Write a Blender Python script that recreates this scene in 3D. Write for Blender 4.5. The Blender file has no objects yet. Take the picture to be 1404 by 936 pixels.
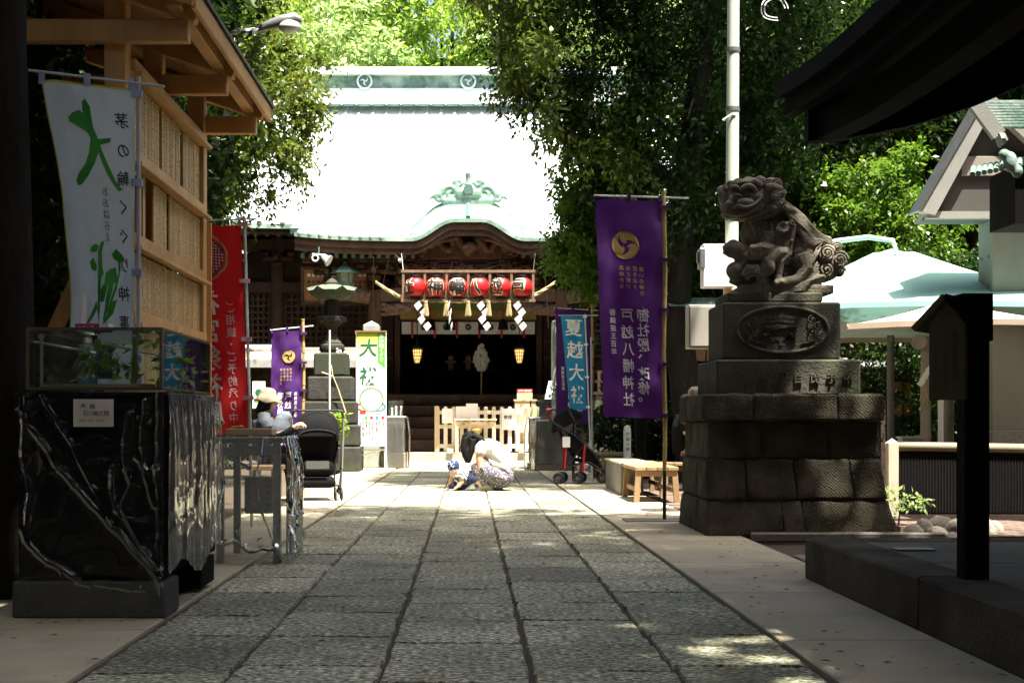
import bpy, bmesh, math, random
import numpy as np
from mathutils import Vector, Matrix, noise as mnoise

random.seed(7)
RNG = np.random.default_rng(11)
PI = math.pi
sc = bpy.context.scene
COL = sc.collection

# ------------------------------------------------------------------ camera, sky, sun, exposure
FPX, CAMH, VPX, VPY = 1950.0, 0.9, 642.0, 578.0      # focal length in photo pixels, lens height, vanishing point
cam_d = bpy.data.cameras.new('camera')
cam_d.sensor_width = 36.0
cam_d.lens = 36.0 * FPX / 1404.0
cam_d.shift_x = (702.0 - VPX) / 1404.0
cam_d.shift_y = (VPY - 468.0) / 1404.0
cam_d.clip_start = 0.05
cam_d.clip_end = 600.0
cam = bpy.data.objects.new('camera', cam_d)
COL.objects.link(cam)
cam.location = (0, 0, CAMH)
cam.rotation_euler = (PI / 2, 0, 0)
sc.camera = cam

SUN = Vector((0.18, -0.27, 0.95)).normalized()          # direction towards the sun
SUN_EL = math.asin(SUN.z)
SUN_AZ = math.atan2(SUN.x, SUN.y)
world = bpy.data.worlds.new('World')
sc.world = world
world.use_nodes = True
wn = world.node_tree.nodes
wl = world.node_tree.links
wn.clear()
sky = wn.new('ShaderNodeTexSky')
sky.sky_type = 'NISHITA'
sky.sun_disc = False
sky.sun_elevation = SUN_EL
sky.sun_rotation = SUN_AZ
sky.air_density = 0.7
sky.dust_density = 5.0
sky.ozone_density = 0.3
bg = wn.new('ShaderNodeBackground')
bg.inputs['Strength'].default_value = 0.10
wo = wn.new('ShaderNodeOutputWorld')
wl.new(sky.outputs[0], bg.inputs[0])
wl.new(bg.outputs[0], wo.inputs[0])
sun_d = bpy.data.lights.new('sun', 'SUN')
sun_d.energy = 5.0
sun_d.angle = math.radians(0.53)
sun_d.color = (1.0, 0.95, 0.86)
sun = bpy.data.objects.new('sun', sun_d)
COL.objects.link(sun)
sun.rotation_euler = (-SUN).to_track_quat('-Z', 'Y').to_euler()
sun.location = (10, -10, 30)
sc.view_settings.view_transform = 'Standard'
sc.view_settings.look = 'None'
sc.view_settings.gamma = 1.0
sc.view_settings.use_curve_mapping = False
sc.view_settings.exposure = 2.25
sc.cycles.use_denoising = True
sc.cycles.max_bounces = 6
sc.cycles.diffuse_bounces = 3
sc.cycles.glossy_bounces = 3
sc.cycles.transmission_bounces = 4
sc.cycles.transparent_max_bounces = 12
sc.cycles.caustics_reflective = False
sc.cycles.caustics_refractive = False

# ------------------------------------------------------------------ measuring helpers
def GY(py): return FPX * CAMH / (py - VPY)                 # distance of a point on the ground
def PX(px, Y): return (px - VPX) * Y / FPX
def PZ(py, Y): return CAMH + (VPY - py) * Y / FPX
def lerp(a, b, t): return a + (b - a) * t
def sstep(a, b, x):
    t = min(1.0, max(0.0, (x - a) / (b - a)))
    return t * t * (3 - 2 * t)

# ------------------------------------------------------------------ materials
MATS = {}
def mat(name, c, rough=0.7, var=0.25, scale=6.0, bump=0.0, bscale=None, metal=0.0, spec=0.4, objvar=0.0,
        c2=None, c2scale=1.5, c2lo=0.45, c2hi=0.65, stretch=None, speck=None, coat=0.0, detail=5.0, trans=0.0):
    """principled paint/stone/wood: colour noise, optional second colour in patches, optional specks, optional bump"""
    if name in MATS: return MATS[name]
    m = bpy.data.materials.new(name); m.use_nodes = True
    nt = m.node_tree; N = nt.nodes; L = nt.links
    p = N['Principled BSDF']
    p.inputs['Roughness'].default_value = rough
    p.inputs['Metallic'].default_value = metal
    p.inputs['Specular IOR Level'].default_value = spec
    p.inputs['Coat Weight'].default_value = coat
    tc = N.new('ShaderNodeTexCoord'); mp = N.new('ShaderNodeMapping')
    L.new(tc.outputs['Object'], mp.inputs['Vector'])
    if stretch: mp.inputs['Scale'].default_value = stretch
    if objvar:
        oi = N.new('ShaderNodeObjectInfo'); sc_ = N.new('ShaderNodeVectorMath'); sc_.operation = 'SCALE'
        cmb = N.new('ShaderNodeCombineXYZ')
        for k in range(3): L.new(oi.outputs['Random'], cmb.inputs[k])
        L.new(cmb.outputs[0], sc_.inputs[0]); sc_.inputs['Scale'].default_value = 37.0
        L.new(sc_.outputs[0], mp.inputs['Location'])
    nz = N.new('ShaderNodeTexNoise'); nz.inputs['Scale'].default_value = scale
    nz.inputs['Detail'].default_value = detail; nz.inputs['Roughness'].default_value = 0.65
    L.new(mp.outputs[0], nz.inputs['Vector'])
    rp = N.new('ShaderNodeValToRGB')
    rp.color_ramp.elements[0].position = 0.3; rp.color_ramp.elements[1].position = 0.7
    rp.color_ramp.elements[0].color = tuple(x * (1 - var) for x in c) + (1,)
    rp.color_ramp.elements[1].color = tuple(min(1, x * (1 + var)) for x in c) + (1,)
    L.new(nz.outputs[0], rp.inputs[0])
    out = rp.outputs[0]
    def mix(fac, a, b, mode='MIX'):
        mx = N.new('ShaderNodeMix'); mx.data_type = 'RGBA'; mx.blend_type = mode
        if isinstance(fac, float): mx.inputs['Factor'].default_value = fac
        else: L.new(fac, mx.inputs['Factor'])
        L.new(a, mx.inputs['A'])
        if isinstance(b, tuple): mx.inputs['B'].default_value = b
        else: L.new(b, mx.inputs['B'])
        return mx.outputs['Result']
    if c2:
        n2 = N.new('ShaderNodeTexNoise'); n2.inputs['Scale'].default_value = c2scale; n2.inputs['Detail'].default_value = 4
        L.new(mp.outputs[0], n2.inputs['Vector'])
        r2 = N.new('ShaderNodeMapRange'); r2.inputs['From Min'].default_value = c2lo; r2.inputs['From Max'].default_value = c2hi
        L.new(n2.outputs[0], r2.inputs['Value'])
        out = mix(r2.outputs[0], out, tuple(c2) + (1,))
    if speck:
        n3 = N.new('ShaderNodeTexNoise'); n3.inputs['Scale'].default_value = speck[0]; n3.inputs['Detail'].default_value = 2
        L.new(mp.outputs[0], n3.inputs['Vector'])
        r3 = N.new('ShaderNodeMapRange'); r3.inputs['From Min'].default_value = speck[2]; r3.inputs['From Max'].default_value = speck[2] + 0.08
        L.new(n3.outputs[0], r3.inputs['Value'])
        out = mix(r3.outputs[0], out, tuple(speck[1]) + (1,))
    if objvar:
        mr = N.new('ShaderNodeMapRange'); mr.inputs['To Min'].default_value = 1 - objvar; mr.inputs['To Max'].default_value = 1 + objvar
        L.new(oi.outputs['Random'], mr.inputs['Value'])
        hs = N.new('ShaderNodeHueSaturation'); L.new(mr.outputs[0], hs.inputs['Value']); L.new(out, hs.inputs['Color'])
        out = hs.outputs[0]
    L.new(out, p.inputs['Base Color'])
    if bump:
        nb = N.new('ShaderNodeTexNoise'); nb.inputs['Scale'].default_value = bscale or scale * 3; nb.inputs['Detail'].default_value = 6
        L.new(mp.outputs[0], nb.inputs['Vector'])
        b = N.new('ShaderNodeBump'); b.inputs['Strength'].default_value = min(1.0, bump); b.inputs['Distance'].default_value = 0.02
        L.new(nb.outputs[0], b.inputs['Height']); L.new(b.outputs[0], p.inputs['Normal'])
    if trans:
        tr = N.new('ShaderNodeBsdfTranslucent'); ms = N.new('ShaderNodeMixShader'); ms.inputs[0].default_value = trans
        L.new(out, tr.inputs[0]); L.new(p.outputs[0], ms.inputs[1]); L.new(tr.outputs[0], ms.inputs[2])
        L.new(ms.outputs[0], N['Material Output'].inputs[0])
    MATS[name] = m
    return m

def leafmat(name, dark, light, trans=0.4, gloss=0.08):
    if name in MATS: return MATS[name]
    m = bpy.data.materials.new(name); m.use_nodes = True
    N = m.node_tree.nodes; L = m.node_tree.links; N.clear()
    at = N.new('ShaderNodeAttribute'); at.attribute_name = 'tone'
    rp = N.new('ShaderNodeValToRGB')
    rp.color_ramp.elements[0].color = tuple(dark) + (1,); rp.color_ramp.elements[1].color = tuple(light) + (1,)
    e = rp.color_ramp.elements.new(0.94); e.color = tuple(light) + (1,)
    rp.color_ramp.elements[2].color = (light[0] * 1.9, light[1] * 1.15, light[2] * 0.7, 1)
    L.new(at.outputs['Fac'], rp.inputs[0])
    df = N.new('ShaderNodeBsdfDiffuse'); tr = N.new('ShaderNodeBsdfTranslucent'); gl = N.new('ShaderNodeBsdfGlossy')
    gl.inputs['Roughness'].default_value = 0.32
    hs = N.new('ShaderNodeHueSaturation'); hs.inputs['Value'].default_value = 1.35; hs.inputs['Hue'].default_value = 0.485
    L.new(rp.outputs[0], df.inputs[0]); L.new(rp.outputs[0], hs.inputs['Color']); L.new(hs.outputs[0], tr.inputs[0])
    m1 = N.new('ShaderNodeMixShader'); m1.inputs[0].default_value = trans
    L.new(df.outputs[0], m1.inputs[1]); L.new(tr.outputs[0], m1.inputs[2])
    m2 = N.new('ShaderNodeMixShader'); m2.inputs[0].default_value = gloss
    L.new(m1.outputs[0], m2.inputs[1]); L.new(gl.outputs[0], m2.inputs[2])
    o = N.new('ShaderNodeOutputMaterial'); L.new(m2.outputs[0], o.inputs[0])
    MATS[name] = m
    return m

def filmmat(name, tint=(0.93, 0.95, 0.92), gloss=0.12, rough=0.07, haze=0.06, fres=1.0, bscale=9.0, bump=0.35, stretch=(1, 1, 0.35)):
    """clear plastic film / glass sheet: see-through with Fresnel gloss and a little milky haze"""
    if name in MATS: return MATS[name]
    m = bpy.data.materials.new(name); m.use_nodes = True
    N = m.node_tree.nodes; L = m.node_tree.links; N.clear()
    t = N.new('ShaderNodeBsdfTransparent'); t.inputs[0].default_value = tuple(tint) + (1,)
    g = N.new('ShaderNodeBsdfGlossy'); g.inputs['Roughness'].default_value = rough
    d = N.new('ShaderNodeBsdfDiffuse'); d.inputs[0].default_value = (0.75, 0.76, 0.72, 1)
    fr = N.new('ShaderNodeFresnel'); fr.inputs[0].default_value = 1.5
    ad = N.new('ShaderNodeMath'); ad.operation = 'ADD'; ad.use_clamp = True; ad.inputs[1].default_value = gloss
    fm = N.new('ShaderNodeMath'); fm.operation = 'MULTIPLY'; fm.inputs[1].default_value = fres
    L.new(fr.outputs[0], fm.inputs[0]); L.new(fm.outputs[0], ad.inputs[0])
    m0 = N.new('ShaderNodeMixShader'); m0.inputs[0].default_value = haze
    L.new(t.outputs[0], m0.inputs[1]); L.new(d.outputs[0], m0.inputs[2])
    m1 = N.new('ShaderNodeMixShader'); L.new(ad.outputs[0], m1.inputs[0])
    L.new(m0.outputs[0], m1.inputs[1]); L.new(g.outputs[0], m1.inputs[2])
    if bump:
        tc = N.new('ShaderNodeTexCoord'); mp = N.new('ShaderNodeMapping'); mp.inputs['Scale'].default_value = stretch
        L.new(tc.outputs['Object'], mp.inputs[0])
        nz = N.new('ShaderNodeTexNoise'); nz.inputs['Scale'].default_value = bscale; nz.inputs['Detail'].default_value = 3
        nz.inputs['Distortion'].default_value = 1.2
        L.new(mp.outputs[0], nz.inputs['Vector'])
        b = N.new('ShaderNodeBump'); b.inputs['Strength'].default_value = bump; b.inputs['Distance'].default_value = 0.05
        L.new(nz.outputs[0], b.inputs['Height']); L.new(b.outputs[0], g.inputs['Normal']); L.new(b.outputs[0], fr.inputs['Normal'])
    o = N.new('ShaderNodeOutputMaterial'); L.new(m1.outputs[0], o.inputs[0])
    MATS[name] = m
    return m

def glowmat(name, c, strength):
    if name in MATS: return MATS[name]
    m = bpy.data.materials.new(name); m.use_nodes = True
    p = m.node_tree.nodes['Principled BSDF']
    p.inputs['Base Color'].default_value = tuple(c) + (1,)
    p.inputs['Emission Color'].default_value = tuple(c) + (1,)
    p.inputs['Emission Strength'].default_value = strength
    MATS[name] = m
    return m

# ------------------------------------------------------------------ objects
def tag(o, label=None, cat=None, group=None, kind=None):
    if label: o['label'] = label
    if cat: o['category'] = cat
    if group: o['group'] = group
    if kind: o['kind'] = kind
    return o
def thing(name, label, cat, loc=(0, 0, 0), rz=0.0, group=None):
    o = bpy.data.objects.new(name, None)
    COL.objects.link(o)
    o.empty_display_size = 0.2
    o.location = loc; o.rotation_euler = (0, 0, rz)
    return tag(o, label, cat, group)
def link(name, me, parent=None):
    o = bpy.data.objects.new(name, me)
    COL.objects.link(o)
    if parent is not None: o.parent = parent
    return o
def dup(root, loc=None, rz=None, label=None, group=None, parent=None):
    r = root.copy(); COL.objects.link(r)
    if parent is not None: r.parent = parent
    if loc is not None: r.location = loc
    if rz is not None: r.rotation_euler = (0, 0, rz)
    if label: r['label'] = label
    if group: r['group'] = group
    for ch in list(root.children):
        dup(ch, parent=r)
    return r

class G:
    """collects verts and faces of ONE part"""
    def __init__(s): s.v = []; s.f = []
    def add(s, vs, fs):
        b = len(s.v); s.v += [tuple(v) for v in vs]; s.f += [tuple(i + b for i in f) for f in fs]; return s
    def box(s, c, d, rz=0.0, ch=0.0, M=None):
        x, y, z = d[0] / 2, d[1] / 2, d[2] / 2
        ch = min(ch, x * .9, y * .9, z * .9)
        if ch <= 0:
            vs = [(i * x, j * y, k * z) for k in (-1, 1) for j in (-1, 1) for i in (-1, 1)]
            fs = [(0, 2, 3, 1), (4, 5, 7, 6), (0, 1, 5, 4), (2, 6, 7, 3), (0, 4, 6, 2), (1, 3, 7, 5)]
        else:
            vs = []; idx = {}
            for k in (-1, 1):
                for j in (-1, 1):
                    for i in (-1, 1):
                        for a in range(3):
                            idx[(i, j, k, a)] = len(vs)
                            p = [i * x, j * y, k * z]
                            for b in range(3):
                                if b != a: p[b] -= ch * (i, j, k)[b]
                            vs.append(tuple(p))
            fs = []
            def q(a, b, c_, d_): fs.append((a, b, c_, d_))
            for k in (-1, 1):
                o = [(-1, -1), (1, -1), (1, 1), (-1, 1)]
                f = [idx[(i, j, k, 2)] for i, j in o]; fs.append(tuple(f if k > 0 else f[::-1]))
                f = [idx[(k, i, j, 0)] for i, j in o]; fs.append(tuple(f if k > 0 else f[::-1]))
                f = [idx[(i, k, j, 1)] for i, j in o]; fs.append(tuple(f[::-1] if k > 0 else f))
            for i in (-1, 1):
                for j in (-1, 1):
                    q(idx[(i, j, -1, 0)], idx[(i, j, 1, 0)], idx[(i, j, 1, 1)], idx[(i, j, -1, 1)])
                    q(idx[(i, -1, j, 0)], idx[(i, 1, j, 0)], idx[(i, 1, j, 2)], idx[(i, -1, j, 2)])
                    q(idx[(-1, i, j, 1)], idx[(1, i, j, 1)], idx[(1, i, j, 2)], idx[(-1, i, j, 2)])
                    for k in (-1, 1):
                        fs.append((idx[(i, j, k, 0)], idx[(i, j, k, 1)], idx[(i, j, k, 2)]))
        if M is not None:
            vs = [M @ Vector(v) for v in vs]
        else:
            cr, sr = math.cos(rz), math.sin(rz)
            vs = [(c[0] + v[0] * cr - v[1] * sr, c[1] + v[0] * sr + v[1] * cr, c[2] + v[2]) for v in vs]
        return s.add(vs, fs)
    def bar(s, a, b, w, h, up=(0, 0, 1), ch=0.0):
        a = Vector(a); b = Vector(b); d = b - a; L = d.length; d.normalize()
        x = d.cross(Vector(up))
        if x.length < 1e-4: x = Vector((1, 0, 0))
        x.normalize(); z = x.cross(d)
        M = Matrix((x, d, z)).transposed().to_4x4(); M.translation = (a + b) / 2
        return s.box(None, (w, L, h), ch=ch, M=M)
    def tube(s, pts, r, n=8, cap=True, flat=1.0):
        pts = [Vector(p) for p in pts]
        rs = r if isinstance(r, (list, tuple)) else [r] * len(pts)
        vs = []; fs = []; px = None
        for i, p in enumerate(pts):
            d = (pts[min(i + 1, len(pts) - 1)] - pts[max(i - 1, 0)])
            if d.length < 1e-9: d = Vector((0, 0, 1))
            d.normalize()
            if px is None:
                px = d.cross(Vector((0, 1, 0)) if abs(d.y) < 0.9 else Vector((1, 0, 0)))
            else:
                px = px - d * px.dot(d)
            if px.length < 1e-6: px = d.orthogonal()
            px.normalize(); py = d.cross(px)
            for k in range(n):
                a = 2 * PI * k / n
                vs.append(p + (px * math.cos(a) + py * math.sin(a) * flat) * rs[i])
        for i in range(len(pts) - 1):
            for k in range(n):
                k2 = (k + 1) % n
                fs.append((i * n + k, i * n + k2, (i + 1) * n + k2, (i + 1) * n + k))
        if cap:
            fs.append(tuple(range(n))[::-1]); fs.append(tuple(range((len(pts) - 1) * n, len(pts) * n)))
        return s.add(vs, fs)
    def lathe(s, prof, n=16, c=(0, 0, 0), sx=1.0, sy=1.0, rz=0.0):
        vs = []; fs = []
        for (r, z) in prof:
            for k in range(n):
                a = 2 * PI * k / n + rz
                vs.append((c[0] + r * math.cos(a) * sx, c[1] + r * math.sin(a) * sy, c[2] + z))
        m = len(prof)
        for i in range(m - 1):
            for k in range(n):
                k2 = (k + 1) % n
                fs.append((i * n + k, i * n + k2, (i + 1) * n + k2, (i + 1) * n + k))
        fs.append(tuple(range(n))[::-1]); fs.append(tuple(range((m - 1) * n, m * n)))
        return s.add(vs, fs)
    def ell(s, c, r, n=12, m=8, R=None):
        vs = []; fs = []
        r = r if isinstance(r, (list, tuple)) else (r, r, r)
        for i in range(m + 1):
            t = PI * i / m
            for k in range(n):
                a = 2 * PI * k / n
                p = Vector((r[0] * math.sin(t) * math.cos(a), r[1] * math.sin(t) * math.sin(a), r[2] * math.cos(t)))
                if R is not None: p = R @ p
                vs.append((c[0] + p.x, c[1] + p.y, c[2] + p.z))
        for i in range(m):
            for k in range(n):
                k2 = (k + 1) % n
                fs.append((i * n + k, (i + 1) * n + k, (i + 1) * n + k2, i * n + k2))
        return s.add(vs, fs)
    def prism(s, out, a, b):
        """outline list of (u,v); a,b functions (u,v)->xyz for the two caps"""
        n = len(out)
        vs = [a(u, v) for u, v in out] + [b(u, v) for u, v in out]
        fs = [tuple(range(n)), tuple(range(n, 2 * n))[::-1]] + [(i, i + n, (i + 1) % n + n, (i + 1) % n) for i in range(n)]
        return s.add(vs, fs)
    def grid(s, fn, nu, nv, closed=False):
        vs = [fn(i / nu, j / nv) for j in range(nv + 1) for i in range(nu + 1)]
        fs = [(j * (nu + 1) + i, j * (nu + 1) + i + 1, (j + 1) * (nu + 1) + i + 1, (j + 1) * (nu + 1) + i) for j in range(nv) for i in range(nu)]
        return s.add(vs, fs)
    def mesh(s, name, m=None, smooth=False, sub=0.0):
        me = bpy.data.meshes.new(name)
        me.from_pydata([tuple(v) for v in s.v], [], s.f)
        bm = bmesh.new(); bm.from_mesh(me)
        bmesh.ops.remove_doubles(bm, verts=bm.verts, dist=1e-5)
        bmesh.ops.recalc_face_normals(bm, faces=bm.faces)
        bm.to_mesh(me); bm.free()
        if m is not None: me.materials.append(m)
        if smooth:
            me.polygons.foreach_set('use_smooth', [True] * len(me.polygons))
            if smooth != 'all': me.set_sharp_from_angle(angle=math.radians(40))
        return me
    def build(s, name, m, parent=None, smooth=False):
        return link(name, s.mesh(name, m, smooth), parent)

TMP = bpy.data.scenes.new('tmp')               # small side scene: evaluating there does not touch the big one
def evaluated_mesh(o):
    vl = TMP.view_layers[0]; vl.update()
    return bpy.data.meshes.new_from_object(o.evaluated_get(vl.depsgraph))
def blob(name, g, voxel, m, parent=None, smooth=6, factor=0.5, keep=None):
    """fuse the overlapping shapes in g into one continuous skin"""
    me = g.mesh(name + '_raw')
    o = bpy.data.objects.new(name + '_raw', me); TMP.collection.objects.link(o)
    r = o.modifiers.new('r', 'REMESH'); r.mode = 'VOXEL'; r.voxel_size = voxel; r.use_smooth_shade = True
    if smooth:
        q = o.modifiers.new('s', 'SMOOTH'); q.iterations = smooth; q.factor = factor
    me2 = evaluated_mesh(o)
    me2.name = name
    bpy.data.objects.remove(o); bpy.data.meshes.remove(me)
    me2.materials.clear(); me2.materials.append(m)
    me2.polygons.foreach_set('use_smooth', [True] * len(me2.polygons))
    return link(name, me2, parent)

# ------------------------------------------------------------------ writing
GLY = {}
def glyph(ch, bold=0.0):
    k = (ch, bold)
    if k in GLY: return GLY[k]
    c = bpy.data.curves.new('g', 'FONT'); c.body = ch; c.size = 1.0; c.resolution_u = 3; c.offset = bold
    o = bpy.data.objects.new('g', c); TMP.collection.objects.link(o)
    me = evaluated_mesh(o)
    bm = bmesh.new(); bm.from_mesh(me); bmesh.ops.triangulate(bm, faces=bm.faces)
    bmesh.ops.subdivide_edges(bm, edges=[e for e in bm.edges if e.calc_length() > .22], cuts=1); bmesh.ops.triangulate(bm, faces=bm.faces); bm.to_mesh(me); bm.free()
    vs = [(v.co.x, v.co.y) for v in me.vertices]; fs = [tuple(p.vertices) for p in me.polygons]
    bpy.data.objects.remove(o); bpy.data.curves.remove(c); bpy.data.meshes.remove(me)
    adv = 1.0
    if vs:
        xs = [v[0] for v in vs]
        full = ord(ch) > 0x2e00
        cx = 0.5 if full and len(ch) == 1 else (min(xs) + max(xs)) / 2
        if ch in '、。': vs = [(x - 0.5 + 0.55, y + 0.12) for x, y in vs]
        else: vs = [(x - (min(xs) + max(xs)) / 2 * 0.7 - cx * 0.3, y - 0.36) for x, y in vs]
    GLY[k] = (vs, fs)
    return GLY[k]
def write_col(g, fn, s, u, v, w, h, step, mirror=False, bold=0.02, shear=0.06, jit=0.0):
    """a column of characters: fn(u_metres, v_metres) -> xyz, u right, v down"""
    bold = min(bold, .016)
    for i, ch in enumerate(s):
        vs, fs = glyph(ch, bold)
        jx = random.uniform(-jit, jit)
        out = []
        for x, y in vs:
            x2 = x + y * shear
            if mirror: x2 = -x2
            out.append(fn(u + (x2 + jx) * w, v + i * step - y * h))
        g.add(out, fs)
def write_parts(name, fn, s, u, v, w, h, step, m, parent, mirror=False, bold=0.012, shear=0.06):
    """like write_col, each character a part of its own"""
    for i, ch in enumerate(s):
        g = G(); write_col(g, fn, ch, u, v + i * step, w, h, step, mirror, bold, shear); g.build(name, m, parent)
def write_row(g, fn, s, u, v, w, h, step, bold=0.02):
    for i, ch in enumerate(s):
        vs, fs = glyph(ch, bold)
        g.add([fn(u + i * step + x * w, v - y * h) for x, y in vs], fs)
# ------------------------------------------------------------------ ground, path, pavements
m_dirt = mat('earth', (0.085, 0.062, 0.045), 0.95, 0.35, 3.0, 0.5, 40, c2=(0.05, 0.042, 0.03), c2scale=0.8)
m_joint = mat('joint_soil', (0.075, 0.055, 0.036), 0.98, 0.4, 20, 0.5, 60)
m_conc = mat('pavement_concrete', (0.43, 0.375, 0.25), 0.85, 0.16, 2.5, 0.25, 120, objvar=0.05,
             c2=(0.30, 0.26, 0.165), c2scale=1.1, c2lo=0.5, c2hi=0.75, speck=(240, (0.17, 0.15, 0.12), 0.62))
m_brick = mat('red_paving', (0.125, 0.085, 0.062), 0.9, 0.3, 6, 0.3, 60, objvar=0.18)

def slabmat():
    m = bpy.data.materials.new('hammered_granite'); m.use_nodes = True
    N = m.node_tree.nodes; L = m.node_tree.links; p = N['Principled BSDF']
    p.inputs['Roughness'].default_value = 0.75; p.inputs['Specular IOR Level'].default_value = 0.35
    ge = N.new('ShaderNodeNewGeometry')
    oi = N.new('ShaderNodeObjectInfo')
    def nz(scale, det, st=None):
        n = N.new('ShaderNodeTexNoise'); n.inputs['Scale'].default_value = scale; n.inputs['Detail'].default_value = det
        n.inputs['Roughness'].default_value = 0.6
        if st:
            mp = N.new('ShaderNodeMapping'); mp.inputs['Scale'].default_value = st
            L.new(ge.outputs['Position'], mp.inputs[0]); L.new(mp.outputs[0], n.inputs['Vector'])
        else: L.new(ge.outputs['Position'], n.inputs['Vector'])
        return n.outputs[0]
    def ramp(v, stops):
        r = N.new('ShaderNodeValToRGB'); els = r.color_ramp.elements
        while len(els) < len(stops): els.new(0.5)
        for e, (pos, c) in zip(els, stops): e.position = pos; e.color = tuple(c) + (1,)
        L.new(v, r.inputs[0]); return r.outputs[0]
    chip = nz(36, 6, (1.0, 1.4, 1))
    base = ramp(chip, [(0.36, (0.03, 0.031, 0.02)), (0.45, (0.19, 0.188, 0.135)), (0.54, (0.38, 0.375, 0.285)), (0.64, (0.86, 0.85, 0.73))])
    big = ramp(nz(1.3, 4), [(0.34, (0.62, 0.63, 0.50)), (0.66, (1.2, 1.17, 1.05))])
    mx = N.new('ShaderNodeMix'); mx.data_type = 'RGBA'; mx.blend_type = 'MULTIPLY'; mx.inputs['Factor'].default_value = 1
    L.new(base, mx.inputs['A']); L.new(big, mx.inputs['B'])
    moss = ramp(nz(4.5, 5), [(0.52, (0, 0, 0)), (0.72, (1, 1, 1))])
    m2 = N.new('ShaderNodeMix'); m2.data_type = 'RGBA'
    sc1 = N.new('ShaderNodeMath'); sc1.operation = 'MULTIPLY'; sc1.inputs[1].default_value = 0.5
    L.new(moss, sc1.inputs[0]); L.new(sc1.outputs[0], m2.inputs['Factor'])
    L.new(mx.outputs['Result'], m2.inputs['A']); m2.inputs['B'].default_value = (0.085, 0.095, 0.06, 1)
    st = ramp(nz(0.9, 6), [(0.52, (0, 0, 0)), (0.70, (1, 1, 1))])
    m3 = N.new('ShaderNodeMix'); m3.data_type = 'RGBA'; s3 = N.new('ShaderNodeMath'); s3.operation = 'MULTIPLY'; s3.inputs[1].default_value = 0.45
    L.new(st, s3.inputs[0]); L.new(s3.outputs[0], m3.inputs['Factor']); L.new(m2.outputs['Result'], m3.inputs['A']); m3.inputs['B'].default_value = (0.20, 0.165, 0.11, 1); m2 = m3
    hs = N.new('ShaderNodeHueSaturation'); mr = N.new('ShaderNodeMapRange')
    mr.inputs['To Min'].default_value = 0.72; mr.inputs['To Max'].default_value = 1.42
    L.new(oi.outputs['Random'], mr.inputs['Value']); L.new(mr.outputs[0], hs.inputs['Value']); L.new(m2.outputs['Result'], hs.inputs['Color'])
    L.new(hs.outputs[0], p.inputs['Base Color'])
    b = N.new('ShaderNodeBump'); b.inputs['Strength'].default_value = 0.9; b.inputs['Distance'].default_value = 0.02
    L.new(chip, b.inputs['Height'])
    b2 = N.new('ShaderNodeBump'); b2.inputs['Strength'].default_value = 0.5; b2.inputs['Distance'].default_value = 0.03
    L.new(nz(9, 4), b2.inputs['Height']); L.new(b.outputs[0], b2.inputs['Normal'])
    L.new(b2.outputs[0], p.inputs['Normal'])
    return m
m_slab = slabmat()

def sheet(name, x0, x1, y0, y1, z, m, n=1, parent=None):
    g = G(); g.grid(lambda u, v: (lerp(x0, x1, u), lerp(y0, y1, v), z), n, n)
    return g.build(name, m, parent)
tag(sheet('ground', -250, 250, -60, 400, -0.06, m_dirt), 'bare brown earth under the shrine trees', None, kind='structure')

path = tag(sheet('path', -1.39, 1.28, 2.0, 32.9, -0.016, m_joint), 'stone slab approach path to the shrine', None, kind='structure')
def slab_mesh(k):
    """a slab of 1 x 1 with wobbling edges and a rounded arris"""
    rg = random.Random(k * 91 + 3)
    n = 6
    ring = []
    for side in range(4):
        for i in range(n):
            t = -0.5 + i / n
            d = 0.5 - abs(rg.gauss(0, 0.011)) - (0.012 if i == 0 else 0)
            ring.append([(t, -d), (d, t), (-t, d), (-d, -t)][side])
    m_ = len(ring)
    vs = [(x, y, -0.9) for x, y in ring] + [(x, y, -0.22) for x, y in ring] + [(x * 0.982, y * 0.995, rg.uniform(-0.05, 0.03)) for x, y in ring] + [(0, 0, 0.02)]
    fs = []
    for r in range(2):
        for i in range(m_):
            j = (i + 1) % m_
            fs.append((r * m_ + i, r * m_ + j, (r + 1) * m_ + j, (r + 1) * m_ + i))
    for i in range(m_): fs.append((2 * m_ + i, 2 * m_ + (i + 1) % m_, 3 * m_))
    return G().add(vs, fs).mesh('paving_slab', m_slab)
SLABS = [slab_mesh(k) for k in range(8)]
XC = [-1.37, -0.852, -0.312, 0.231, 0.75, 1.262]
for c in range(5):
    rg = random.Random(40 + c)
    y = 2.0 + rg.uniform(0, 0.5)
    while y < 32.8:
        ln = rg.choice([0.62, 0.72, 0.74, 0.78, 0.9]) * (1.0 if y < 15 else 1.25)
        ln = min(ln, 32.9 - y)
        o = link('paving_slab', SLABS[rg.randrange(8)], path)
        w = XC[c + 1] - XC[c] - 0.007
        o.location = ((XC[c] + XC[c + 1]) / 2 + rg.gauss(0, 0.002), y + ln / 2, rg.uniform(-0.0025, 0.0025))
        o.scale = (w * rg.uniform(0.985, 1.0), max(0.1, ln - rg.choice([0.001, 0.002, 0.004, 0.012])), 0.05)
        o.rotation_euler = (rg.gauss(0, 0.0015), rg.gauss(0, 0.003), rg.gauss(0, 0.004))
        y += ln

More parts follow.
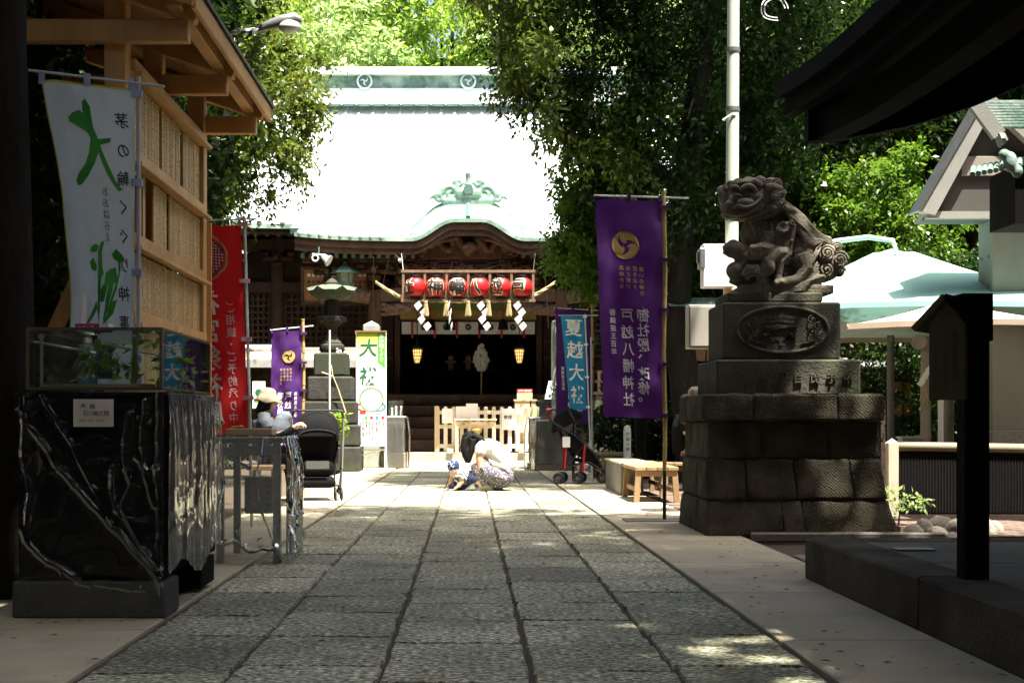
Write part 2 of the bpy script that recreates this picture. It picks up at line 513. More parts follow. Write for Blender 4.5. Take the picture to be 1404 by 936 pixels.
# plain concrete pavements on both sides of the path
pr = tag(sheet('pavement', 1.285, 2.14, 2.0, 33.5, -0.05, m_joint), 'concrete pavement beside the stone path', None, kind='structure')
def cpiece(name, x0, x1, y0, y1, z, parent, m=m_conc, t=0.05):
    g = G(); g.box(((x0 + x1) / 2, (y0 + y1) / 2, z - t / 2), (x1 - x0, y1 - y0, t), ch=0.006)
    return g.build(name, m, parent)
y = 2.0
for ln in (2.2, 1.65, 1.62, 1.6, 1.62, 1.65, 1.62, 1.6, 1.63, 1.7, 1.6, 1.65, 1.6, 1.6, 1.7, 1.6, 1.6, 1.6, 1.6):
    a, b = y, min(33.4, y + ln)
    cpiece('concrete_slab', 1.287, 2.15, a + 0.004, b - 0.004, 0.004, pr)
    y += ln
pl = tag(sheet('pavement', -5.0, -1.392, 2.0, 33.5, -0.05, m_joint), 'concrete pavement along the stalls', None, kind='structure')
y = 2.0
for ln in (2.4, 1.75, 1.6, 1.65, 1.62, 1.65, 1.62, 1.6, 1.63, 1.7, 1.6, 1.65, 1.6, 1.6, 1.7, 1.6, 1.6, 1.6, 1.6):
    a, b = y, min(33.4, y + ln)
    cpiece('concrete_slab', -2.25, -1.397, a + 0.004, b - 0.004, 0.002, pl)
    if y < 10: cpiece('concrete_slab', -3.9, -2.256, a + 0.004, b - 0.004, -0.002, pl)
    y += ln
# red-brown paving behind the komainu and the benches: bricks laid in a running bond
yard = tag(sheet('yard', 2.155, 9.0, 8.3, 24.0, -0.052, m_joint), 'red brown brick yard behind the benches', None, kind='structure')
BR = G().box((0, 0, 0), (0.225, 0.105, 0.05), ch=0.006).mesh('paving_brick', m_brick)
rows = int((17.4 - 12.9) / 0.116); nb = 0
for r in range(rows):
    yy = 12.9 + r * 0.116
    for k in range(7):
        xx = 2.285 + k * 0.235 + (0.117 if r % 2 else 0)
        if nb >= 290 or xx > 3.7: continue
        o = link('paving_brick', BR, yard); o.location = (xx, yy, -0.02 + random.uniform(-0.003, 0.003)); nb += 1
g = G()
for r in range(int((23.5 - 8.4) / 0.116)):
    yy = 8.4 + r * 0.116
    for k in range(29):
        xx = 2.285 + k * 0.235 + (0.117 if r % 2 else 0)
        if 12.85 < yy < 17.4 and xx <= 3.7: continue
        if xx > 6.5 or yy < 11.1 or (yy < 12.7 and xx < 3.7): continue
        g.box((xx, yy, -0.02), (0.225, 0.105, 0.05))
tag(g.build('brick_paving', m_brick, yard), kind='stuff')

# dark patch with flat stones between the pavement and the komainu base
m_stone_flat = mat('flag_stone', (0.2, 0.18, 0.15), 0.85, 0.2, 4, 0.3, 60, objvar=0.1)
kerb = tag(G().box((2.95, 11.05, 0.005), (1.5, 0.09, 0.07), ch=0.01).build('kerb', m_stone_flat), 'low stone kerb at the foot of the komainu base', None, kind='structure')
fl = tag(sheet('paving_bed', 2.16, 4.4, 8.2, 10.9, -0.045, m_joint), 'flag stones at the end of the raised stone platform', None, kind='structure')
for (x, y, a, b) in ((2.45, 8.7, .5, .6), (2.98, 8.7, .5, .6), (2.45, 9.35, .5, .62), (3.0, 9.3, .52, .55), (3.55, 8.7, .5, .6), (3.55, 9.3, .5, .55)):
    cpiece('flag_stone', x - a / 2, x + a / 2 - .02, y - b / 2, y + b / 2 - .02, 0.0, fl, m_stone_flat)

# fallen leaves and scraps on the paving
m_fallen = mat('fallen_leaf', (0.14, 0.15, 0.05), 0.6, 0.5, 3, objvar=0.5)
g = G()
for i in range(700):
    y = 4.6 + 14 * random.random() ** 1.5; x = random.uniform(-2.2, 2.1); a = random.uniform(0, 2 * PI); s = random.uniform(0.006, 0.024)
    c_, s_ = math.cos(a), math.sin(a)
    pts = [(-s, 0, 0), (0, -s * .45, s * .25), (s, 0, .002), (0, s * .45, s * .3)]
    g.add([(x + p[0] * c_ - p[1] * s_, y + p[0] * s_ + p[1] * c_, 0.014 + p[2]) for p in pts], [(0, 1, 2, 3)])
tag(g.build('leaf_litter', m_fallen), 'small fallen leaves scattered on the paving', None, kind='stuff')
# ------------------------------------------------------------------ trees
m_bark = mat('bark', (0.026, 0.021, 0.017), 0.95, 0.4, 5, 0.9, 18, stretch=(1, 1, 0.25), spec=0.08)
m_bark2 = mat('bark_grey', (0.022, 0.019, 0.015), 0.95, 0.35, 6, 0.9, 20, stretch=(1, 1, 0.3), spec=0.08)
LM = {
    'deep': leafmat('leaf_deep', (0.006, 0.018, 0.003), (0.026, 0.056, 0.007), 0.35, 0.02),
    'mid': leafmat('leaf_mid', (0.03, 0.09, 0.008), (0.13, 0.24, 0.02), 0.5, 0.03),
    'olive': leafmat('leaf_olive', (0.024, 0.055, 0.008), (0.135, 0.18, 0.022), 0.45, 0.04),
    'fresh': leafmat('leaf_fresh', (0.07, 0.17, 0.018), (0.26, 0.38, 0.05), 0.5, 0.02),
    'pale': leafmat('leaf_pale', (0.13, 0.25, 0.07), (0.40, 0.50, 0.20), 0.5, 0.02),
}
def leaf_mesh(name, clumps, twigs, per, size, seed, m, droop=0.35, spread=1.0):
    """leaf-sized folded blades set along twigs that spring from clump centres. clumps: (x,y,z,r)"""
    rg = np.random.default_rng(seed)
    C = np.repeat(np.asarray(clumps, float), twigs, axis=0)
    n = len(C)
    d = rg.normal(size=(n, 3)); d[:, 2] -= droop * 0.3; d /= np.linalg.norm(d, axis=1)[:, None]
    L = C[:, 3] * rg.uniform(0.55, 1.15, n) * spread
    t = (np.arange(per) + 0.6) / per
    base = C[:, None, :3] + d[:, None, :] * (L[:, None] * t[None, :])[:, :, None]
    base[:, :, 2] -= (droop * L[:, None] * (t[None, :] ** 2) * 0.6)
    base += rg.normal(scale=size * 0.35, size=base.shape)
    base = base.reshape(-1, 3); N = len(base)
    dd = np.repeat(d, per, axis=0) * 0.7 + rg.normal(scale=0.75, size=(N, 3)); dd[:, 2] -= droop
    dd /= np.linalg.norm(dd, axis=1)[:, None]
    up = np.zeros((N, 3)); up[:, 2] = 1.0; up += rg.normal(scale=0.6, size=(N, 3))
    sd = np.cross(dd, up); sd /= np.linalg.norm(sd, axis=1)[:, None] + 1e-9
    nm = np.cross(sd, dd)
    sz = (size * rg.uniform(0.65, 1.25, N))[:, None]
    mid = base + dd * sz * 0.45 + nm * sz * 0.08
    V = np.stack([base, mid - sd * sz * 0.24, base + dd * sz, mid + sd * sz * 0.24], axis=1).reshape(-1, 3)
    me = bpy.data.meshes.new(name)
    me.vertices.add(len(V)); me.vertices.foreach_set('co', V.ravel().astype(np.float32))
    me.loops.add(N * 4); me.loops.foreach_set('vertex_index', np.arange(N * 4, dtype=np.int32))
    me.polygons.add(N); me.polygons.foreach_set('loop_start', np.arange(0, N * 4, 4, dtype=np.int32))
    me.polygons.foreach_set('loop_total', np.full(N, 4, dtype=np.int32))
    me.update(calc_edges=True)
    a = me.attributes.new('tone', 'FLOAT', 'FACE')
    ct = np.repeat(rg.uniform(0, 0.55, n), per)
    a.data.foreach_set('value', np.clip(ct + rg.uniform(0, 0.45, N), 0, 1).astype(np.float32))
    me.materials.append(m)
    return me
def clumps_in(cx, cy, cz, rx, ry, rz, n, r, rg, hollow=0.35, cut=None):
    out = []
    while len(out) < n:
        p = rg.uniform(-1, 1, 3); q = np.linalg.norm(p)
        if q > 1 or q < hollow * rg.random(): continue
        x, y, z = cx + p[0] * rx, cy + p[1] * ry, cz + p[2] * rz
        if cut is not None and not cut(x, y, z): continue
        out.append((x, y, z, r * rg.uniform(0.7, 1.3)))
    return out
def trunk_geo(g, pts, r0, r1, n=10):
    k = len(pts)
    # smooth the path and roughen the girth
    P = [Vector(p) for p in pts]; out = []; rs = []
    for i in range(k - 1):
        for t in (0, 0.33, 0.66):
            out.append(P[i].lerp(P[i + 1], t) + Vector((random.uniform(-1, 1), random.uniform(-1, 1), 0)) * r0 * 0.10)
            rs.append(lerp(r0, r1, (i + t) / (k - 1)) * random.uniform(0.92, 1.08))
    out.append(P[-1]); rs.append(r1)
    rs[0] *= 1.35
    g.tube(out, rs, n)
def tree(name, label, base, trunk, r0, limbs, clumps, twigs, per, size, leaf, seed, bark=None, droop=0.35, group='shrine grove trees'):
    """trunk and limbs: lists of points relative to base; clumps relative to base"""
    t = thing(name, label, 'tree', base, group=group)
    g = G(); trunk_geo(g, trunk, r0, r0 * 0.55)
    g.build('trunk', bark or m_bark, t, smooth=True)
    rg = np.random.default_rng(seed)
    for (pts, r) in limbs:
        g = G(); trunk_geo(g, pts, r, r * 0.3, 7)
        g.build('limb', bark or m_bark, t, smooth=True)
    me = leaf_mesh('crown', clumps, twigs, per, size, seed, LM[leaf], droop)
    link('crown', me, t)
    return t
def auto_limbs(top, clumps, k, r, rg):
    out = []
    idx = rg.choice(len(clumps), min(k, len(clumps)), replace=False)
    for i in idx:
        c = clumps[i]; a = Vector(top) * (0.75 + 0.25 * rg.random()); b = Vector(c[:3])
        mid = a.lerp(b, 0.5) + Vector((rg.normal() * 0.25, rg.normal() * 0.25, 0.35))
        out.append(([a, mid, b], r * rg.uniform(0.6, 1.1)))
    return out
def simple_tree(name, label, base, h, r0, crown, n, cr, twigs, per, size, leaf, seed, bark=None, limbs=6, cut=None, lean=(0, 0), droop=0.35, group='shrine grove trees'):
    """crown = (dx,dy,z,rx,ry,rz) relative to base"""
    rg = np.random.default_rng(seed)
    cl = clumps_in(crown[0], crown[1], crown[2], crown[3], crown[4], crown[5], n, cr, rg, cut=cut)
    tr = [(0, 0, -0.2), (lean[0] * .3, lean[1] * .3, h * 0.35), (lean[0] * .6, lean[1] * .6, h * 0.7), (lean[0], lean[1], h)]
    return tree(name, label, base, tr, r0, auto_limbs(tr[-1], cl, limbs, r0 * 0.45, rg), cl, twigs, per, size, leaf, seed, bark, droop, group)

def in_view(X, Y, Z, mx=0, my=0):
    """photo pixel of a point"""
    return VPX + X * FPX / Y, VPY - (Z - CAMH) * FPX / Y

# the big dark evergreen at the right of the approach, its crown hanging over the path
B = (3.2, 21.0, 0)
rg = np.random.default_rng(5)
def keep_r(x, y, z):
    px, py = in_view(x + B[0], y + B[1], z)
    # outline of the hanging crown as the photograph shows it
    lim = np.interp(py, [-120, 0, 60, 130, 200, 215, 260, 330, 400], [640, 650, 670, 695, 775, 800, 760, 760, 800])
    return lim + 18 < px < 1165 - max(0, py - 90) * .55 and py < 345
cl = clumps_in(0.6, 0.4, 7.6, 4.2, 2.9, 5.0, 400, 0.62, rg, 0.1, cut=keep_r)
cl += clumps_in(1.0, -3.5, 9.9, 3.4, 1.5, 1.8, 80, 0.75, rg)  # unseen upper clumps, added to shade the front of the crown
T1 = tree('evergreen_tree', 'large dark evergreen tree with a leaning trunk behind the tall purple banner', B,
     [(0.15, 0, -0.2), (0.05, 0, 1.2), (-0.1, 0.1, 2.4), (-0.05, 0.2, 3.6), (0.2, 0.3, 5.5), (0.5, 0.2, 8)], 0.26,
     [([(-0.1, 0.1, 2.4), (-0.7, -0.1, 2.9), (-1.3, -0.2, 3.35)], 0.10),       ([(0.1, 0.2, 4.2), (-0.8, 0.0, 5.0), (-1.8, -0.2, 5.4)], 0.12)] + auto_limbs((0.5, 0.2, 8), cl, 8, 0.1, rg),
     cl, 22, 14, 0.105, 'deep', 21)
# outer sprays, lighter leaf colour standing in for sun on the crown's inner edge
def keep_e(x, y, z):
    px, py = in_view(x + B[0], y + B[1], z)
    lim = np.interp(py, [-120, 0, 60, 130, 200, 215, 260, 330, 400], [640, 650, 670, 695, 775, 800, 760, 760, 800])
    return lim + 4 < px < lim + 90 and py < 240
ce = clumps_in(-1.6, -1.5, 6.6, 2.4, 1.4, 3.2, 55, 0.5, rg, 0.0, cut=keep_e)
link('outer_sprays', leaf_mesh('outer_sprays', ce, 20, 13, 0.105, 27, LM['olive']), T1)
# the lit, lower branch in front of the hall
B = (2.0, 22.5, 0)
rg = np.random.default_rng(6)
def keep_b(x, y, z):
    px, py = in_view(x + B[0], y + B[1], z)
    lim = np.interp(py, [190, 215, 250, 300, 320, 350, 385, 400], [790, 755, 735, 728, 735, 745, 765, 800])
    return lim + 10 < px < 860 and 205 < py < 392
cl = clumps_in(0.1, 0, 4.0, 1.5, 1.0, 1.5, 62, 0.36, rg, 0.0, cut=keep_b)
tree('maple_tree', 'small bright green tree in front of the hall beside the purple banner', B,
     [(0.75, 0, -0.2), (0.7, 0, 1.2), (0.45, 0, 2.4), (0.2, 0, 3.6)], 0.09,
     auto_limbs((0.2, 0, 3.6), cl, 9, 0.04, rg), cl, 20, 12, 0.10, 'mid', 22)
# sapling by the blue banner
cl = [(0.0, 0, 1.5, .3), (-.15, 0, 1.9, .22), (0.1, 0, 1.2, .25), (-.25, 0.05, 1.45, .2), (.05, 0, 2.3, .2)]
tree('sapling', 'thin leafy sapling growing behind the blue banner', (PX(786, 23.5), 23.5, 0), [(0, 0, -.1), (0, 0, .8), (.03, 0, 1.6), (0, 0, 2.3)], 0.018, [], cl, 6, 7, 0.09, 'mid', 23)

# the tree between the notice board and the hall on the left
B = (-5.6, 21.5, 0)
rg = np.random.default_rng(8)
def keep_l(x, y, z):
    px, py = in_view(x + B[0], y + B[1], z)
    lim = np.interp(py, [-100, 0, 40, 90, 140, 200, 250, 280, 300], [405, 410, 425, 462, 458, 448, 440, 370, 330])
    return px < lim - 20 and py < 285
cl = clumps_in(0.9, 0, 6.0, 3.4, 2.6, 2.9, 250, 0.52, rg, 0.1, cut=keep_l)
tree('oak_tree', 'olive green evergreen oak between the timber notice board and the hall', B,
     [(0, 0, -.2), (0.1, 0, 2), (0.3, 0, 4), (0.6, 0, 6.5)], 0.24, auto_limbs((0.6, 0, 6.5), cl, 12, 0.1, rg), cl, 22, 13, 0.10, 'olive', 24, m_bark2)
# leafy shade trees behind the notice board
simple_tree('camellia_tree', 'dark glossy tree behind the near end of the timber notice board', (-3.6, 9.6, 0), 4.0, 0.14, (-0.5, 0.4, 3.0, 1.3, 1.6, 2.5), 120, 0.45, 16, 11, 0.11, 'deep', 31)
simple_tree('evergreen_tree', 'dark evergreen tree behind the far end of the timber notice board', (-4.2, 14.0, 0), 5.0, 0.2, (0.2, 0.4, 4.4, 1.9, 2.0, 3.2), 170, 0.5, 16, 11, 0.12, 'deep', 32)
simple_tree('evergreen_tree', 'dark tree between the white banner and the forest edge', (-5.8, 10.5, 0), 6.0, 0.25, (0, 0, 4.2, 2.0, 2.4, 3.9), 200, 0.6, 14, 10, 0.14, 'deep', 33)
simple_tree('evergreen_tree', 'dark tree left of the hall behind the red banner', (-7.6, 27.0, 0), 6.0, 0.25, (0.5, 0, 3.6, 2.6, 1.8, 3.6), 200, 0.65, 14, 11, 0.15, 'deep', 34)
simple_tree('maple_tree', 'bright leafy tree rising behind the street lamp', (-6.9, 27.5, 0), 7.5, 0.2, (0.6, 0, 8.6, 3.2, 2.2, 2.6), 120, 0.65, 16, 12, 0.13, 'fresh', 36)
# old trunk at the edge of the stalls
B = (PX(8, 7.4), 7.4, 0)
rg = np.random.default_rng(9)
cl = clumps_in(1.1, -4.4, 13.2, 4.8, 5.4, 2.0, 115, 0.9, rg, 0.1)
tree('cedar_tree', 'old dark trunk standing beside the glass display case counter', B, [(0, 0, -.2), (-.02, 0, 2), (0.0, -.1, 4.5), (.1, -.3, 8), (.3, -1, 12)], 0.17,
     auto_limbs((.3, -1, 12), cl, 12, 0.12, rg), cl, 15, 10, 0.26, 'deep', 35, m_bark2)

# sunlit trees behind the hall
k = 0
for (x, y, z, rx, rz, lf, lab) in ((-7.5, 50, 12.5, 5.2, 5.0, 'pale', 'pale sunlit tree over the left end of the hall ridge'),
                                (-1.0, 53, 13.5, 5.5, 5.5, 'fresh', 'tall fresh green tree rising behind the hall ridge'),
                                (5.5, 51, 13.0, 5.2, 5.5, 'pale', 'pale sunlit tree over the right part of the hall ridge'),
                                (13.5, 53, 12.5, 6.0, 6.5, 'fresh', 'tall tree behind the hall and the big evergreen'),
                                (-15.5, 52, 12.0, 6.0, 6.5, 'fresh', 'tall tree behind the left corner of the hall')):
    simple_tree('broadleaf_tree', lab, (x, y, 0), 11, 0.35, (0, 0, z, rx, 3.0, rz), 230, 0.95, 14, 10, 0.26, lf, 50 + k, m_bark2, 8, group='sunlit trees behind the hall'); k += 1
# trees beyond the yard on the right
simple_tree('maple_tree', 'yellow green maple above the green parasol', (7.6, 24.0, 0), 3.6, 0.12, (-0.6, -0.4, 4.2, 1.5, 1.1, 1.3), 46, 0.42, 18, 12, 0.11, 'mid', 61, limbs=8)
simple_tree('maple_tree', 'mid green maple behind the komainu statue', (6.4, 29.0, 0), 6.0, 0.16, (-0.6, 0, 5.6, 3.2, 1.6, 3.6), 150, 0.6, 16, 12, 0.13, 'deep', 62, limbs=8)
simple_tree('evergreen_tree', 'dark evergreen behind the votive tablet racks', (4.4, 26.5, 0), 6.0, 0.3, (0.2, 0, 4.6, 2.6, 1.4, 3.8), 190, 0.6, 15, 11, 0.15, 'deep', 63)
simple_tree('evergreen_tree', 'dark tall evergreen beyond the parasols', (11.5, 27.0, 0), 7.0, 0.3, (0, 0, 5.0, 3.4, 2.0, 5.2), 240, 0.75, 15, 11, 0.18, 'deep', 64)
simple_tree('evergreen_tree', 'leafy evergreen between the stone torii and the concrete building', (7.4, 20.8, 0), 2.6, 0.15, (-0.2, 0, 1.7, 1.7, 0.8, 1.9), 110, 0.42, 15, 11, 0.10, 'deep', 65)
simple_tree('evergreen_tree', 'dark tree above the dark curved roof', (9.2, 25.5, 0), 7.0, 0.25, (-1.5, 0, 7.6, 3.6, 2.0, 3.4), 230, 0.7, 16, 11, 0.13, 'deep', 66)
# low dark shrubs behind the benches and beside the hall steps
for i, (x, y, w_, h_, lab) in enumerate(((2.75, 24.2, .8, 1.0, 'low dark shrub behind the blue banner'), (3.9, 23.6, .8, 1.1, 'low dark shrub behind the marker post'), (5.2, 23.4, .9, 1.1, 'low dark shrub behind the votive tablet racks'), (3.4, 26.5, 1.2, 1.4, 'broad dark shrub in front of the hall plinth'), (-5.4, 28.5, 1.2, 1.3, 'broad dark shrub beside the low shelter'))):
    simple_tree('shrub', lab, (x, y, 0), h_ * .7, 0.03, (0, 0, h_ * .75, w_, .5, h_ * .75), 46, 0.32, 13, 9, 0.10, 'deep', 140 + i, limbs=5, group='low shrubs')
# forest closing both sides; unseen trees behind the camera added to cut skylight
WALL = leaf_mesh('crown', clumps_in(0, 0, 6.5, 4.5, 2.6, 7.0, 260, 0.95, np.random.default_rng(70), 0.1), 12, 9, 0.30, 71, LM['deep'])
WALLF = WALL.copy(); WALLF.materials.clear(); WALLF.materials.append(LM['mid'])
TRW = G(); trunk_geo(TRW, [(0, 0, -.2), (.1, 0, 3), (.2, .1, 6), (.1, 0, 11)], 0.3, 0.15); TRW = TRW.mesh('trunk', m_bark, True)
for i, (x, y) in enumerate(((-9.5, 12), (-10, 19), (-11, 26), (-13, 34), (-15, 43), (14, 33), (16, 40), (17, 47), (16, 24), (13.5, 17), (12.5, 9), (-9, 5), (-9.5, -3), (-7, -10), (0, -13), (7, -10.5), (11, -4), (12, 3), (-14, -8), (14, -9), (10, 35), (13, 44), (8.5, 47), (-6.5, 1.5), (-4.2, -6), (4, -8))):
    t = thing('forest_tree', 'tall dark forest tree closing the view and cutting skylight around the shrine grounds', 'tree', (x, y, 0), i * 1.3, group='forest edge trees')
    link('trunk', TRW, t); link('crown', WALL, t)
for i, (x, y) in enumerate(((-12, 59), (-5, 61), (2, 60), (9, 61), (16, 59))):
    t = thing('forest_tree', 'tall forest tree in the last row behind the hall ridge', 'tree', (x, y, 0), i * 1.1, group='forest trees behind the hall')
    t.scale = (1.5, 1.3, 1.6); link('trunk', TRW, t); link('crown', WALLF, t)
# shade trees whose crowns meet over the near half of the path (their trunks stand outside the picture)
SH = leaf_mesh('crown', clumps_in(0, 0, 14.6, 4.2, 3.7, 2.4, 112, 0.95, np.random.default_rng(80), 0.05), 14, 10, 0.27, 81, LM['deep'])
TRS = G(); trunk_geo(TRS, [(0, 0, -.2), (.1, 0, 4), (.15, .1, 9), (.1, 0, 14.5)], 0.28, 0.12); TRS = TRS.mesh('trunk', m_bark, True)
SHADE = [(x + 1.0, y - 1.5) for x, y in [(-4.9, -1.5), (5.6, 0.5), (6.2, 4.6), (-5.4, 4.4), (1.0, -5.0), (-1.6, 3.2), (2.6, 5.2), (-2.0, 9.9), (1.7, 8.6)]]
for i, (x, y) in enumerate(SHADE):
    t = thing('shade_tree', 'tall shade tree spreading its crown over the near end of the approach', 'tree', (x, y, 0), i * 0.9, group='shade trees over the approach')
    if i == len(SHADE) - 1:        # crown with a gap cut along the sun direction to light the statue
        def gap(a, b, c):
            p = Vector((a + x, b + y, c))
            return all(((p - q0) - SUN * (p - q0).dot(SUN)).length > .8 for q0 in (Vector((3.15, 11.7, 2.5)),))
        me = leaf_mesh('crown', clumps_in(0, 0, 14.6, 4.2, 3.7, 2.4, 112, 0.9, np.random.default_rng(83), 0.05, cut=gap), 14, 10, 0.27, 84, LM['deep'])
    else: me = SH
    o = link('crown', me, t)
    if abs(x) < 4:      # these limbs reach in from the sides, so the trunk stands off the path
        o.location = (0, 0, 0)
        w = -4.6 if x < 0 else 4.8
        tr = G(); trunk_geo(tr, [(w - x, 0, -.2), (w - x, 0, 6), ((w - x) * .5, .1, 11.5), (0, 0, 14.5)], 0.26, 0.1)
        tr.build('trunk', m_bark, t, True); t.rotation_euler = (0, 0, 0)
    else:
        link('trunk', TRS, t)
# ------------------------------------------------------------------ the worship hall
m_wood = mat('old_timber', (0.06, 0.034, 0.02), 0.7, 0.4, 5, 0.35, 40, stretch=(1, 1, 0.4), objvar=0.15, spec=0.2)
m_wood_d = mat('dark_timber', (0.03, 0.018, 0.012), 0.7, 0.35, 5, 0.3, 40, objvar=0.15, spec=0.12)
m_carve = mat('carved_timber', (0.08, 0.044, 0.026), 0.65, 0.5, 9, 0.4, 50)
m_copper = mat('weathered_copper', (0.50, 0.55, 0.52), 0.5, 0.18, 1.6, 0.1, 30, c2=(0.30, 0.42, 0.36), c2scale=0.9, c2lo=0.55, c2hi=0.8, spec=0.5)
m_patina = mat('green_patina', (0.13, 0.22, 0.17), 0.6, 0.4, 4, 0.3, 30, c2=(0.34, 0.42, 0.36), c2scale=2.2, c2lo=0.5, c2hi=0.7)
m_patina_d = mat('dark_patina', (0.06, 0.12, 0.095), 0.6, 0.4, 4, 0.3, 30)
m_gold = mat('gold_brocade', (0.35, 0.24, 0.07), 0.55, 0.4, 30)
m_blind = mat('green_blind', (0.17, 0.2, 0.06), 0.6, 0.35, 14, stretch=(1, 1, 12))
m_white = mat('white_cloth', (0.62, 0.62, 0.60), 0.8, 0.06, 6)
m_red = mat('red_cloth', (0.42, 0.02, 0.02), 0.7, 0.12, 6)
m_black = mat('black_lacquer', (0.012, 0.012, 0.012), 0.4, 0.2, 6)
m_brass = mat('old_brass', (0.34, 0.22, 0.06), 0.45, 0.3, 10, metal=0.7)
m_stone_d = mat('dark_stone', (0.075, 0.07, 0.06), 0.9, 0.35, 7, 0.6, 60, c2=(0.06, 0.075, 0.04), c2scale=2.0)
m_paper = mat('white_paper', (0.80, 0.80, 0.77), 0.8, 0.04, 8)
m_newwood = mat('new_pine', (0.62, 0.47, 0.28), 0.6, 0.15, 4, 0.1, 60, stretch=(1, 1, 0.2), objvar=0.08)

HY = 36.0
hall = thing('worship_hall', 'timber shrine hall with a huge pale copper roof and carved porch', 'building', (0, HY, 0))
def hb(name, m, boxes, parent=hall, ch=0.0):
    g = G()
    for (x0, x1, y0, y1, z0, z1) in boxes:
        g.box(((x0 + x1) / 2, (y0 + y1) / 2 - HY, (z0 + z1) / 2), (x1 - x0, y1 - y0, z1 - z0), ch=ch)
    return g.build(name, m, parent)
# stone plinth and stair
hb('plinth', m_stone_d, [(-9, 9, 36.3, 46, -0.1, 1.45)])
hb('entrance_kerb', mat('pale_stone', (0.33, 0.31, 0.27), 0.85, 0.2, 5, 0.3, 60), [(-4.2, 4.2, 32.9, 34.7, -0.1, 0.17)])
for i in range(5):
    hb('step', m_wood, [(-2.05, 2.05, 34.7 + i * 0.32, 36.6, 0.17 + i * 0.285 + 0.004 * i, 0.17 + (i + 1) * 0.285)], ch=0.012)
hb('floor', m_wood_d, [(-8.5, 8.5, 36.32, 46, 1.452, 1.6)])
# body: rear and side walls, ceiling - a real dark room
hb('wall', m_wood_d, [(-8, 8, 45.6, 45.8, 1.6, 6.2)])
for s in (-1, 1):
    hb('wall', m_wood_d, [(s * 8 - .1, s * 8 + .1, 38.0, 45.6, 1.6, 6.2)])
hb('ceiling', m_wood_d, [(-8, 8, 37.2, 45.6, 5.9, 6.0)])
# front posts, sill, lintels and lattice panels
for x in (-7.6, -5.1, -2.35, 2.35, 5.1, 7.6):
    g = G(); g.lathe([(0.19, 0), (0.19, 4.2)], 14, (x, 38.0 - HY, 1.6)); g.build('post', m_wood, hall, True)
hb('lintel', m_wood, [(-8.1, 8.1, 37.88, 38.12, 4.35, 4.62)])
hb('lintel', m_wood, [(-8.1, 8.1, 37.86, 38.14, 5.45, 5.75)])
for s in (-1, 1):
    for (a, b) in ((2.55, 4.9), (5.3, 7.4)):
        x0, x1 = (a, b) if s > 0 else (-b, -a)
        hb('wall_panel', m_wood_d, [(x0, x1, 38.02, 38.08, 1.6, 2.62)])
        hb('wall_panel', m_wood_d, [(x0, x1, 38.02, 38.08, 4.62, 5.45)])
        p = hb('lattice_back', m_black, [(x0, x1, 38.06, 38.1, 2.62, 4.35)])
        nx = 14
        g = G()
        for i in range(nx + 1):
            xx = lerp(x0 + .02, x1 - .02, i / nx); g.box((xx, 38.0 - HY, 3.485), (0.055, 0.04, 1.73))
        for i in range(11):
            zz = lerp(2.65, 4.32, i / 10); g.box(((x0 + x1) / 2, 37.985 - HY, zz), (x1 - x0, 0.04, 0.055))
        g.build('lattice', m_wood, p)
# brackets row under the main eave
BRK = G()
BRK.box((0, 0, 0.07), (0.28, 0.28, 0.14), ch=.03); BRK.box((0, -0.02, 0.22), (0.86, 0.14, 0.13), ch=.03)
for dx in (-.34, 0, .34): BRK.box((dx, -0.02, 0.35), (0.19, 0.2, 0.12), ch=.03)
BRK.box((0, -0.25, 0.22), (0.13, 0.62, 0.13), ch=.03)
BRKm = BRK.mesh('bracket', m_wood)
for i in range(13):
    o = link('bracket', BRKm, hall); o.location = (-7.6 + i * 1.2667, 37.9 - HY, 5.02)
# veranda and rail
hb('veranda', m_wood, [(-8.4, -2.3, 36.9, 37.9, 1.602, 1.68), (2.3, 8.4, 36.9, 37.9, 1.602, 1.68)])
for s in (-1, 1):
    g = G()
    for z in (1.95, 2.2): g.bar((s * 2.4, 37.0 - HY, z), (s * 8.3, 37.0 - HY, z), .06, .06)
    for i in range(7): g.box((s * (2.45 + i * .95), 37.0 - HY, 1.95), (.08, .08, .55))
    g.build('railing', m_wood, hall)

# --- main roof
def roof_z(t): return lerp(5.95, 10.45, t) - 0.55 * math.sin(PI * t) * (1 - 0.25 * t)
def main_roof(u, v):
    t = v; X = lerp(9.2, 6.2, t ** 0.8)
    x = lerp(-X, X, u); up = 0.35 * (abs(u - .5) * 2) ** 5 * (1 - t)
    return (x, lerp(36.4, 43.0, t) - HY, roof_z(t) + up)
g = G(); g.grid(main_roof, 40, 16); roof = g.build('roof', m_copper, hall, 'all')
g = G(); g.grid(lambda u, v: (lambda p: (p[0], 86 - HY - HY - (p[1] + HY) + HY, p[2]))(main_roof(u, v)), 20, 8); g.build('roof_rear', m_copper, hall, 'all')
for s in (-1, 1):
    g = G(); g.grid(lambda u, v: (s * lerp(9.2, 6.2, v ** .8), lerp(lerp(36.4, 43, v), lerp(49.6, 43, v), u) - HY, roof_z(v) + 0.35 * (abs(u - .5) * 2) ** 5 * (1 - v)), 8, 8)
    g.build('roof_side', m_copper, hall, 'all')
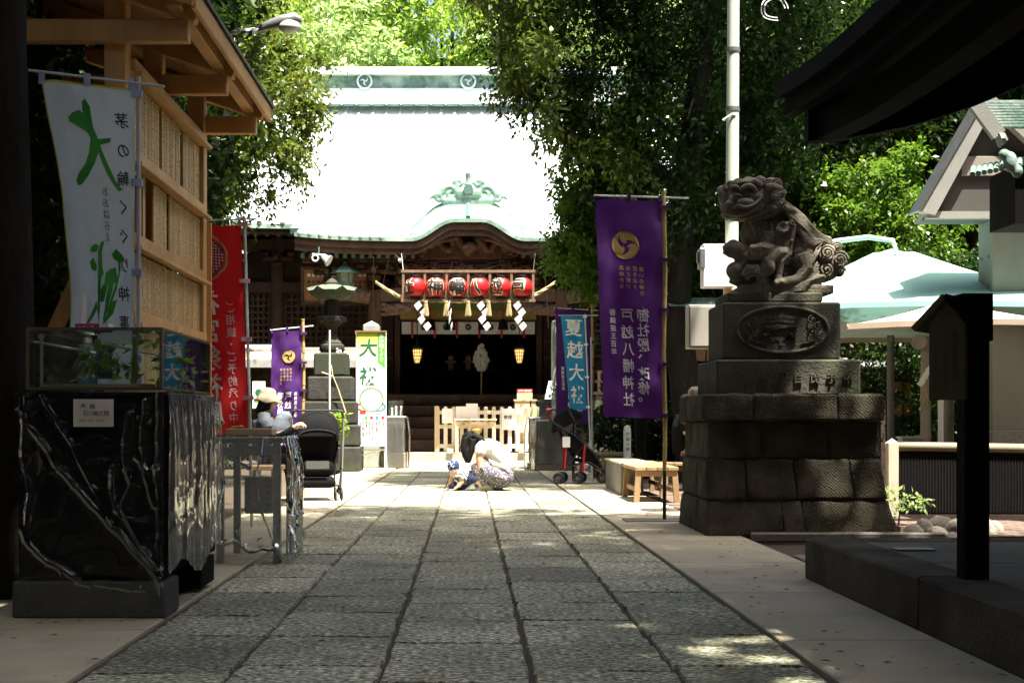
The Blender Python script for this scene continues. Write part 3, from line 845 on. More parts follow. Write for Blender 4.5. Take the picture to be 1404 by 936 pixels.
# standing battens along the slope
for i in range(31):
    u = (i + 0.5) / 31
    g = G(); pts = [Vector(main_roof(u, v / 10)) + Vector((0, 0, .02)) for v in range(11)]
    for a, b in zip(pts[:-1], pts[1:]): g.bar(a, b, .07, .05)
    g.build('roof_batten', m_copper, roof)
    p = main_roof(u, 0)
    g = G(); g.ell((p[0], p[1] - .03, p[2] + .02), (.075, .06, .075), 10, 6); g.build('batten_cap', m_patina, roof)
g = G()
for i in range(40):
    a = main_roof(i / 40, 0); b = main_roof((i + 1) / 40, 0)
    g.bar((a[0], a[1] - .02, a[2] - .07), (b[0], b[1] - .02, b[2] - .07), .06, .12)
g.build('eave_board', m_patina, hall)
g = G()
for i in range(40):
    a = main_roof(i / 40, 0); b = main_roof((i + 1) / 40, 0)
    g.bar((a[0], a[1] + .12, a[2] - .2), (b[0], b[1] + .12, b[2] - .2), .1, .13)
g.build('eave_beam', m_wood, hall)
g = G(); g.grid(lambda u, v: (lerp(-9, 9, u), lerp(36.5, 38.1, v) - HY, lerp(5.86, 6.15, v)), 2, 1); g.build('soffit', m_wood_d, hall)
RAF = G().box((0, 0.7, 0), (.1, 1.5, .13)).mesh('rafter', m_wood)
for i in range(60):
    o = link('rafter', RAF, hall); o.location = (-8.7 + i * .295, 36.52 - HY, 5.72); o.rotation_euler = (.14, 0, 0)
# ridge with crests
hb('ridge_base', m_copper, [(-6.3, 6.3, 42.55, 43.45, 10.4, 10.87)])
rd = hb('ridge', m_patina, [(-6.25, 6.25, 42.65, 43.35, 10.87, 11.27)])
hb('ridge_cap', m_copper, [(-6.45, 6.45, 42.4, 43.6, 11.27, 11.4), (-6.4, 6.4, 42.62, 43.38, 11.4, 11.53)])
def tomoe_outline(n=14):
    """one comma of a three-comma swirl (unit disc): round head, tail sweeping along the rim"""
    out = []
    hx, hy, hr = 0.0, 0.53, 0.40
    for i in range(n + 1):
        a = lerp(-PI * 0.62, PI * 0.5, i / n); out.append((hx + hr * math.cos(a), hy + hr * math.sin(a)))
    for i in range(1, n + 1):
        a = lerp(PI * 0.5, PI * 1.10, i / n); r_ = lerp(.93, .97, i / n); out.append((r_ * math.cos(a), r_ * math.sin(a)))
    for i in range(1, n):
        t = i / n; a = lerp(PI * 1.10, PI * 0.40, t); r_ = lerp(.95, .17, t ** .8); out.append((r_ * math.cos(a), r_ * math.sin(a)))
    return out
def tomoe(g, fn, mirror=False, R=1.0):
    o = tomoe_outline()
    if R < .1: o = o[::2]
    for k in range(3):
        a = k * 2 * PI / 3; c_, s_ = math.cos(a), math.sin(a)
        vs = []
        for x, y in o:
            X, Y_ = x * c_ - y * s_, x * s_ + y * c_
            vs.append(fn((-X if mirror else X) * R, -Y_ * R))
        # fan-friendly triangulation through bmesh later: ngon
        g.add(vs, [tuple(range(len(vs)))])
for k in range(-1, 2):
    x = k * 3.1
    g = G(); g.tube([(x, 42.60 - HY, 11.07), (x, 42.52 - HY, 11.07)], .24, 24); d = g.build('crest_disc', m_copper, rd)
    g = G(); tomoe(g, lambda u, v: (x + u, 42.515 - HY, 11.07 - v), R=.19); g.build('crest', m_patina_d, d)
CAPm = G().tube([(0, 0, 0), (0, -.12, 0)], .06, 10).mesh('ridge_tile_end', m_copper)
for i in range(28):
    o = link('ridge_tile_end', CAPm, rd); o.location = (-6.0 + i * .444, 42.56 - HY, 10.42)
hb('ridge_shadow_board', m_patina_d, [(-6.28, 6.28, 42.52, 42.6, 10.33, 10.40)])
for s in (-1, 1):       # demon-tile finial at each ridge end
    g = G(); g.box((s * 6.5, 43 - HY, 11.0), (.25, 1.1, 1.3), ch=.06); g.ell((s * 6.5, 43 - HY, 11.75), (.2, .35, .35)); g.build('ridge_end', m_patina, hall)

# --- porch roof with its undulating gable
KX = 4.0
def bump(x): return 0.44 * (0.5 + 0.5 * math.cos(PI * min(1, max(0, (abs(x) - .32) / 1.0))))
def porch(u, v):
    x = lerp(-KX, KX, u); t = v
    y = lerp(32.75, 37.6, t); up = .12 * (abs(u - .5) * 2) ** 4
    z = 5.12 + t * 1.45 + .18 * t * t + bump(x * lerp(1, .8, t)) * (1 - t) ** 1.1 + up * (1 - t)
    return (x, y - HY, z)
g = G(); g.grid(porch, 72, 14); pr_roof = g.build('porch_roof', m_copper, hall, 'all')
g = G()
N_ = 72
for i in range(N_):
    a = porch(i / N_, 0); b = porch((i + 1) / N_, 0)
    g.bar((a[0], a[1] - .02, a[2] - .03), (b[0], b[1] - .02, b[2] - .03), .08, .09)
g.build('eave_edge', m_patina, pr_roof)
for k, (dz, dy, h, m_) in enumerate(((.16, .05, .16, m_wood), (.30, .12, .13, m_carve))):
    g = G()
    for i in range(N_):
        a = porch(i / N_, 0); b = porch((i + 1) / N_, 0)
        g.bar((a[0], a[1] + dy, a[2] - dz), (b[0], b[1] + dy, b[2] - dz), .12, h)
    g.build('barge_board', m_, pr_roof)
# the raised crown of the gable: a lofted shell from the front arch back to a higher, wider arch
def crown_back(x): return 5.50 + .66 * (0.5 + 0.5 * math.cos(PI * min(1, max(0, (abs(x) - .45) / 1.15))))
def crown(u, v):
    x = lerp(-2.0, 2.0, u); f = porch(.5 + x / (2 * KX), 0)
    return (x * lerp(1, 1.04, v), lerp(32.74, 34.3, v) - HY, lerp(f[2] + .012, crown_back(x), v) + .05 * math.sin(PI * v) * (bump(x) / .44))
g = G(); g.grid(crown, 60, 12); cr_ = g.build('gable_crown', m_copper, pr_roof, 'all')
for k in range(1, 9):
    pts = [crown(.06 + .88 * i / 48, k / 9) for i in range(49)]
    g = G(); g.tube([(p[0], p[1] - .01, p[2] + .006) for p in pts], .018, 6); g.build('copper_course', m_patina, cr_)
g = G(); pts = [crown(i / 60, 1) for i in range(61)]; g.tube([(p[0], p[1] + .01, p[2]) for p in pts], .05, 8); g.build('crown_edge', m_patina, cr_)
g = G(); pts = [crown(.5, i / 8) for i in range(9)]; g.tube([(p[0], p[1], p[2] + .01) for p in pts], .06, 8); g.build('crown_ridge', m_patina_d, cr_)
for i in list(range(0, 9)) + list(range(25, 34)):
    u = (i + .5) / 34
    g = G(); pts = [porch(u, v / 5) for v in range(6)]
    for a, b in zip(pts[:-1], pts[1:]): g.bar((a[0], a[1], a[2] + .02), (b[0], b[1], b[2] + .02), .07, .05)
    g.ell((pts[0][0], pts[0][1] - .04, pts[0][2] + .02), (.06, .05, .06), 8, 6)
    g.build('roof_batten', m_copper, pr_roof)
for s in (-1, 1):
    g = G(); pts = [porch(0 if s < 0 else 1, v / 6) for v in range(7)]
    for p, q in zip(pts[:-1], pts[1:]): g.bar((p[0], p[1], p[2] + .05), (q[0], q[1], q[2] + .05), .2, .14)
    g.build('verge', m_patina, pr_roof)
# patina crest ornament on the gable
g = G()
cy, cz = 34.15 - HY, 6.12
g.box((0, cy, cz + .06), (1.25, .22, .16), ch=.04); g.box((0, cy - .02, cz + .24), (.62, .26, .22), ch=.05)
g.tube([(0, cy, cz + .3), (0, cy, cz + .62), (0, cy, cz + .74)], [.1, .07, .09], 10)
for s in (-1, 1):
    for (r0, ox, oz, turns) in ((.2, .42, .24, 1.3), (.13, .72, .13, 1.3), (.12, .24, .48, 1.2)):
        pts = []
        for i in range(22):
            a = i / 21 * turns * 2 * PI; r = r0 * (1 - i / 24)
            pts.append((s * (ox + r * math.cos(a)), cy - .05, cz + oz + r * math.sin(a)))
        g.tube(pts, [.055] * 20 + [.05, .03], 7)
    g.tube([(s * .3, cy, cz + .3), (s * .62, cy, cz + .36), (s * .95, cy, cz + .1)], [.09, .07, .03], 7)
blob('roof_ornament', g, .028, m_patina, pr_roof, 2)
g = G(); g.tube([(0, cy - .12, cz + .33), (0, cy - .19, cz + .33)], .12, 18); g.build('ornament_boss', m_patina_d, pr_roof)
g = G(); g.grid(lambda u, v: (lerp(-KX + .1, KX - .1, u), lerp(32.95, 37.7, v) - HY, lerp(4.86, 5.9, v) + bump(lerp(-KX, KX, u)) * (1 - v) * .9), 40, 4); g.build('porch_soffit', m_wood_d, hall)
RAF2 = G().box((0, .5, 0), (.085, 1.1, .1)).mesh('porch_rafter', m_wood)
RC2 = G().box((0, -.055, 0), (.09, .02, .105)).mesh('rafter_cap', m_patina_d)
for i in range(40):
    x = -3.85 + i * .1974
    if abs(x) < 1.25: continue
    o = link('porch_rafter', RAF2, hall); o.location = (x, 33.1 - HY, 4.76); o.rotation_euler = (.2, 0, 0)
    link('rafter_cap', RC2, o)
# porch posts, beams, brackets
for s in (-1, 1):
    p = hb('porch_post', m_wood, [(s * 2.2 - .15, s * 2.2 + .15, 33.35, 33.65, 0.45, 4.0)], ch=.03)
    hb('post_base', m_stone_d, [(s * 2.2 - .25, s * 2.2 + .25, 33.25, 33.749, -.05, .45)], ch=.04)
    o = link('bracket', BRKm, hall); o.location = (s * 2.2, 33.5 - HY, 4.22)
    for dx in (1.1, -1.1):
        if abs(s * 2.2 + dx) > 1.2: 
            o = link('bracket', BRKm, hall); o.location = (s * 2.2 + dx, 33.5 - HY, 4.2); o.scale = (.8, .8, .9)
    # bowed tie beam back to the hall
    g = G(); pts = [(s * 2.2, lerp(33.5, 38, i / 8) - HY, 3.8 + .7 * math.sin(PI * .5 * i / 8)) for i in range(9)]
    for a, b in zip(pts[:-1], pts[1:]): g.bar(a, b, .22, .3)
    g.build('tie_beam', m_wood, hall)
g = G()
for i in range(16):
    def bz(u): return 3.86 + .10 * math.sin(PI * u)
    a, b = i / 16, (i + 1) / 16
    g.bar((lerp(-2.1, 2.1, a), 33.5 - HY, bz(a)), (lerp(-2.1, 2.1, b), 33.5 - HY, bz(b)), .2, .3)
g.build('rainbow_beam', m_carve, hall)
hb('head_beam', m_wood, [(-3.9, 3.9, 33.38, 33.6, 4.64, 4.78)])
# bracket blocks between the porch posts
for i in range(5):
    o = link('bracket', BRKm, hall); o.location = (-1.6 + i * .8, 33.47 - HY, 4.22); o.scale = (.62, .8, .9)
    if i in (2,): o.scale = (.4, .6, .9)
# carvings: dragon in the gable, swirling clouds on the beams, beast heads on the nosings
def swirl(g, x, y, z, r, turns, th, dirn=1, sx=1.0, n=20):
    pts = []
    for i in range(n):
        a = i / (n - 1) * turns * 2 * PI * dirn + 1.0; q = r * (1 - .85 * i / (n - 1))
        pts.append((x + q * math.cos(a) * sx, y - .05 * i / n, z + q * math.sin(a)))
    g.tube(pts, [th * (1 - .4 * i / (n - 1)) for i in range(n)], 6)
rr = random.Random(3)
g = G()
yy = 33.25 - HY
pts = [(-.85 + 1.7 * i / 26, yy - .05 + .04 * math.sin(i), 5.02 + .17 * math.sin(i * .85) * (1 - .3 * abs(i - 13) / 13)) for i in range(27)]
g.tube(pts, [.05 + .05 * math.sin(PI * i / 26) for i in range(27)], 8)
g.ell((.05, yy - .15, 4.98), (.16, .13, .13)); g.ell((-.06, yy - .25, 4.93), (.1, .09, .07))
for k in range(30):
    swirl(g, rr.uniform(-.95, .95), yy + rr.uniform(-.1, .05), rr.uniform(4.84, 5.22), rr.uniform(.06, .13), 1.4, .028, rr.choice((-1, 1)))
g.box((0, yy + .1, 4.95), (2.1, .08, .5))
for s in (-1, 1):
    g.tube([(s * .2, yy - .1, 5.2), (s * .6, yy - .12, 5.12), (s * 1.05, yy - .05, 4.9)], [.07, .06, .03], 7)
    swirl(g, s * 1.1, yy - .02, 4.84, .11, 1.5, .03, s)
    swirl(g, s * 1.55, yy + .02, 4.84, .09, 1.3, .028, s)
blob('dragon_carving', g, .018, m_carve, hall, 1)
g = G()
for k in range(46):
    swirl(g, rr.uniform(-1.5, 1.5), 33.36 - HY + rr.uniform(-.08, .02), rr.uniform(4.12, 4.62), rr.uniform(.07, .16), 1.4, .03, rr.choice((-1, 1)), rr.uniform(1, 1.6))
for k in range(7):
    x = rr.uniform(-1.3, 1.3); g.tube([(x, 33.3 - HY, 4.2), (x + rr.uniform(-.3, .3), 33.25 - HY, 4.4), (x + rr.uniform(-.5, .5), 33.3 - HY, 4.6)], [.06, .05, .02], 7)
g.box((0, 33.46 - HY, 4.37), (3.3, .06, .5))
blob('cloud_carving', g, .02, m_carve, hall, 1)
for s in (-1, 1):
    g = G()
    g.tube([(s * 2.3, 33.45 - HY, 3.82), (s * 2.75, 33.4 - HY, 3.9), (s * 3.2, 33.35 - HY, 3.98), (s * 3.5, 33.32 - HY, 4.14)], [.17, .19, .15, .05], 10)
    g.tube([(s * 2.9, 33.3 - HY, 3.86), (s * 3.2, 33.28 - HY, 3.68), (s * 3.45, 33.28 - HY, 3.72), (s * 3.55, 33.28 - HY, 3.86)], [.09, .075, .055, .02], 8)
    for k in range(6): swirl(g, s * (2.5 + k * .17), 33.24 - HY, 3.86 + .05 * math.sin(k * 2), .09, 1.5, .024, s)
    blob('beast_nosing', g, .02, m_carve, hall, 1)
    g = G()        # inner curled bracket carving below the beam
    for k in range(9): swirl(g, s * (2.0 - k * .085), 33.38 - HY, 3.58 - .025 * (k % 4), .1 - k * .005, 1.4, .026, -s)
    g.tube([(s * 2.06, 33.42 - HY, 3.42), (s * 1.6, 33.42 - HY, 3.46), (s * 1.3, 33.42 - HY, 3.6)], [.05, .05, .03], 7)
    g.box((s * 1.7, 33.48 - HY, 3.6), (.75, .05, .2))
    blob('curled_bracket', g, .018, m_carve, hall, 1)
# inner opening: blind, white crest curtain, red bands
hb('frame_post', m_wood, [(-1.95, -1.8, 37.6, 37.78, 1.6, 5.6)]); hb('frame_post', m_wood, [(1.8, 1.95, 37.6, 37.78, 1.6, 5.6)])
for s in (-1, 1):
    hb('folding_door', m_wood_d, [(s * 1.98 if s > 0 else -2.32, 2.32 if s > 0 else -1.98, 37.64, 37.72, 1.6, 4.1)], ch=.01)
    hb('door_rail', m_wood, [(s * 1.99 if s > 0 else -2.31, 2.31 if s > 0 else -1.99, 37.6, 37.64, z, z + .07) for z in (1.62, 2.55, 3.0, 4.0)])
hb('blind', m_blind, [(-1.79, 1.79, 37.5, 37.53, 3.83, 4.05)]); hb('brocade_band', m_gold, [(-1.79, 1.79, 37.48, 37.51, 3.56, 3.83)])
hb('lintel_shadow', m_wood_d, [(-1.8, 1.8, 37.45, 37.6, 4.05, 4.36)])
hb('curtain_rod', m_wood, [(-1.85, 1.85, 37.42, 37.46, 3.52, 3.56)])
g = G(); g.grid(lambda u, v: (lerp(-1.75, 1.75, u), 37.4 + .025 * math.sin(u * 60) * v - HY, lerp(3.52, 3.2, v)), 90, 3); cu = g.build('crest_curtain', m_white, hall, 'all')
for i in range(6):
    hb('red_band', m_red, [(-1.47 + i * .586 - .03, -1.47 + i * .586 + .03, 37.35, 37.362, 3.1, 3.52)], cu)
for i in range(5):
    x = -1.17 + i * .586
    g = G(); tomoe(g, lambda u, v: (x + u, 37.355 - HY, 3.38 - v), R=.085); g.build('crest', m_black, cu)
# altar furniture inside
m_dim = mat('altar_cloth', (0.3, 0.28, 0.25), .8)
al = thing('offering_table', 'dark table with offering stands deep inside the hall', 'table', (0, 40.5, 1.6))
G().box((0, 0, .75), (2.4, .6, .06)).build('tabletop', m_wood, al)
for s in (-1, 1): G().box((s * 1.1, 0, .36), (.08, .5, .72)).build('leg', m_wood, al)
for i, x in enumerate((-.5, 0, .5)):
    t = thing('offering_stand', ['small pale offering stand at the left of the altar table', 'small pale offering stand in the middle of the altar table', 'small pale offering stand at the right of the altar table'][i], 'offering stand', (x, 40.45, 2.381), group='offering stands on the altar table')
    G().box((0, 0, .1), (.14, .14, .2)).build('base', m_newwood, t); G().box((0, 0, .225), (.3, .3, .05), ch=.01).build('tray', m_newwood, t)
    G().ell((0, 0, .32), (.08, .08, .09)).build('rice_cake', m_white, t)
# white paper wand hanging in the doorway
g = G(); rr = random.Random(9)
for k in range(120):
    a = rr.uniform(0, 2 * PI); z = rr.uniform(0, .62); r = .2 * math.sin(PI * min(1, .15 + z / .75)) * rr.uniform(.6, 1)
    x, y = r * math.cos(a), r * math.sin(a); w = .035
    g.add([(x - w, y, z), (x + w, y + .01, z), (x + w * .6, y * 1.1, z - .12), (x - w * 1.2, y * 1.1, z - .1)], [(0, 1, 2, 3)])
pw = thing('paper_wand', 'white bundle of paper streamers standing on a pole inside the hall', 'wand', (PX(660, 37.1), 37.1, 1.6))
g2 = G(); g2.tube([(0, 0, 0), (0, 0, 1.3)], .02, 8); g2.build('pole', m_newwood, pw)
g.v = [(x, y, z + .72) for x, y, z in g.v]; g.build('streamers', m_white, pw)

# --- lit hanging lanterns
m_glow = glowmat('lantern_glow', (1.0, 0.58, 0.18), .42)
for i, px in enumerate((572, 712)):
    t = thing('hanging_lantern', ['lit golden grid lantern hanging at the left of the dark doorway', 'lit golden grid lantern hanging at the right of the dark doorway'][i], 'lantern', (PX(px, 37.2), 37.2, PZ(498, 37.2)), group='lit lanterns in the doorway')
    prof = [(.06, 0), (.095, .1), (.13, .36)]
    G().lathe(prof, 6, (0, 0, 0)).build('glow_paper', m_glow, t)
    g = G()
    for k in range(12):
        a = k * PI / 6
        g.tube([(r * 1.03 * math.cos(a), r * 1.03 * math.sin(a), z) for r, z in prof], .009, 5)
    for z, r in ((.0, .065), (.1, .1), (.19, .112), (.28, .122), (.36, .135)):
        g.tube([(r * math.cos(a * PI / 9), r * math.sin(a * PI / 9), z) for a in range(19)], .009, 5)
    g.build('grid', m_black, t)
    G().lathe([(.19, .38), (.17, .41), (.05, .5), (.02, .55)], 12).build('cap', m_black, t)
    G().tube([(0, 0, .5), (0, 0, 1.6)], .012, 6).build('chain', m_black, t)
# bells with red straps behind the ropes
for i, px in enumerate((590, 617.5, 662.5, 690)):
    t = thing('bell', ['first', 'second', 'third', 'fourth'][i] + ' black bell from the left hanging before the white crest curtain', 'bell', (PX(px, 36.9), 36.9, PZ(452, 36.9)), group='black bells')
    G().lathe([(.14, 0), (.13, .08), (.11, .2), (.05, .27)], 14).build('body', m_black, t, True)
    G().tube([(0, 0, .25), (0, 0, .8)], .012, 6).build('cord', m_red, t)

# --- lantern rack with six red paper lanterns
LY = 32.45
m_rack = mat('rack_timber', (0.16, 0.10, 0.06), .7, .3, 6)
x0, x1 = PX(553, LY), PX(731, LY); z0, z1 = PZ(412, LY), PZ(372, LY)
rk = thing('lantern_rack', 'long open timber frame holding the row of red paper lanterns', 'rack', (0, LY, 0))
g = G(); g.box(((x0 + x1) / 2, 0, z0), (x1 - x0 + .1, .1, .06)); g.build('rail', m_rack, rk)
g = G(); g.box(((x0 + x1) / 2, 0, z1), (x1 - x0 + .1, .1, .06)); g.build('rail', m_rack, rk)
for i in range(7): G().box((lerp(x0, x1, i / 6), 0, (z0 + z1) / 2), (.055, .075, z1 - z0 - .06)).build('upright', m_rack, rk)
for x in (x0, x1):
    G().tube([(x, 0, z1), (x * 1.05, .4, z1 + .55)], .012, 5).build('hanging_wire', m_black, rk)
m_lan = mat('red_lantern_paper', (0.52, 0.012, 0.012), .45, .12, 3, trans=.12)
m_cream = mat('cream_outline', (0.75, 0.65, 0.42), .7, .05)
m_ink = mat('black_ink', (0.012, 0.012, 0.014), .6, .1)
LCH = [('社', -58), ('神', -4), ('幡', -2), ('八', -38), ('越', -42), ('戸', -36)]
def lantern_mesh():
    prof = []
    for i in range(29):
        t = i / 28; a = lerp(-1.28, 1.28, t); r = .235 * math.cos(a) ** .75 + (.006 if i % 2 else 0)
        prof.append((r, .21 * math.sin(a) / math.sin(1.28)))
    return G().lathe(prof, 28).mesh('paper_shade', m_lan, True)
LMESH = lantern_mesh()
for i, (ch, ang) in enumerate(LCH):
    cx = lerp(x0, x1, (i + .5) / 6) + (.03 if i == 0 else 0); cz = (z0 + z1) / 2 - .03
    t = thing('paper_lantern', 'red paper lantern with the black character %s, %s from the left in the timber frame' % (ch, ['first', 'second', 'third', 'fourth', 'fifth', 'sixth'][i]), 'lantern', (cx, LY, cz - .25), group='red paper lanterns')
    o = link('paper_shade', LMESH, t); o.location = (0, 0, .25)
    for z in (-.0, .5): G().lathe([(.105, z - .025), (.11, z), (.105, z + .025)], 18).build('rim', m_black, t, True)
    G().tube([(0, 0, .5), (0, 0, .58)], .012, 6).build('hook', m_black, t)
    for (bold, off, m_) in ((.055, .006, m_cream), (.022, .012, m_ink)):
        vs, fs = glyph(ch, bold)
        # subdivide so the strokes follow the curved paper
        me = bpy.data.meshes.new('x'); me.from_pydata([(x * .42, y * .40, 0) for x, y in vs], [], fs)
        bm = bmesh.new(); bm.from_mesh(me); bmesh.ops.triangulate(bm, faces=bm.faces)
        bmesh.ops.subdivide_edges(bm, edges=[e for e in bm.edges if e.calc_length() > .05], cuts=2)
        a0 = math.radians(ang)
        for v in bm.verts:
            x, y = v.co.x, v.co.y
            zz = max(-.205, min(.205, y)); r = .235 * math.cos(math.asin(max(-1, min(1, zz / .21 * .958)))) ** .75 + .008 + off
            th = a0 + x / .235
            v.co = (r * math.sin(th), -r * math.cos(th), .25 + zz)
        bm.to_mesh(me); bm.free(); me.materials.append(m_)
        lt = link('lettering', me, o); lt.location = (0, 0, -.25)
# --- straw rope with tassels and zigzag paper
m_straw = mat('straw', (0.46, 0.36, 0.17), .8, .3, 12, .4, 60, stretch=(1, 1, 4))
m_straw2 = mat('straw_tassel', (0.30, 0.25, 0.12), .85, .3, 20, .3, 60)
def rope_c(u):
    px = lerp(515, 762, u)
    py = 410 - 22 * max(0, (abs(u - .5) * 2 - .66) / .34) ** 1.4 - 1.5 * math.cos(u * 2 * PI)
    return Vector((PX(px, LY + .1), LY + .1, PZ(py, LY + .1)))
rp_ = thing('straw_rope', 'twisted straw rope strung along the foot of the lantern frame', 'rope', (0, LY + .1, 0))
for k in range(3):
    g = G(); pts = []; rs = []
    for i in range(141):
        u = i / 140; c = rope_c(u); R_ = .042 * (.55 + .45 * math.sin(PI * u)); a = u * 42 + k * 2 * PI / 3
        pts.append((c.x, c.y - (LY + .1) + R_ * math.cos(a), c.z + R_ * math.sin(a))); rs.append(R_ * .72)
    g.tube(pts, rs, 6); g.build('strand', m_straw, rp_, 'all')
for i, px in enumerate((584, 612, 642, 670, 698)):
    c = Vector((PX(px, LY - .2), LY - .2, PZ(413, LY - .2)))
    t = thing('straw_tassel', ['first', 'second', 'third', 'fourth', 'fifth'][i] + ' straw tassel from the left hanging on the straw rope', 'tassel', (c.x, c.y, c.z - .34), group='straw tassels on the rope')
    g = G()
    for k in range(26):
        a = k * 2.4; r = .07 * math.sqrt((k + .5) / 26)
        g.tube([(r * .35 * math.cos(a), r * .35 * math.sin(a), .36), (r * .6 * math.cos(a), r * .6 * math.sin(a), .2), (r * math.cos(a), r * math.sin(a), random.uniform(0, .04))], .011, 4)
    g.build('straw_bundle', m_straw2, t)
    G().tube([(0, 0, .31), (0, 0, .34)], .04, 10).build('binding', m_straw, t)
for i, (px, rz, sk) in enumerate(((576, .2, .05), (617, 1.25, .03), (662, .1, .02), (712, .0, .015))):
    c = Vector((PX(px, LY - .25), LY - .25, PZ(413, LY - .25)))
    t = thing('paper_streamer', ['slanting', 'edge-on', 'broad middle', 'broad outer'][i] + ' white zigzag paper streamer hanging from the straw rope, ' + ['first', 'second', 'third', 'fourth'][i] + ' from the left', 'streamer', (c.x, c.y, c.z - .66), rz, group='zigzag paper streamers on the rope')
    for k in range(4):
        g = G(); z = .64 - k * .155; x = sk * k * .8 + (.045 if k % 2 else -.045); w = .095
        g.add([(x - w, -.004 * k, z - .07), (x + .02, -.004 * k, z + .03), (x + w, -.004 * k + .02, z - .07), (x - .01, -.004 * k + .03, z - .19),
               (x - w, -.004 * k + .004, z - .07), (x + .02, -.004 * k + .004, z + .03), (x + w, -.004 * k + .024, z - .07), (x - .01, -.004 * k + .034, z - .19)],
              [(0, 1, 2, 3), (7, 6, 5, 4), (0, 4, 5, 1), (1, 5, 6, 2), (2, 6, 7, 3), (3, 7, 4, 0)])
        g.build('paper_fold', m_paper, t)
    G().tube([(0, 0, .62), (0, 0, .68)], .006, 5).build('string', m_straw, t)

# --- votive picture board on the wall, bronze lantern, floodlight, wires
vb = thing('donor_board', 'brown painted donor board with rows of black writing under the eave', 'board', (0, 35.2, 0))
m_donor = mat('donor_board_wood', (0.33, 0.15, 0.06), .6, .25, 4, .1)
bx0, bx1, bz0, bz1 = PX(415, 35.2), PX(505, 35.2), PZ(416, 35.2), PZ(368, 35.2)
G().box(((bx0 + bx1) / 2, 0, (bz0 + bz1) / 2), (bx1 - bx0, .06, bz1 - bz0)).build('panel', m_donor, vb)
g = G()
for z in (bz0, bz1): g.box(((bx0 + bx1) / 2, -.02, z), (bx1 - bx0 + .08, .12, .07))
for x in (bx0, bx1): g.box((x, -.02, (bz0 + bz1) / 2), (.07, .12, bz1 - bz0 - .07))
g.build('frame', m_wood, vb)
g = G(); names = '奉納鳥居田中山本高橋伊藤木村小川大野石井金子清水松本'
for k in range(13):
    write_col(g, lambda u, v: (u, -.034, -v), names[k % 9:k % 9 + 3], bx0 + .16 + k * .115, -(bz1 - .34), .09, .09, .11)
g.build('lettering', m_ink, vb)
for k in range(13):
    if k % 13 in (8, 9, 10): continue
    G().tube([(bx0 + .16 + k * .115, -.034, bz1 - .17), (bx0 + .16 + k * .115, -.05, bz1 - .17)], .045, 10).build('white_crest', m_white, vb)
bl = thing('bronze_lantern', 'green bronze lantern hanging under the eave above the stone lantern', 'lantern', (PX(473, 33.2), 33.2, PZ(392, 33.2)))
G().lathe([(.2, 0), (.22, .05), (.2, .08)], 6).build('base', m_patina_d, bl)
G().lathe([(.17, .08), (.19, .3)], 6).build('light_box', mat('frosted_glass', (.3, .33, .26), .3, .1), bl)
g = G()
for k in range(6):
    a = k * PI / 3; g.tube([(.18 * math.cos(a), .18 * math.sin(a), .08), (.2 * math.cos(a), .2 * math.sin(a), .3)], .014, 5)
g.build('bars', m_patina_d, bl)
G().lathe([(.36, .3), (.33, .33), (.12, .46), (.05, .5), (.05, .56)], 6).build('roof', m_patina_d, bl)
G().tube([(0, 0, .5), (0, 0, 1.0)], .012, 5).build('chain', m_black, bl)
fl_ = thing('floodlight', 'white floodlight on a bracket under the porch eave', 'lamp', (PX(440, 32.7), 32.7, PZ(352, 32.7)))
G().tube([(.05, 0, .02), (.13, -.04, -.06), (.2, -.06, -.1)], [.06, .085, .14], 14).build('reflector', m_white, fl_, True)
g = G(); g.tube([(-.13 + .07 * math.cos(a * PI / 8), 0, -.03 + .07 * math.sin(a * PI / 8)) for a in range(17)], .018, 6); g.tube([(-.2, 0, .06), (.08, 0, .04)], .02, 6); g.build('yoke', m_white, fl_)
G().tube([(-.05, 0, .03), (-.05, .1, .4)], .015, 6).build('bracket', m_patina_d, fl_)
bu = thing('spotlight', 'small white spotlight on a cord under the porch', 'lamp', (PX(549, 32.8), 32.8, PZ(357, 32.8)))
G().ell((0, 0, 0), (.06, .06, .05)).build('bulb', m_white, bu); G().tube([(0, 0, .03), (-.2, .05, .22)], .006, 5).build('cord', m_white, bu)
for i, (a, b, lab) in enumerate((((512, 352), (511, 440), 'thin upright wire before the left porch post'), ((535, 347), (513, 440), 'slanting wire before the left porch post'), ((747, 372), (752, 450), 'thin wire before the right porch post'))):
    g = G(); g.tube([(PX(a[0], 32.7), 32.7, PZ(a[1], 32.7)), (PX(b[0], 33.2), 33.2, PZ(b[1], 33.2))], .012, 5)
    tag(g.build('wire', m_wood), lab, 'wire')
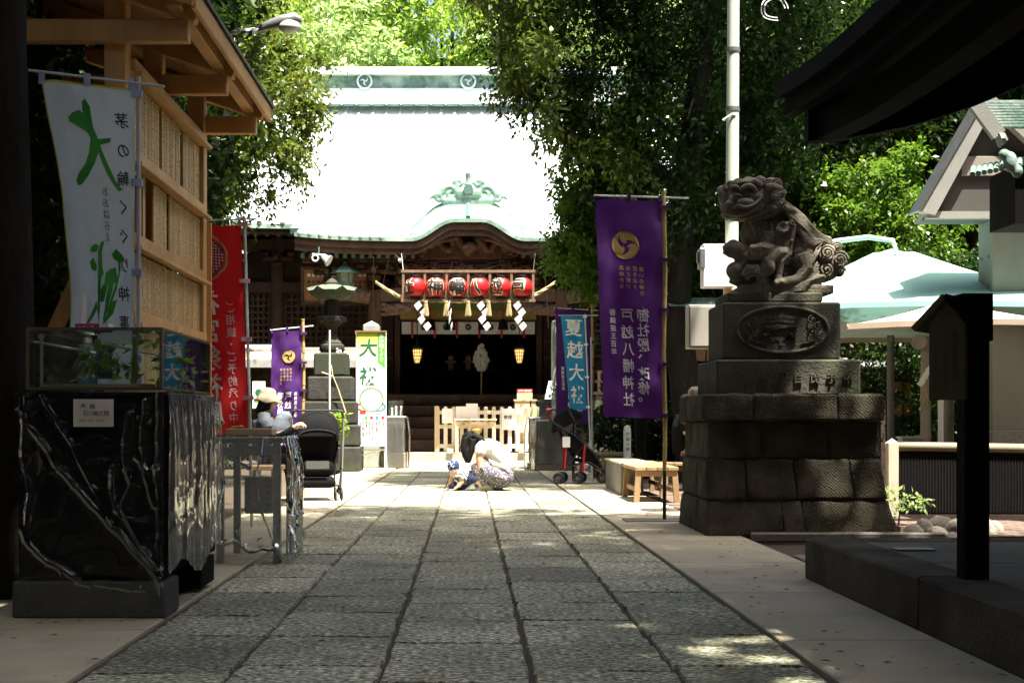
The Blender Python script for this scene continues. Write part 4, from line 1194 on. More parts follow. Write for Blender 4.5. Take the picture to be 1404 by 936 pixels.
# ------------------------------------------------------------------ left side of the approach
m_cedar = mat('new_cedar', (0.60, 0.33, 0.12), .6, .2, 3, .15, 60, stretch=(1, 1, .15), objvar=.08)
m_cedar_x = mat('cedar_soffit', (0.52, 0.27, 0.10), .65, .25, 3, .15, 60, stretch=(3, .3, 3), objvar=.1)
m_sheet = mat('dark_roof_sheet', (0.05, 0.055, 0.055), .5, .2, 5)
def plaquemat(name, c, ink):
    """thin name plaque: wood with a column of tiny brush marks"""
    m = bpy.data.materials.new(name); m.use_nodes = True
    N = m.node_tree.nodes; L = m.node_tree.links; p = N['Principled BSDF']; p.inputs['Roughness'].default_value = .65
    tc = N.new('ShaderNodeTexCoord'); oi = N.new('ShaderNodeObjectInfo')
    cm = N.new('ShaderNodeCombineXYZ'); mu = N.new('ShaderNodeMath'); mu.operation = 'MULTIPLY'; mu.inputs[1].default_value = 91
    L.new(oi.outputs['Random'], mu.inputs[0])
    for k in range(3): L.new(mu.outputs[0], cm.inputs[k])
    mp = N.new('ShaderNodeMapping'); L.new(tc.outputs['Object'], mp.inputs['Vector']); L.new(cm.outputs[0], mp.inputs['Location'])
    nz = N.new('ShaderNodeTexNoise'); nz.inputs['Scale'].default_value = 55; nz.inputs['Detail'].default_value = 2; L.new(mp.outputs[0], nz.inputs['Vector'])
    th = N.new('ShaderNodeMapRange'); th.inputs['From Min'].default_value = .52; th.inputs['From Max'].default_value = .56; L.new(nz.outputs[0], th.inputs['Value'])
    # only in a narrow column down the middle
    sx = N.new('ShaderNodeSeparateXYZ'); L.new(tc.outputs['Generated'], sx.inputs[0])
    ab = N.new('ShaderNodeMath'); ab.operation = 'SUBTRACT'; ab.inputs[1].default_value = .5; L.new(sx.outputs[1], ab.inputs[0])
    a2 = N.new('ShaderNodeMath'); a2.operation = 'ABSOLUTE'; L.new(ab.outputs[0], a2.inputs[0])
    lt = N.new('ShaderNodeMath'); lt.operation = 'LESS_THAN'; lt.inputs[1].default_value = .3; L.new(a2.outputs[0], lt.inputs[0])
    ml = N.new('ShaderNodeMath'); ml.operation = 'MULTIPLY'; L.new(lt.outputs[0], ml.inputs[0]); L.new(th.outputs[0], ml.inputs[1])
    hs = N.new('ShaderNodeHueSaturation'); hs.inputs['Color'].default_value = tuple(c) + (1,)
    mr = N.new('ShaderNodeMapRange'); mr.inputs['To Min'].default_value = .78; mr.inputs['To Max'].default_value = 1.18; L.new(oi.outputs['Random'], mr.inputs['Value']); L.new(mr.outputs[0], hs.inputs['Value'])
    mx = N.new('ShaderNodeMix'); mx.data_type = 'RGBA'; L.new(ml.outputs[0], mx.inputs['Factor']); L.new(hs.outputs[0], mx.inputs['A']); mx.inputs['B'].default_value = tuple(ink) + (1,)
    L.new(mx.outputs['Result'], p.inputs['Base Color'])
    return m
m_plaque = plaquemat('name_plaque', (0.68, 0.45, 0.19), (0.10, 0.05, 0.02))

# --- roofed timber notice board
BX, BY0, BY1 = -2.22, 9.08, 11.75
nb = thing('notice_board', 'tall new timber donor board with a small roof and rows of name plaques', 'notice board', (BX, BY0, 0))
def bar(name, a, b, w, h, m=m_cedar, parent=nb, ch=.006):
    return G().bar(a, b, w, h, ch=ch).build(name, m, parent)
LB = BY1 - BY0
for (y, w) in ((0.0, .14), (LB * .52, .12), (LB, .14)):
    G().box((-.09 if y not in (0.0, LB) else -.02, y, 1.85), (.14, w, 3.75), ch=.008).build('post', m_cedar, nb)
G().box((.06, LB + .075, 1.1), (.05, .035, 2.9)).build('side_board', m_cedar, nb)
RZ = [0.62, 1.10, 1.58, 2.08, 2.62, 3.20]
for z in RZ:
    G().box((.035, LB / 2, z), (.085, LB - .16, .085), ch=.006).build('rail', m_cedar, nb)
    G().box((.095, LB / 2, z - .055), (.05, LB - .16, .025), ch=.003).build('ledge', m_cedar, nb)
PLm = G().box((0, 0, 0), (.014, .062, 1)).mesh('name_plaque', m_plaque)
n = 45
for r in range(5):
    for i in range(n):
        y = .12 + (LB - .24) * (i + .5) / n
        if r == 3 and (i < 6 or 7 <= i < 14 or 22 <= i < 24): continue
        if r == 4 and (i < 3 or 17 <= i < 19 or 31 <= i < 33): continue
        o = link('name_plaque', PLm, nb); o.location = (.012 + random.uniform(-.002, .002), y, (RZ[r] + RZ[r + 1]) / 2 - .01)
        o.scale = (1, 1, RZ[r + 1] - RZ[r] - .105 + random.uniform(-.008, .008))
for (y, z0_, z1_) in ((.62, 2.08, 2.62), (1.02, 2.08, 2.62), (1.55, 2.62, 3.2)):
    G().box((-.02, y, (z0_ + z1_) / 2), (.06, .07, z1_ - z0_ - .09)).build('stud', m_cedar, nb)
# roof: outriggers, rafters, boarded soffit, dark sheet
def rz_(x): return 3.52 - .33 * (x - .43)              # slope falls towards the path
for y in (-.10, LB * .5, LB + .08):
    bar('outrigger', (-.75, y, 3.36), (.46, y, 3.36), .09, .14)
    bar('rafter', (-.95, y, rz_(-.95) - .02), (.52, y, rz_(.52) - .02), .1, .13)
for i in range(11):
    x = -.92 + i * .137
    M = Matrix.Translation((x, LB / 2, rz_(x) + .07)) @ Matrix.Rotation(math.atan(.33), 4, 'Y')
    G().box(None, (.138, LB + .7, .018), ch=.002, M=M).build('soffit_board', m_cedar_x, nb)
bar('fascia', (.53, -.34, rz_(.53) + .015), (.53, LB + .34, rz_(.53) + .015), .035, .12)
bar('purlin', (.40, -.32, rz_(.40) - .02), (.40, LB + .32, rz_(.40) - .02), .09, .1)
M = Matrix.Translation((-.2, LB / 2, rz_(-.2) + .1)) @ Matrix.Rotation(math.atan(.33), 4, 'Y')
G().box(None, (1.62, LB + .78, .02), M=M).build('roof_sheet', m_sheet, nb)
for y in (-.36, LB + .36): bar('barge_board', (-.98, y, rz_(-.98) + .03), (.55, y, rz_(.55) + .03), .03, .13)
bar('brace', (-.9, .1, .5), (-.1, .02, 2.2), .08, .08)

# --- banners
m_pole_w = mat('white_pole', (0.55, 0.57, 0.58), .4, .08)
m_bamboo = mat('bamboo', (0.42, 0.30, 0.11), .45, .2, 4, stretch=(1, 1, 3))
def cloth(name, fn, m, parent, nu=16, nv=40):
    g = G(); g.grid(lambda u, v: fn(u, v, 0), nu, nv); return g.build(name, m, parent, 'all')
def banner_fn(w, h, z_top, side=-1, wob=.03, lean=0.0, narrow=0.0, sag=0.0, seed=0, off=.05):
    """local: pole at x=0,y=0; cloth spreads to x<0 (side -1); y<0 faces the viewer"""
    def fn(u, v, n):
        uu = (1 - u) if side < 0 else u                    # 0 at the pole
        x = side * (off + w * uu * (1 - narrow * v)) + lean * v * uu
        y = wob * .9 * mnoise.noise(Vector((uu * 4 + v * 3, v * 9 - uu * 3, seed))) + wob * math.sin(uu * 5 + seed + v * 3.0) * (.25 + uu * .9) + wob * .6 * math.sin(uu * 11 + v * 7 + seed) * .5 + wob * .35 * math.sin(v * 19 + seed * 2 + uu * 6)
        z = z_top - h * v + sag * uu - .006 * math.sin(uu * PI * 2) * (1 - v)
        return (x, y - n, z)
    return fn
def fnm(fn, w, h):
    """metric wrapper: u metres from the cloth's left edge, v metres down"""
    return lambda u, v, n=.004: fn(u / w, v / h, n)

# brushwork traced as strokes: each stroke is a polygon in banner pixels of the photograph
DAI = [[(205, 126), (194, 140), (192, 165), (200, 195), (208, 222), (214, 262), (206, 310), (190, 350), (160, 384), (146, 408), (152, 425), (168, 420), (200, 385), (225, 345), (240, 305), (250, 335), (265, 370), (285, 400), (312, 430), (330, 424), (300, 395), (275, 350), (258, 310), (246, 278), (284, 264), (286, 250), (240, 258), (226, 220), (222, 180), (220, 152)],
       [(182, 168), (160, 182), (145, 202), (150, 214), (175, 226), (204, 240), (216, 262), (226, 254), (216, 226), (204, 200), (196, 178)]]
HARAI = [[(236, 598), (224, 612), (215, 640), (216, 690), (214, 740), (206, 790), (196, 830), (204, 880), (210, 840), (222, 780), (232, 720), (240, 712), (234, 690), (232, 640), (242, 604)],
         [(208, 612), (190, 622), (182, 640), (194, 644), (212, 638), (218, 620)],
         [(196, 660), (178, 676), (184, 700), (206, 706), (212, 690)],
         [(196, 800), (180, 826), (160, 858), (142, 886), (152, 888), (176, 858), (198, 826)],
         [(292, 620), (272, 640), (278, 654), (296, 664), (300, 700), (292, 730), (280, 770), (270, 800), (250, 850), (226, 872), (228, 880), (250, 866), (282, 840), (300, 790), (280, 800), (296, 760), (304, 716), (310, 690), (308, 668), (328, 650), (318, 640)],
         [(286, 682), (264, 690), (248, 704), (244, 740), (262, 748), (250, 790), (240, 830), (226, 860), (234, 872), (258, 830), (274, 780), (282, 740), (300, 730), (290, 700)],
         [(244, 740), (226, 764), (216, 790), (222, 808), (240, 800), (252, 770), (260, 748)]]
def trace(g, polys, ox, oy, kx, ky, fn):
    """polygons in crop pixels -> cloth; triangulated finely enough to follow the folds"""
    for P in polys:
        me = bpy.data.meshes.new('x'); me.from_pydata([((x - ox) * kx, (y - oy) * ky, 0) for x, y in P], [], [tuple(range(len(P)))])
        bm = bmesh.new(); bm.from_mesh(me); bmesh.ops.triangulate(bm, faces=bm.faces)
        for _ in range(2): bmesh.ops.subdivide_edges(bm, edges=[e for e in bm.edges if e.calc_length() > .04], cuts=1); bmesh.ops.triangulate(bm, faces=bm.faces)
        b = len(g.v)
        bm.verts.index_update()
        g.add([fn(v.co.x, v.co.y) for v in bm.verts], [tuple(v.index for v in f.verts) for f in bm.faces])
        bm.free(); bpy.data.meshes.remove(me)

m_flag_w = mat('white_banner_cloth', (0.66, 0.76, 0.84), .8, .06, 3, trans=.35)
m_flag_y = mat('yellow_hem', (0.62, 0.58, 0.10), .8, .05, trans=.3)
m_green_ink = mat('green_print', (0.06, 0.36, 0.05), .7, .08, trans=.25)
m_grey_ink = mat('grey_print', (0.03, 0.045, 0.06), .7, .1)
m_tab = mat('pale_tab', (0.42, 0.48, 0.70), .7, .05)
Y0 = 8.3
ZT = PZ(120, Y0)
wb = thing('nobori_banner', 'white banner with large green brush characters seen from behind, over the glass case', 'banner', (PX(190, Y0), Y0, 0))
G().tube([(0, 0, 0), (0, 0, ZT + .06)], .013, 10).build('pole', m_pole_w, wb, True)
G().tube([(-.63, -.04, ZT + .09), (-.3, -.02, ZT + .055), (.15, 0.0, ZT + .005)], .008, 8).build('crossbar', m_pole_w, wb, True)
W_, H_ = .53, 1.75
def wfn(u, v, n):
    f = banner_fn(W_, H_, ZT - .005, -1, .03, 0, 0, .035, 1.0, .02)
    x, y, z = f(u, v, n); k = (1 - u)
    x += k * (.16 * math.sin(min(1, v * 1.25) * PI * .5)) - k * .01     # the free edge swings in towards the foot
    return (x, y - .02, z)
cl_ = cloth('cloth', wfn, m_flag_w, wb, 24, 60)
wm = lambda u, v: wfn(u / W_, v / H_, .008)
g = G(); trace(g, DAI, 70, 78, .53 / 300, 1.46 / 838, wm); g.build('brush_character', m_green_ink, wb)
g = G(); trace(g, HARAI, 70, 78, .53 / 300, 1.46 / 838, wm); g.build('brush_character', m_green_ink, wb)
write_parts('character', wm, '茅の輪くぐり神事', .455, .20, .085, .095, .168, m_grey_ink, wb, True, .012, .1)
g = G(); write_col(g, wm, 'おおはらえ', .33, .62, .045, .06, .066, True, .004, .1); g.build('lettering', m_grey_ink, wb)
g = G()
for a, b in ((.0, .012), ): g.grid(lambda u, v: wfn(u, v * .007, .004), 24, 1); g.grid(lambda u, v: wfn(u * .018, v, .004), 1, 60)
g.build('hem', m_flag_y, wb)
for u in (.01, .5, .96):
    g = G(); p = wfn(u, 0, .008)
    g.box((p[0], p[1], p[2] + .02), (.035, .006, .075)); g.build('tab', m_tab, wb)
for v in (.02, .315, .615, .9, .97):
    g = G(); p = wfn(1, v, .008); g.box((-.005, -.012, p[2]), (.06, .03, .04)); g.build('tab', m_tab, wb)

# red banner
m_flag_r = mat('red_banner_cloth', (0.50, 0.012, 0.014), .75, .08, 3, trans=.3)
m_pink = mat('pale_print', (0.60, 0.42, 0.42), .75, .06)
m_gold_ink = mat('gold_print', (0.50, 0.32, 0.10), .7, .1)
m_roundel = mat('roundel_red', (.38, .05, .06), .7, .1)
Y0 = 12.15; ZT = PZ(308, Y0)
rb = thing('nobori_banner', 'tall red banner with white mirrored writing behind the timber board', 'banner', (PX(342, Y0), Y0, 0))
G().tube([(.02, 0, 0), (0.0, 0, 1.1), (-.045, 0, ZT + .07)], .014, 10).build('pole', m_pole_w, rb, True)
G().tube([(-.5, 0, ZT + .03), (.06, 0, ZT + .05)], .007, 8).build('crossbar', m_pole_w, rb, True)
W_, H_ = .45, 1.78
def rfn(u, v, n):
    x, y, z = banner_fn(W_, H_, ZT, -1, .02, 0, 0, -.02, 2.0, .03)(u, v, n); return (x - .045 * (1 - v) * .9 + .02 * v, y, z)
cloth('cloth', rfn, m_flag_r, rb)
rm = lambda u, v: rfn(u / W_, v / H_, .008)
write_parts('character', rm, 'ご相談・ご予約承り中', .335, .70, .082, .095, .105, m_pink, rb, True, .012)
write_parts('character', rm, '初宮祭祈願', .13, .66, .24, .22, .235, m_paper, rb, True, .014)
g = G(); pts = []
rm1 = lambda u, v: rfn(u / W_, v / H_, .0035)
def disc(fn, cx, cy, r, n=40, sc_=.0):
    return [fn(cx + r * (1 + sc_ * abs(math.sin(k * PI * 8 / n))) * math.cos(2 * PI * k / n), cy + r * (1 + sc_ * abs(math.sin(k * PI * 8 / n))) * math.sin(2 * PI * k / n)) for k in range(n)]
g = G(); g.add(disc(rm1, .13, .27, .19, 48, .06), [tuple(range(48))]); g.build('roundel', m_gold_ink, rb)
g = G(); g.add(disc(rm, .13, .27, .172, 48, .06), [tuple(range(48))]); g.build('roundel', m_roundel, rb)
g = G(); rm3 = lambda u, v: rfn(u / W_, v / H_, .0095)
for i in range(-6, 7):
    for j in range(-6, 7):
        if i * i + j * j > 38: continue
        cx, cy = .13 + i * .025, .27 + j * .025
        g.add([rm3(cx + a * .010, cy + b * .010) for a, b in ((-1, 0), (0, -1), (1, 0), (0, 1))], [(0, 1, 2, 3)])
g.build('roundel_weave', m_pink, rb)
for v in (.0, .27, .55, .83):
    p = rfn(1, v, 0); g = G(); g.box((p[0] + .015, -.01, p[2]), (.085, .035, .035)); g.build('tab', mat('pink_tab', (.55, .35, .42), .7, .05), rb)

# purple banners (one builder, three places)
m_purple = mat('purple_banner_cloth', (0.060, 0.009, 0.125), .7, .1, 3, trans=.3)
m_gold_p = mat('ochre_print', (0.45, 0.31, 0.09), .7, .08)
m_wht_p = mat('white_print', (0.66, 0.66, 0.68), .75, .04)
def purple(label, loc, rz, W_, H_, ZT, mirror, pole_h, side=-1, barx=None, wob=.03, tilt=0.0, stand=True, seed=3.0, black_foot=0.0, lean=0.0, swing=0.0, tall=1.0):
    t = thing('nobori_banner', label, 'banner', loc, rz, group='purple shrine banners')
    n = 11; g = G(); pts = [(0.006 * math.sin(i), 0, lerp(black_foot, pole_h, i / n)) for i in range(n + 1)]
    for i in range(n):
        g.tube([pts[i], pts[i + 1]], .019, 10); g.tube([(pts[i + 1][0], 0, pts[i + 1][2] - .008), (pts[i + 1][0], 0, pts[i + 1][2] + .008)], .023, 10)
    g.build('bamboo_pole', m_bamboo, t, True)
    if black_foot: G().tube([(0, 0, 0), (0, 0, black_foot)], .017, 10).build('pole_foot', m_black, t, True)
    b0, b1 = barx
    G().tube([(b0, 0, ZT + .035 + tilt * b0), (b1, 0, ZT + .035 + tilt * b1)], .008, 8).build('crossbar', m_pole_w, t, True)
    base = banner_fn(W_, H_, ZT, side, wob, lean, 0, -tilt * W_ if side < 0 else 0, seed, .025)
    def fn(u, v, n):
        x, y, z = base(u, v, n); k = (1 - u) if side < 0 else u
        return (x + k * swing * v, y - .02, z)
    cloth('cloth', fn, m_purple, t, 20, 50)
    P = lambda u, v: fn(u / W_, v / H_, .009)
    def mu(u): return (W_ - u) if mirror else u
    k = W_ / .62
    h = H_ / 2.0
    g = G(); cx = mu(.35 * k)
    def crest(a, b): return P(cx + a, .42 * h + b)
    tomoe(g, crest, mirror, .135 * k); g.build('crest', m_gold_p, t)
    g = G()
    for i, (s_, v0) in enumerate((('憩いの神社', 0), ('織り成す', 0), ('光と影が', 0), ('森林から', 0))):
        write_col(g, P, s_, mu((.20 + i * .065) * k), (.63 + v0) * h, .047 * k, .047 * h, .056 * h, mirror, .008)
    g.build('lettering', m_gold_p, t)
    write_parts('character', P, '御社殿、改修。', mu(.19 * k), 1.06 * h, .125 * k, .13 * h, .133 * h, m_wht_p, t, mirror, .014)
    write_parts('character', P, '戸越八幡神社', mu(.345 * k), 1.06 * h, .125 * k, .13 * h, .155 * h, m_wht_p, t, mirror, .014)
    g = G()
    write_col(g, P, '御鎮座五百年', mu(.49 * k), 1.04 * h, .062 * k, .065 * h, .072 * h, mirror, .01)
    g.build('lettering', m_wht_p, t)
    for v in (.03, .27, .5, .75, .985):
        p = fn(1.0 if side < 0 else 0.0, v, 0); g = G(); g.box((p[0] * .35, -.02, p[2]), (abs(p[0]) + .06, .05, .03)); g.build('tab', m_purple, t)
    for u in ((0.02, .5, .97)):
        p = fn(u, 0, 0); G().box((p[0], p[1], p[2] + .02), (.03, .02, .06)).build('tab', m_purple, t)
    return t
Y0 = 17.0
purple('small purple banner with a gold swirl crest beside the stone lantern', (PX(416, Y0), Y0, 0), .32, .36, 1.45, PZ(452, Y0), False, PZ(438, Y0), barx=(-.40, .12), tilt=.12, wob=.02, swing=-.02)

# --- black counter wrapped in film, with the glass case on it
m_bcloth = mat('black_board', (0.005, 0.005, 0.0055), .8, .2, 5, spec=0.1)
m_cblock = mat('concrete_block', (0.08, 0.08, 0.072), .9, .25, 6, .4, 60, spec=0.1)
m_film = filmmat('plastic_film', gloss=0.0, rough=.05, haze=.002, fres=.55, bump=.06, bscale=4)
m_film2 = filmmat('plastic_film_milky', gloss=.02, rough=.09, haze=.10, bump=.2, bscale=5, stretch=(1, 1, .3))
m_film3 = filmmat('plastic_film_thick', gloss=.04, rough=.10, haze=.28, bump=.2, bscale=5, stretch=(1, 1, .3))
m_glass = filmmat('case_glass', tint=(.95, .985, .96), gloss=.015, rough=.02, haze=.02, bump=0)
m_frame = mat('case_frame', (0.09, 0.065, 0.045), .5, .2, 6)
m_bframe = mat('bronze_frame', (0.16, 0.11, 0.06), .4, .3, 8, metal=.6)
CX0, CX1, CY0, CY1, CZ = -2.07, -1.385, 6.5, 7.85, 1.035
ct = thing('display_counter', 'black display counter wrapped in clear plastic film beside the path', 'counter', (CX0, CY0, 0))
w, d = CX1 - CX0, CY1 - CY0
G().box((w / 2, d / 2, CZ / 2 + .09), (w - .02, d - .02, CZ - .2), ch=.006).build('body', m_bcloth, ct)
G().box((w / 2 - .01, .16, .085), (w + .02, .30, .17), ch=.01).build('base_block', m_cblock, ct)
G().box((w / 2 + .005, d - .2, .10), (w - .04, .38, .15), ch=.008).build('base_block', m_bcloth, ct)
G().tube([(w - .12, .55, 0), (w - .12, .55, .1)], .045, 12).build('foot', m_black, ct)
G().box((w / 2, d / 2, CZ - .01), (w, d, .02), ch=.004).build('top', m_bcloth, ct)
def film(name, fn, nu, nv, amp, fold, m, parent, seed=0, ridges=(), size=(1, 1)):
    """a sheet that hangs in uneven folds; fn(u,v)->(point, outward normal)"""
    g = G()
    def f(u, v):
        p, n_ = fn(u, v); p = Vector(p); n_ = Vector(n_)
        q = mnoise.noise(Vector((u * fold, v * .7, seed))) + .4 * mnoise.noise(Vector((u * fold * 2.2 + v * .8, v * 1.1, seed + 5)))
        r = abs(mnoise.noise(Vector((u * 4 + v * 5, v * 4 - u * 2, seed + 9))))
        lift = 0.0
        for (pl, a_, w_) in ridges:
            c_ = Vector((u * size[0], v * size[1])); best = 9.0
            c_ += Vector((mnoise.noise(Vector((u * 9, v * 9, seed))), mnoise.noise(Vector((u * 9, v * 9, seed + 3))))) * .012
            for (s0, s1) in zip(pl[:-1], pl[1:]):
                s0 = Vector(s0); s1 = Vector(s1); dd_ = s1 - s0; t_ = max(0, min(1, (c_ - s0).dot(dd_) / dd_.length_squared)); best = min(best, (c_ - s0 - dd_ * t_).length)
            lift += a_ * math.exp(-(best / w_) ** 1.4)
        return tuple(p + n_ * (lift + .008 + amp * (.55 + .5 * q) * (.15 + .85 * min(1, v * 4)) + .006 * max(0, .06 - r) / .06))
    g.grid(f, nu, nv); return g.build(name, m, parent, 'all')
film('film_front', lambda u, v: ((w * u, 0, lerp(CZ, .10, v)), (0, -1, 0)), 110, 130, .010, 4, m_film, ct, 1, size=(w, CZ - .1), ridges=(
    ([(.02, .08), (.20, .34), (.42, .58), (.68, .86)], .018, .014), ([(.12, .02), (.24, .2), (.45, .62), (.69, .88)], .011, .009), ([(.03, .62), (.10, .74), (.30, .86), (.60, .90)], .018, .014),
    ([(.53, .10), (.50, .28), (.54, .42), (.50, .54), (.58, .70), (.67, .80)], .024, .012), ([(.60, .04), (.58, .24), (.60, .38), (.64, .52)], .020, .010), ([(.46, .34), (.44, .44), (.47, .54)], .026, .011),
    ([(.05, .02), (.04, .3), (.07, .46), (.05, .6)], .02, .012), ([(.55, .30), (.62, .36), (.66, .34)], .02, .010), ([(.665, .0), (.66, .4), (.67, .92)], .022, .014)))
film('film_side', lambda u, v: ((w, d * u, lerp(CZ, .20 + .05 * math.sin(u * 9), v)), (1, 0, 0)), 70, 50, .03, 16, m_film2, ct, 2)
film('film_top', lambda u, v: ((w * v, d * u, CZ), (0, 0, 1)), 30, 16, .006, 7, m_film, ct, 3)
nt_ = thing('notice_card', 'white card with handwriting taped to the black counter', 'card', (PX(128, 6.46), 6.462, PZ(584, 6.46)))
G().box((0, 0, .06), (.182, .003, .125)).build('paper', mat('grey_card', (.55, .53, .48), .8, .05), nt_)
g = G()
write_row(g, lambda u, v: (u, -.004, .09 - v), '奉納', -.045, 0, .026, .026, .04, .006); write_row(g, lambda u, v: (u, -.004, .058 - v), '石川裕之殿', -.035, 0, .026, .026, .024, .005)
write_row(g, lambda u, v: (u, -.004, .026 - v), '平成29年1月吉日', -.06, 0, .014, .014, .013, .003); g.build('handwriting', m_ink, nt_)

gc = thing('glass_case', 'long glass display case with bamboo inside on the black counter', 'display case', (PX(38, 6.55), 6.55, CZ + .012))
gw, gd, gh = PX(221, 6.55) - PX(38, 6.55), 1.2, .275
for (nm, c, s_) in (('pane', (gw / 2, 0, gh / 2), (gw, .006, gh)), ('pane', (gw / 2, gd, gh / 2), (gw, .006, gh)), ('pane', (0, gd / 2, gh / 2), (.006, gd - .01, gh)), ('pane', (gw, gd / 2, gh / 2), (.006, gd - .01, gh)), ('top_pane', (gw / 2, gd / 2, gh + .003), (gw, gd, .006))):
    G().box(c, s_).build(nm, m_glass, gc)
for (a, b) in (((0, 0), (gw, 0)), ((0, gd), (gw, gd)), ((0, 0), (0, gd)), ((gw, 0), (gw, gd))):
    for z in (.006, gh + .006): G().bar((a[0], a[1], z), (b[0], b[1], z), .013, .013).build('frame_edge', m_frame, gc)
for (x, y) in ((0, 0), (gw, 0), (0, gd), (gw, gd)): G().box((x, y, gh / 2), (.014, .014, gh)).build('frame_edge', m_frame, gc)
G().bar((.02, .05, gh - .05), (.02, gd - .05, gh - .05), .02, .008).build('shelf_rail', m_pole_w, gc)
G().bar((gw * .55, .05, gh - .06), (gw * .55, gd - .05, gh - .06), .02, .008).build('shelf_rail', m_pole_w, gc)
G().box((.055, .03, gh / 2 - .01), (.012, .012, gh - .04)).build('upright', m_pole_w, gc); G().tube([(.055, .02, gh - .03), (.055, .028, gh - .03)], .014, 12).build('knob', m_newwood, gc)
G().bar((.03, .12, .02), (gw - .15, .5, .03), .05, .02).build('wooden_lath', m_newwood, gc)
# bamboo sprigs in the case
bs = thing('bamboo_sprig', 'green bamboo stalk with narrow leaves inside the glass case', 'plant', (PX(38, 6.55) + .38, 7.0, CZ + .03))
m_bamg = mat('green_bamboo', (0.26, 0.32, 0.07), .5, .2, 6)
G().tube([(0, 0, 0), (.01, 0, .25)], .013, 8).build('stalk', m_bamg, bs)
link('leaves', leaf_mesh('leaves', [(0, 0, .12, .12), (.1, .05, .15, .12), (-.12, 0, .12, .12), (-.22, .1, .12, .1), (.2, 0.1, .1, .1)], 6, 5, .075, 91, LM['fresh']), bs)
# mini blue flag + dark flag inside the case
for i, (dx, dy, c_, lab, ch) in enumerate(((.60, 1.0, (.03, .30, .52), 'small blue flag inside the right end of the glass case', '大祓'), (.585, 1.13, (.05, .04, .05), 'small black flag with pale writing inside the glass case', '茅輪'), (.26, .95, (.03, .30, .52), 'small blue flag inside the middle of the glass case', '夏越'))):
    t = thing('mini_flag', lab, 'flag', (PX(38, 6.55) + dx - .02, 6.55 + dy - .35, CZ + .02), -.2)
    G().tube([(0, 0, 0), (0, 0, .25)], .003, 6).build('stick', m_pole_w, t)
    G().box((-.04, 0, .15), (.08, .002, .18)).build('cloth', mat('flagcloth%d' % (i % 2), c_, .8, .05), t)
    write_parts('character', lambda u, v: (u, -.003, .19 - v), ch, -.04, 0, .055, .055, .075, m_paper, t)
pk = thing('paper_box', 'small magenta and white box with a paper slip on the glass case', 'box', (PX(103, 6.9), 6.9, CZ + gh + .022))
G().box((.075, .05, .022), (.15, .1, .044)).build('box', mat('magenta_card', (.42, .02, .17), .6, .05), pk)
G().box((.14, .05, .0225), (.045, .103, .0455)).build('end_panel', m_paper, pk)
g = G()
for r in range(2): write_row(g, lambda u, v: (u, -.0015, .03 - r * .014 - v), '茅の輪ご奉納', .02, 0, .01, .01, .013, .003)
g.build('lettering', m_paper, pk)
g = G(); g.prism([(-.014, 0), (.014, 0), (.012, .14), (0, .165), (-.006, .15)], lambda u, v: (.03 + u, .04, .04 + v), lambda u, v: (.03 + u, .043, .04 + v)); g.build('paper_slip', m_paper, pk)

# --- second table in film
TY0, TY1, TX0, TX1, TZ = 9.05, 9.75, -1.60, -1.20, .80
tb = thing('side_table', 'metal framed table draped in clear plastic film behind the black counter', 'table', (TX0, TY0, 0))
w2, d2 = TX1 - TX0, TY1 - TY0
m_steel = mat('grey_steel', (.16, .16, .155), .45, .2, 8, metal=.5)
G().box((w2 / 2, d2 / 2, TZ - .02), (w2 + .03, d2 + .03, .035), ch=.006).build('tabletop', mat('dark_top', (.06, .04, .03), .5, .2), tb)
for x in (.02, w2 - .02):
    for y in (.02, d2 - .02): G().box((x, y, (TZ - .04) / 2), (.045, .045, TZ - .04)).build('leg', m_steel, tb)
for y in (.02, d2 - .02): G().box((w2 / 2, y, TZ - .09), (w2 - .05, .025, .05)).build('rail', m_steel, tb)
G().bar((.05, .02, TZ - .12), (.2, .1, TZ - .2), .02, .02).build('stay', m_steel, tb)
film('film_front', lambda u, v: ((-.02 + (w2 + .04) * u, -.02, lerp(TZ + .01, .01, v)), (0, -1, 0)), 60, 90, .025, 5, m_film3, tb, 7, size=(w2, TZ), ridges=(([(.0, .70), (.12, .66), (.22, .72), (.38, .70)], .03, .012), ([(.05, .05), (.08, .3), (.03, .55)], .02, .012), ([(.3, .02), (.26, .3), (.33, .6), (.40, .78)], .022, .012), ([(.15, .6), (.2, .7), (.3, .66)], .025, .010)))
film('film_side', lambda u, v: ((w2 + .015, -.02 + (d2 + .04) * u, lerp(TZ + .01, .01, v)), (1, 0, 0)), 60, 80, .07, 9, m_film3, tb, 8, size=(d2, TZ), ridges=(([(.1, .02), (.16, .3), (.1, .75)], .04, .02), ([(.4, .02), (.34, .35), (.44, .78)], .04, .02), ([(.2, .6), (.4, .5), (.6, .7)], .03, .014)))
film('film_left', lambda u, v: ((-.06 + .02 * v, -.03 + .12 * u, lerp(TZ + .16, TZ - .22 + .10 * u, v)), (0, -1, 0)), 14, 14, .02, 5, m_film2, tb, 11)
bxm = thing('control_box', 'grey box with a yellow tube gauge behind the film of the side table', 'box', (TX0 + .17, TY0 + .28, .33))
G().box((.06, 0, .09), (.19, .06, .24), ch=.01).build('case', m_steel, bxm); G().tube([(.06, -.036, .05), (.06, -.036, .13)], .008, 8).build('gauge', mat('yellow_tube', (.6, .42, .03), .4, .05), bxm)
g = G()
for i in range(4):
    for s in (-1, 1): g.box((.06 + s * .065, -.032, .03 + i * .04), (.02, .006, .014))
g.build('switch', m_black, bxm)
tr_ = thing('wooden_tray', 'shallow wooden tray with a yellow leaf on the film covered table', 'tray', (TX0 + .05, TY0 + .15, TZ + .012))
G().box((.13, .1, .022), (.3, .2, .045), ch=.004).build('tray', m_newwood, tr_)
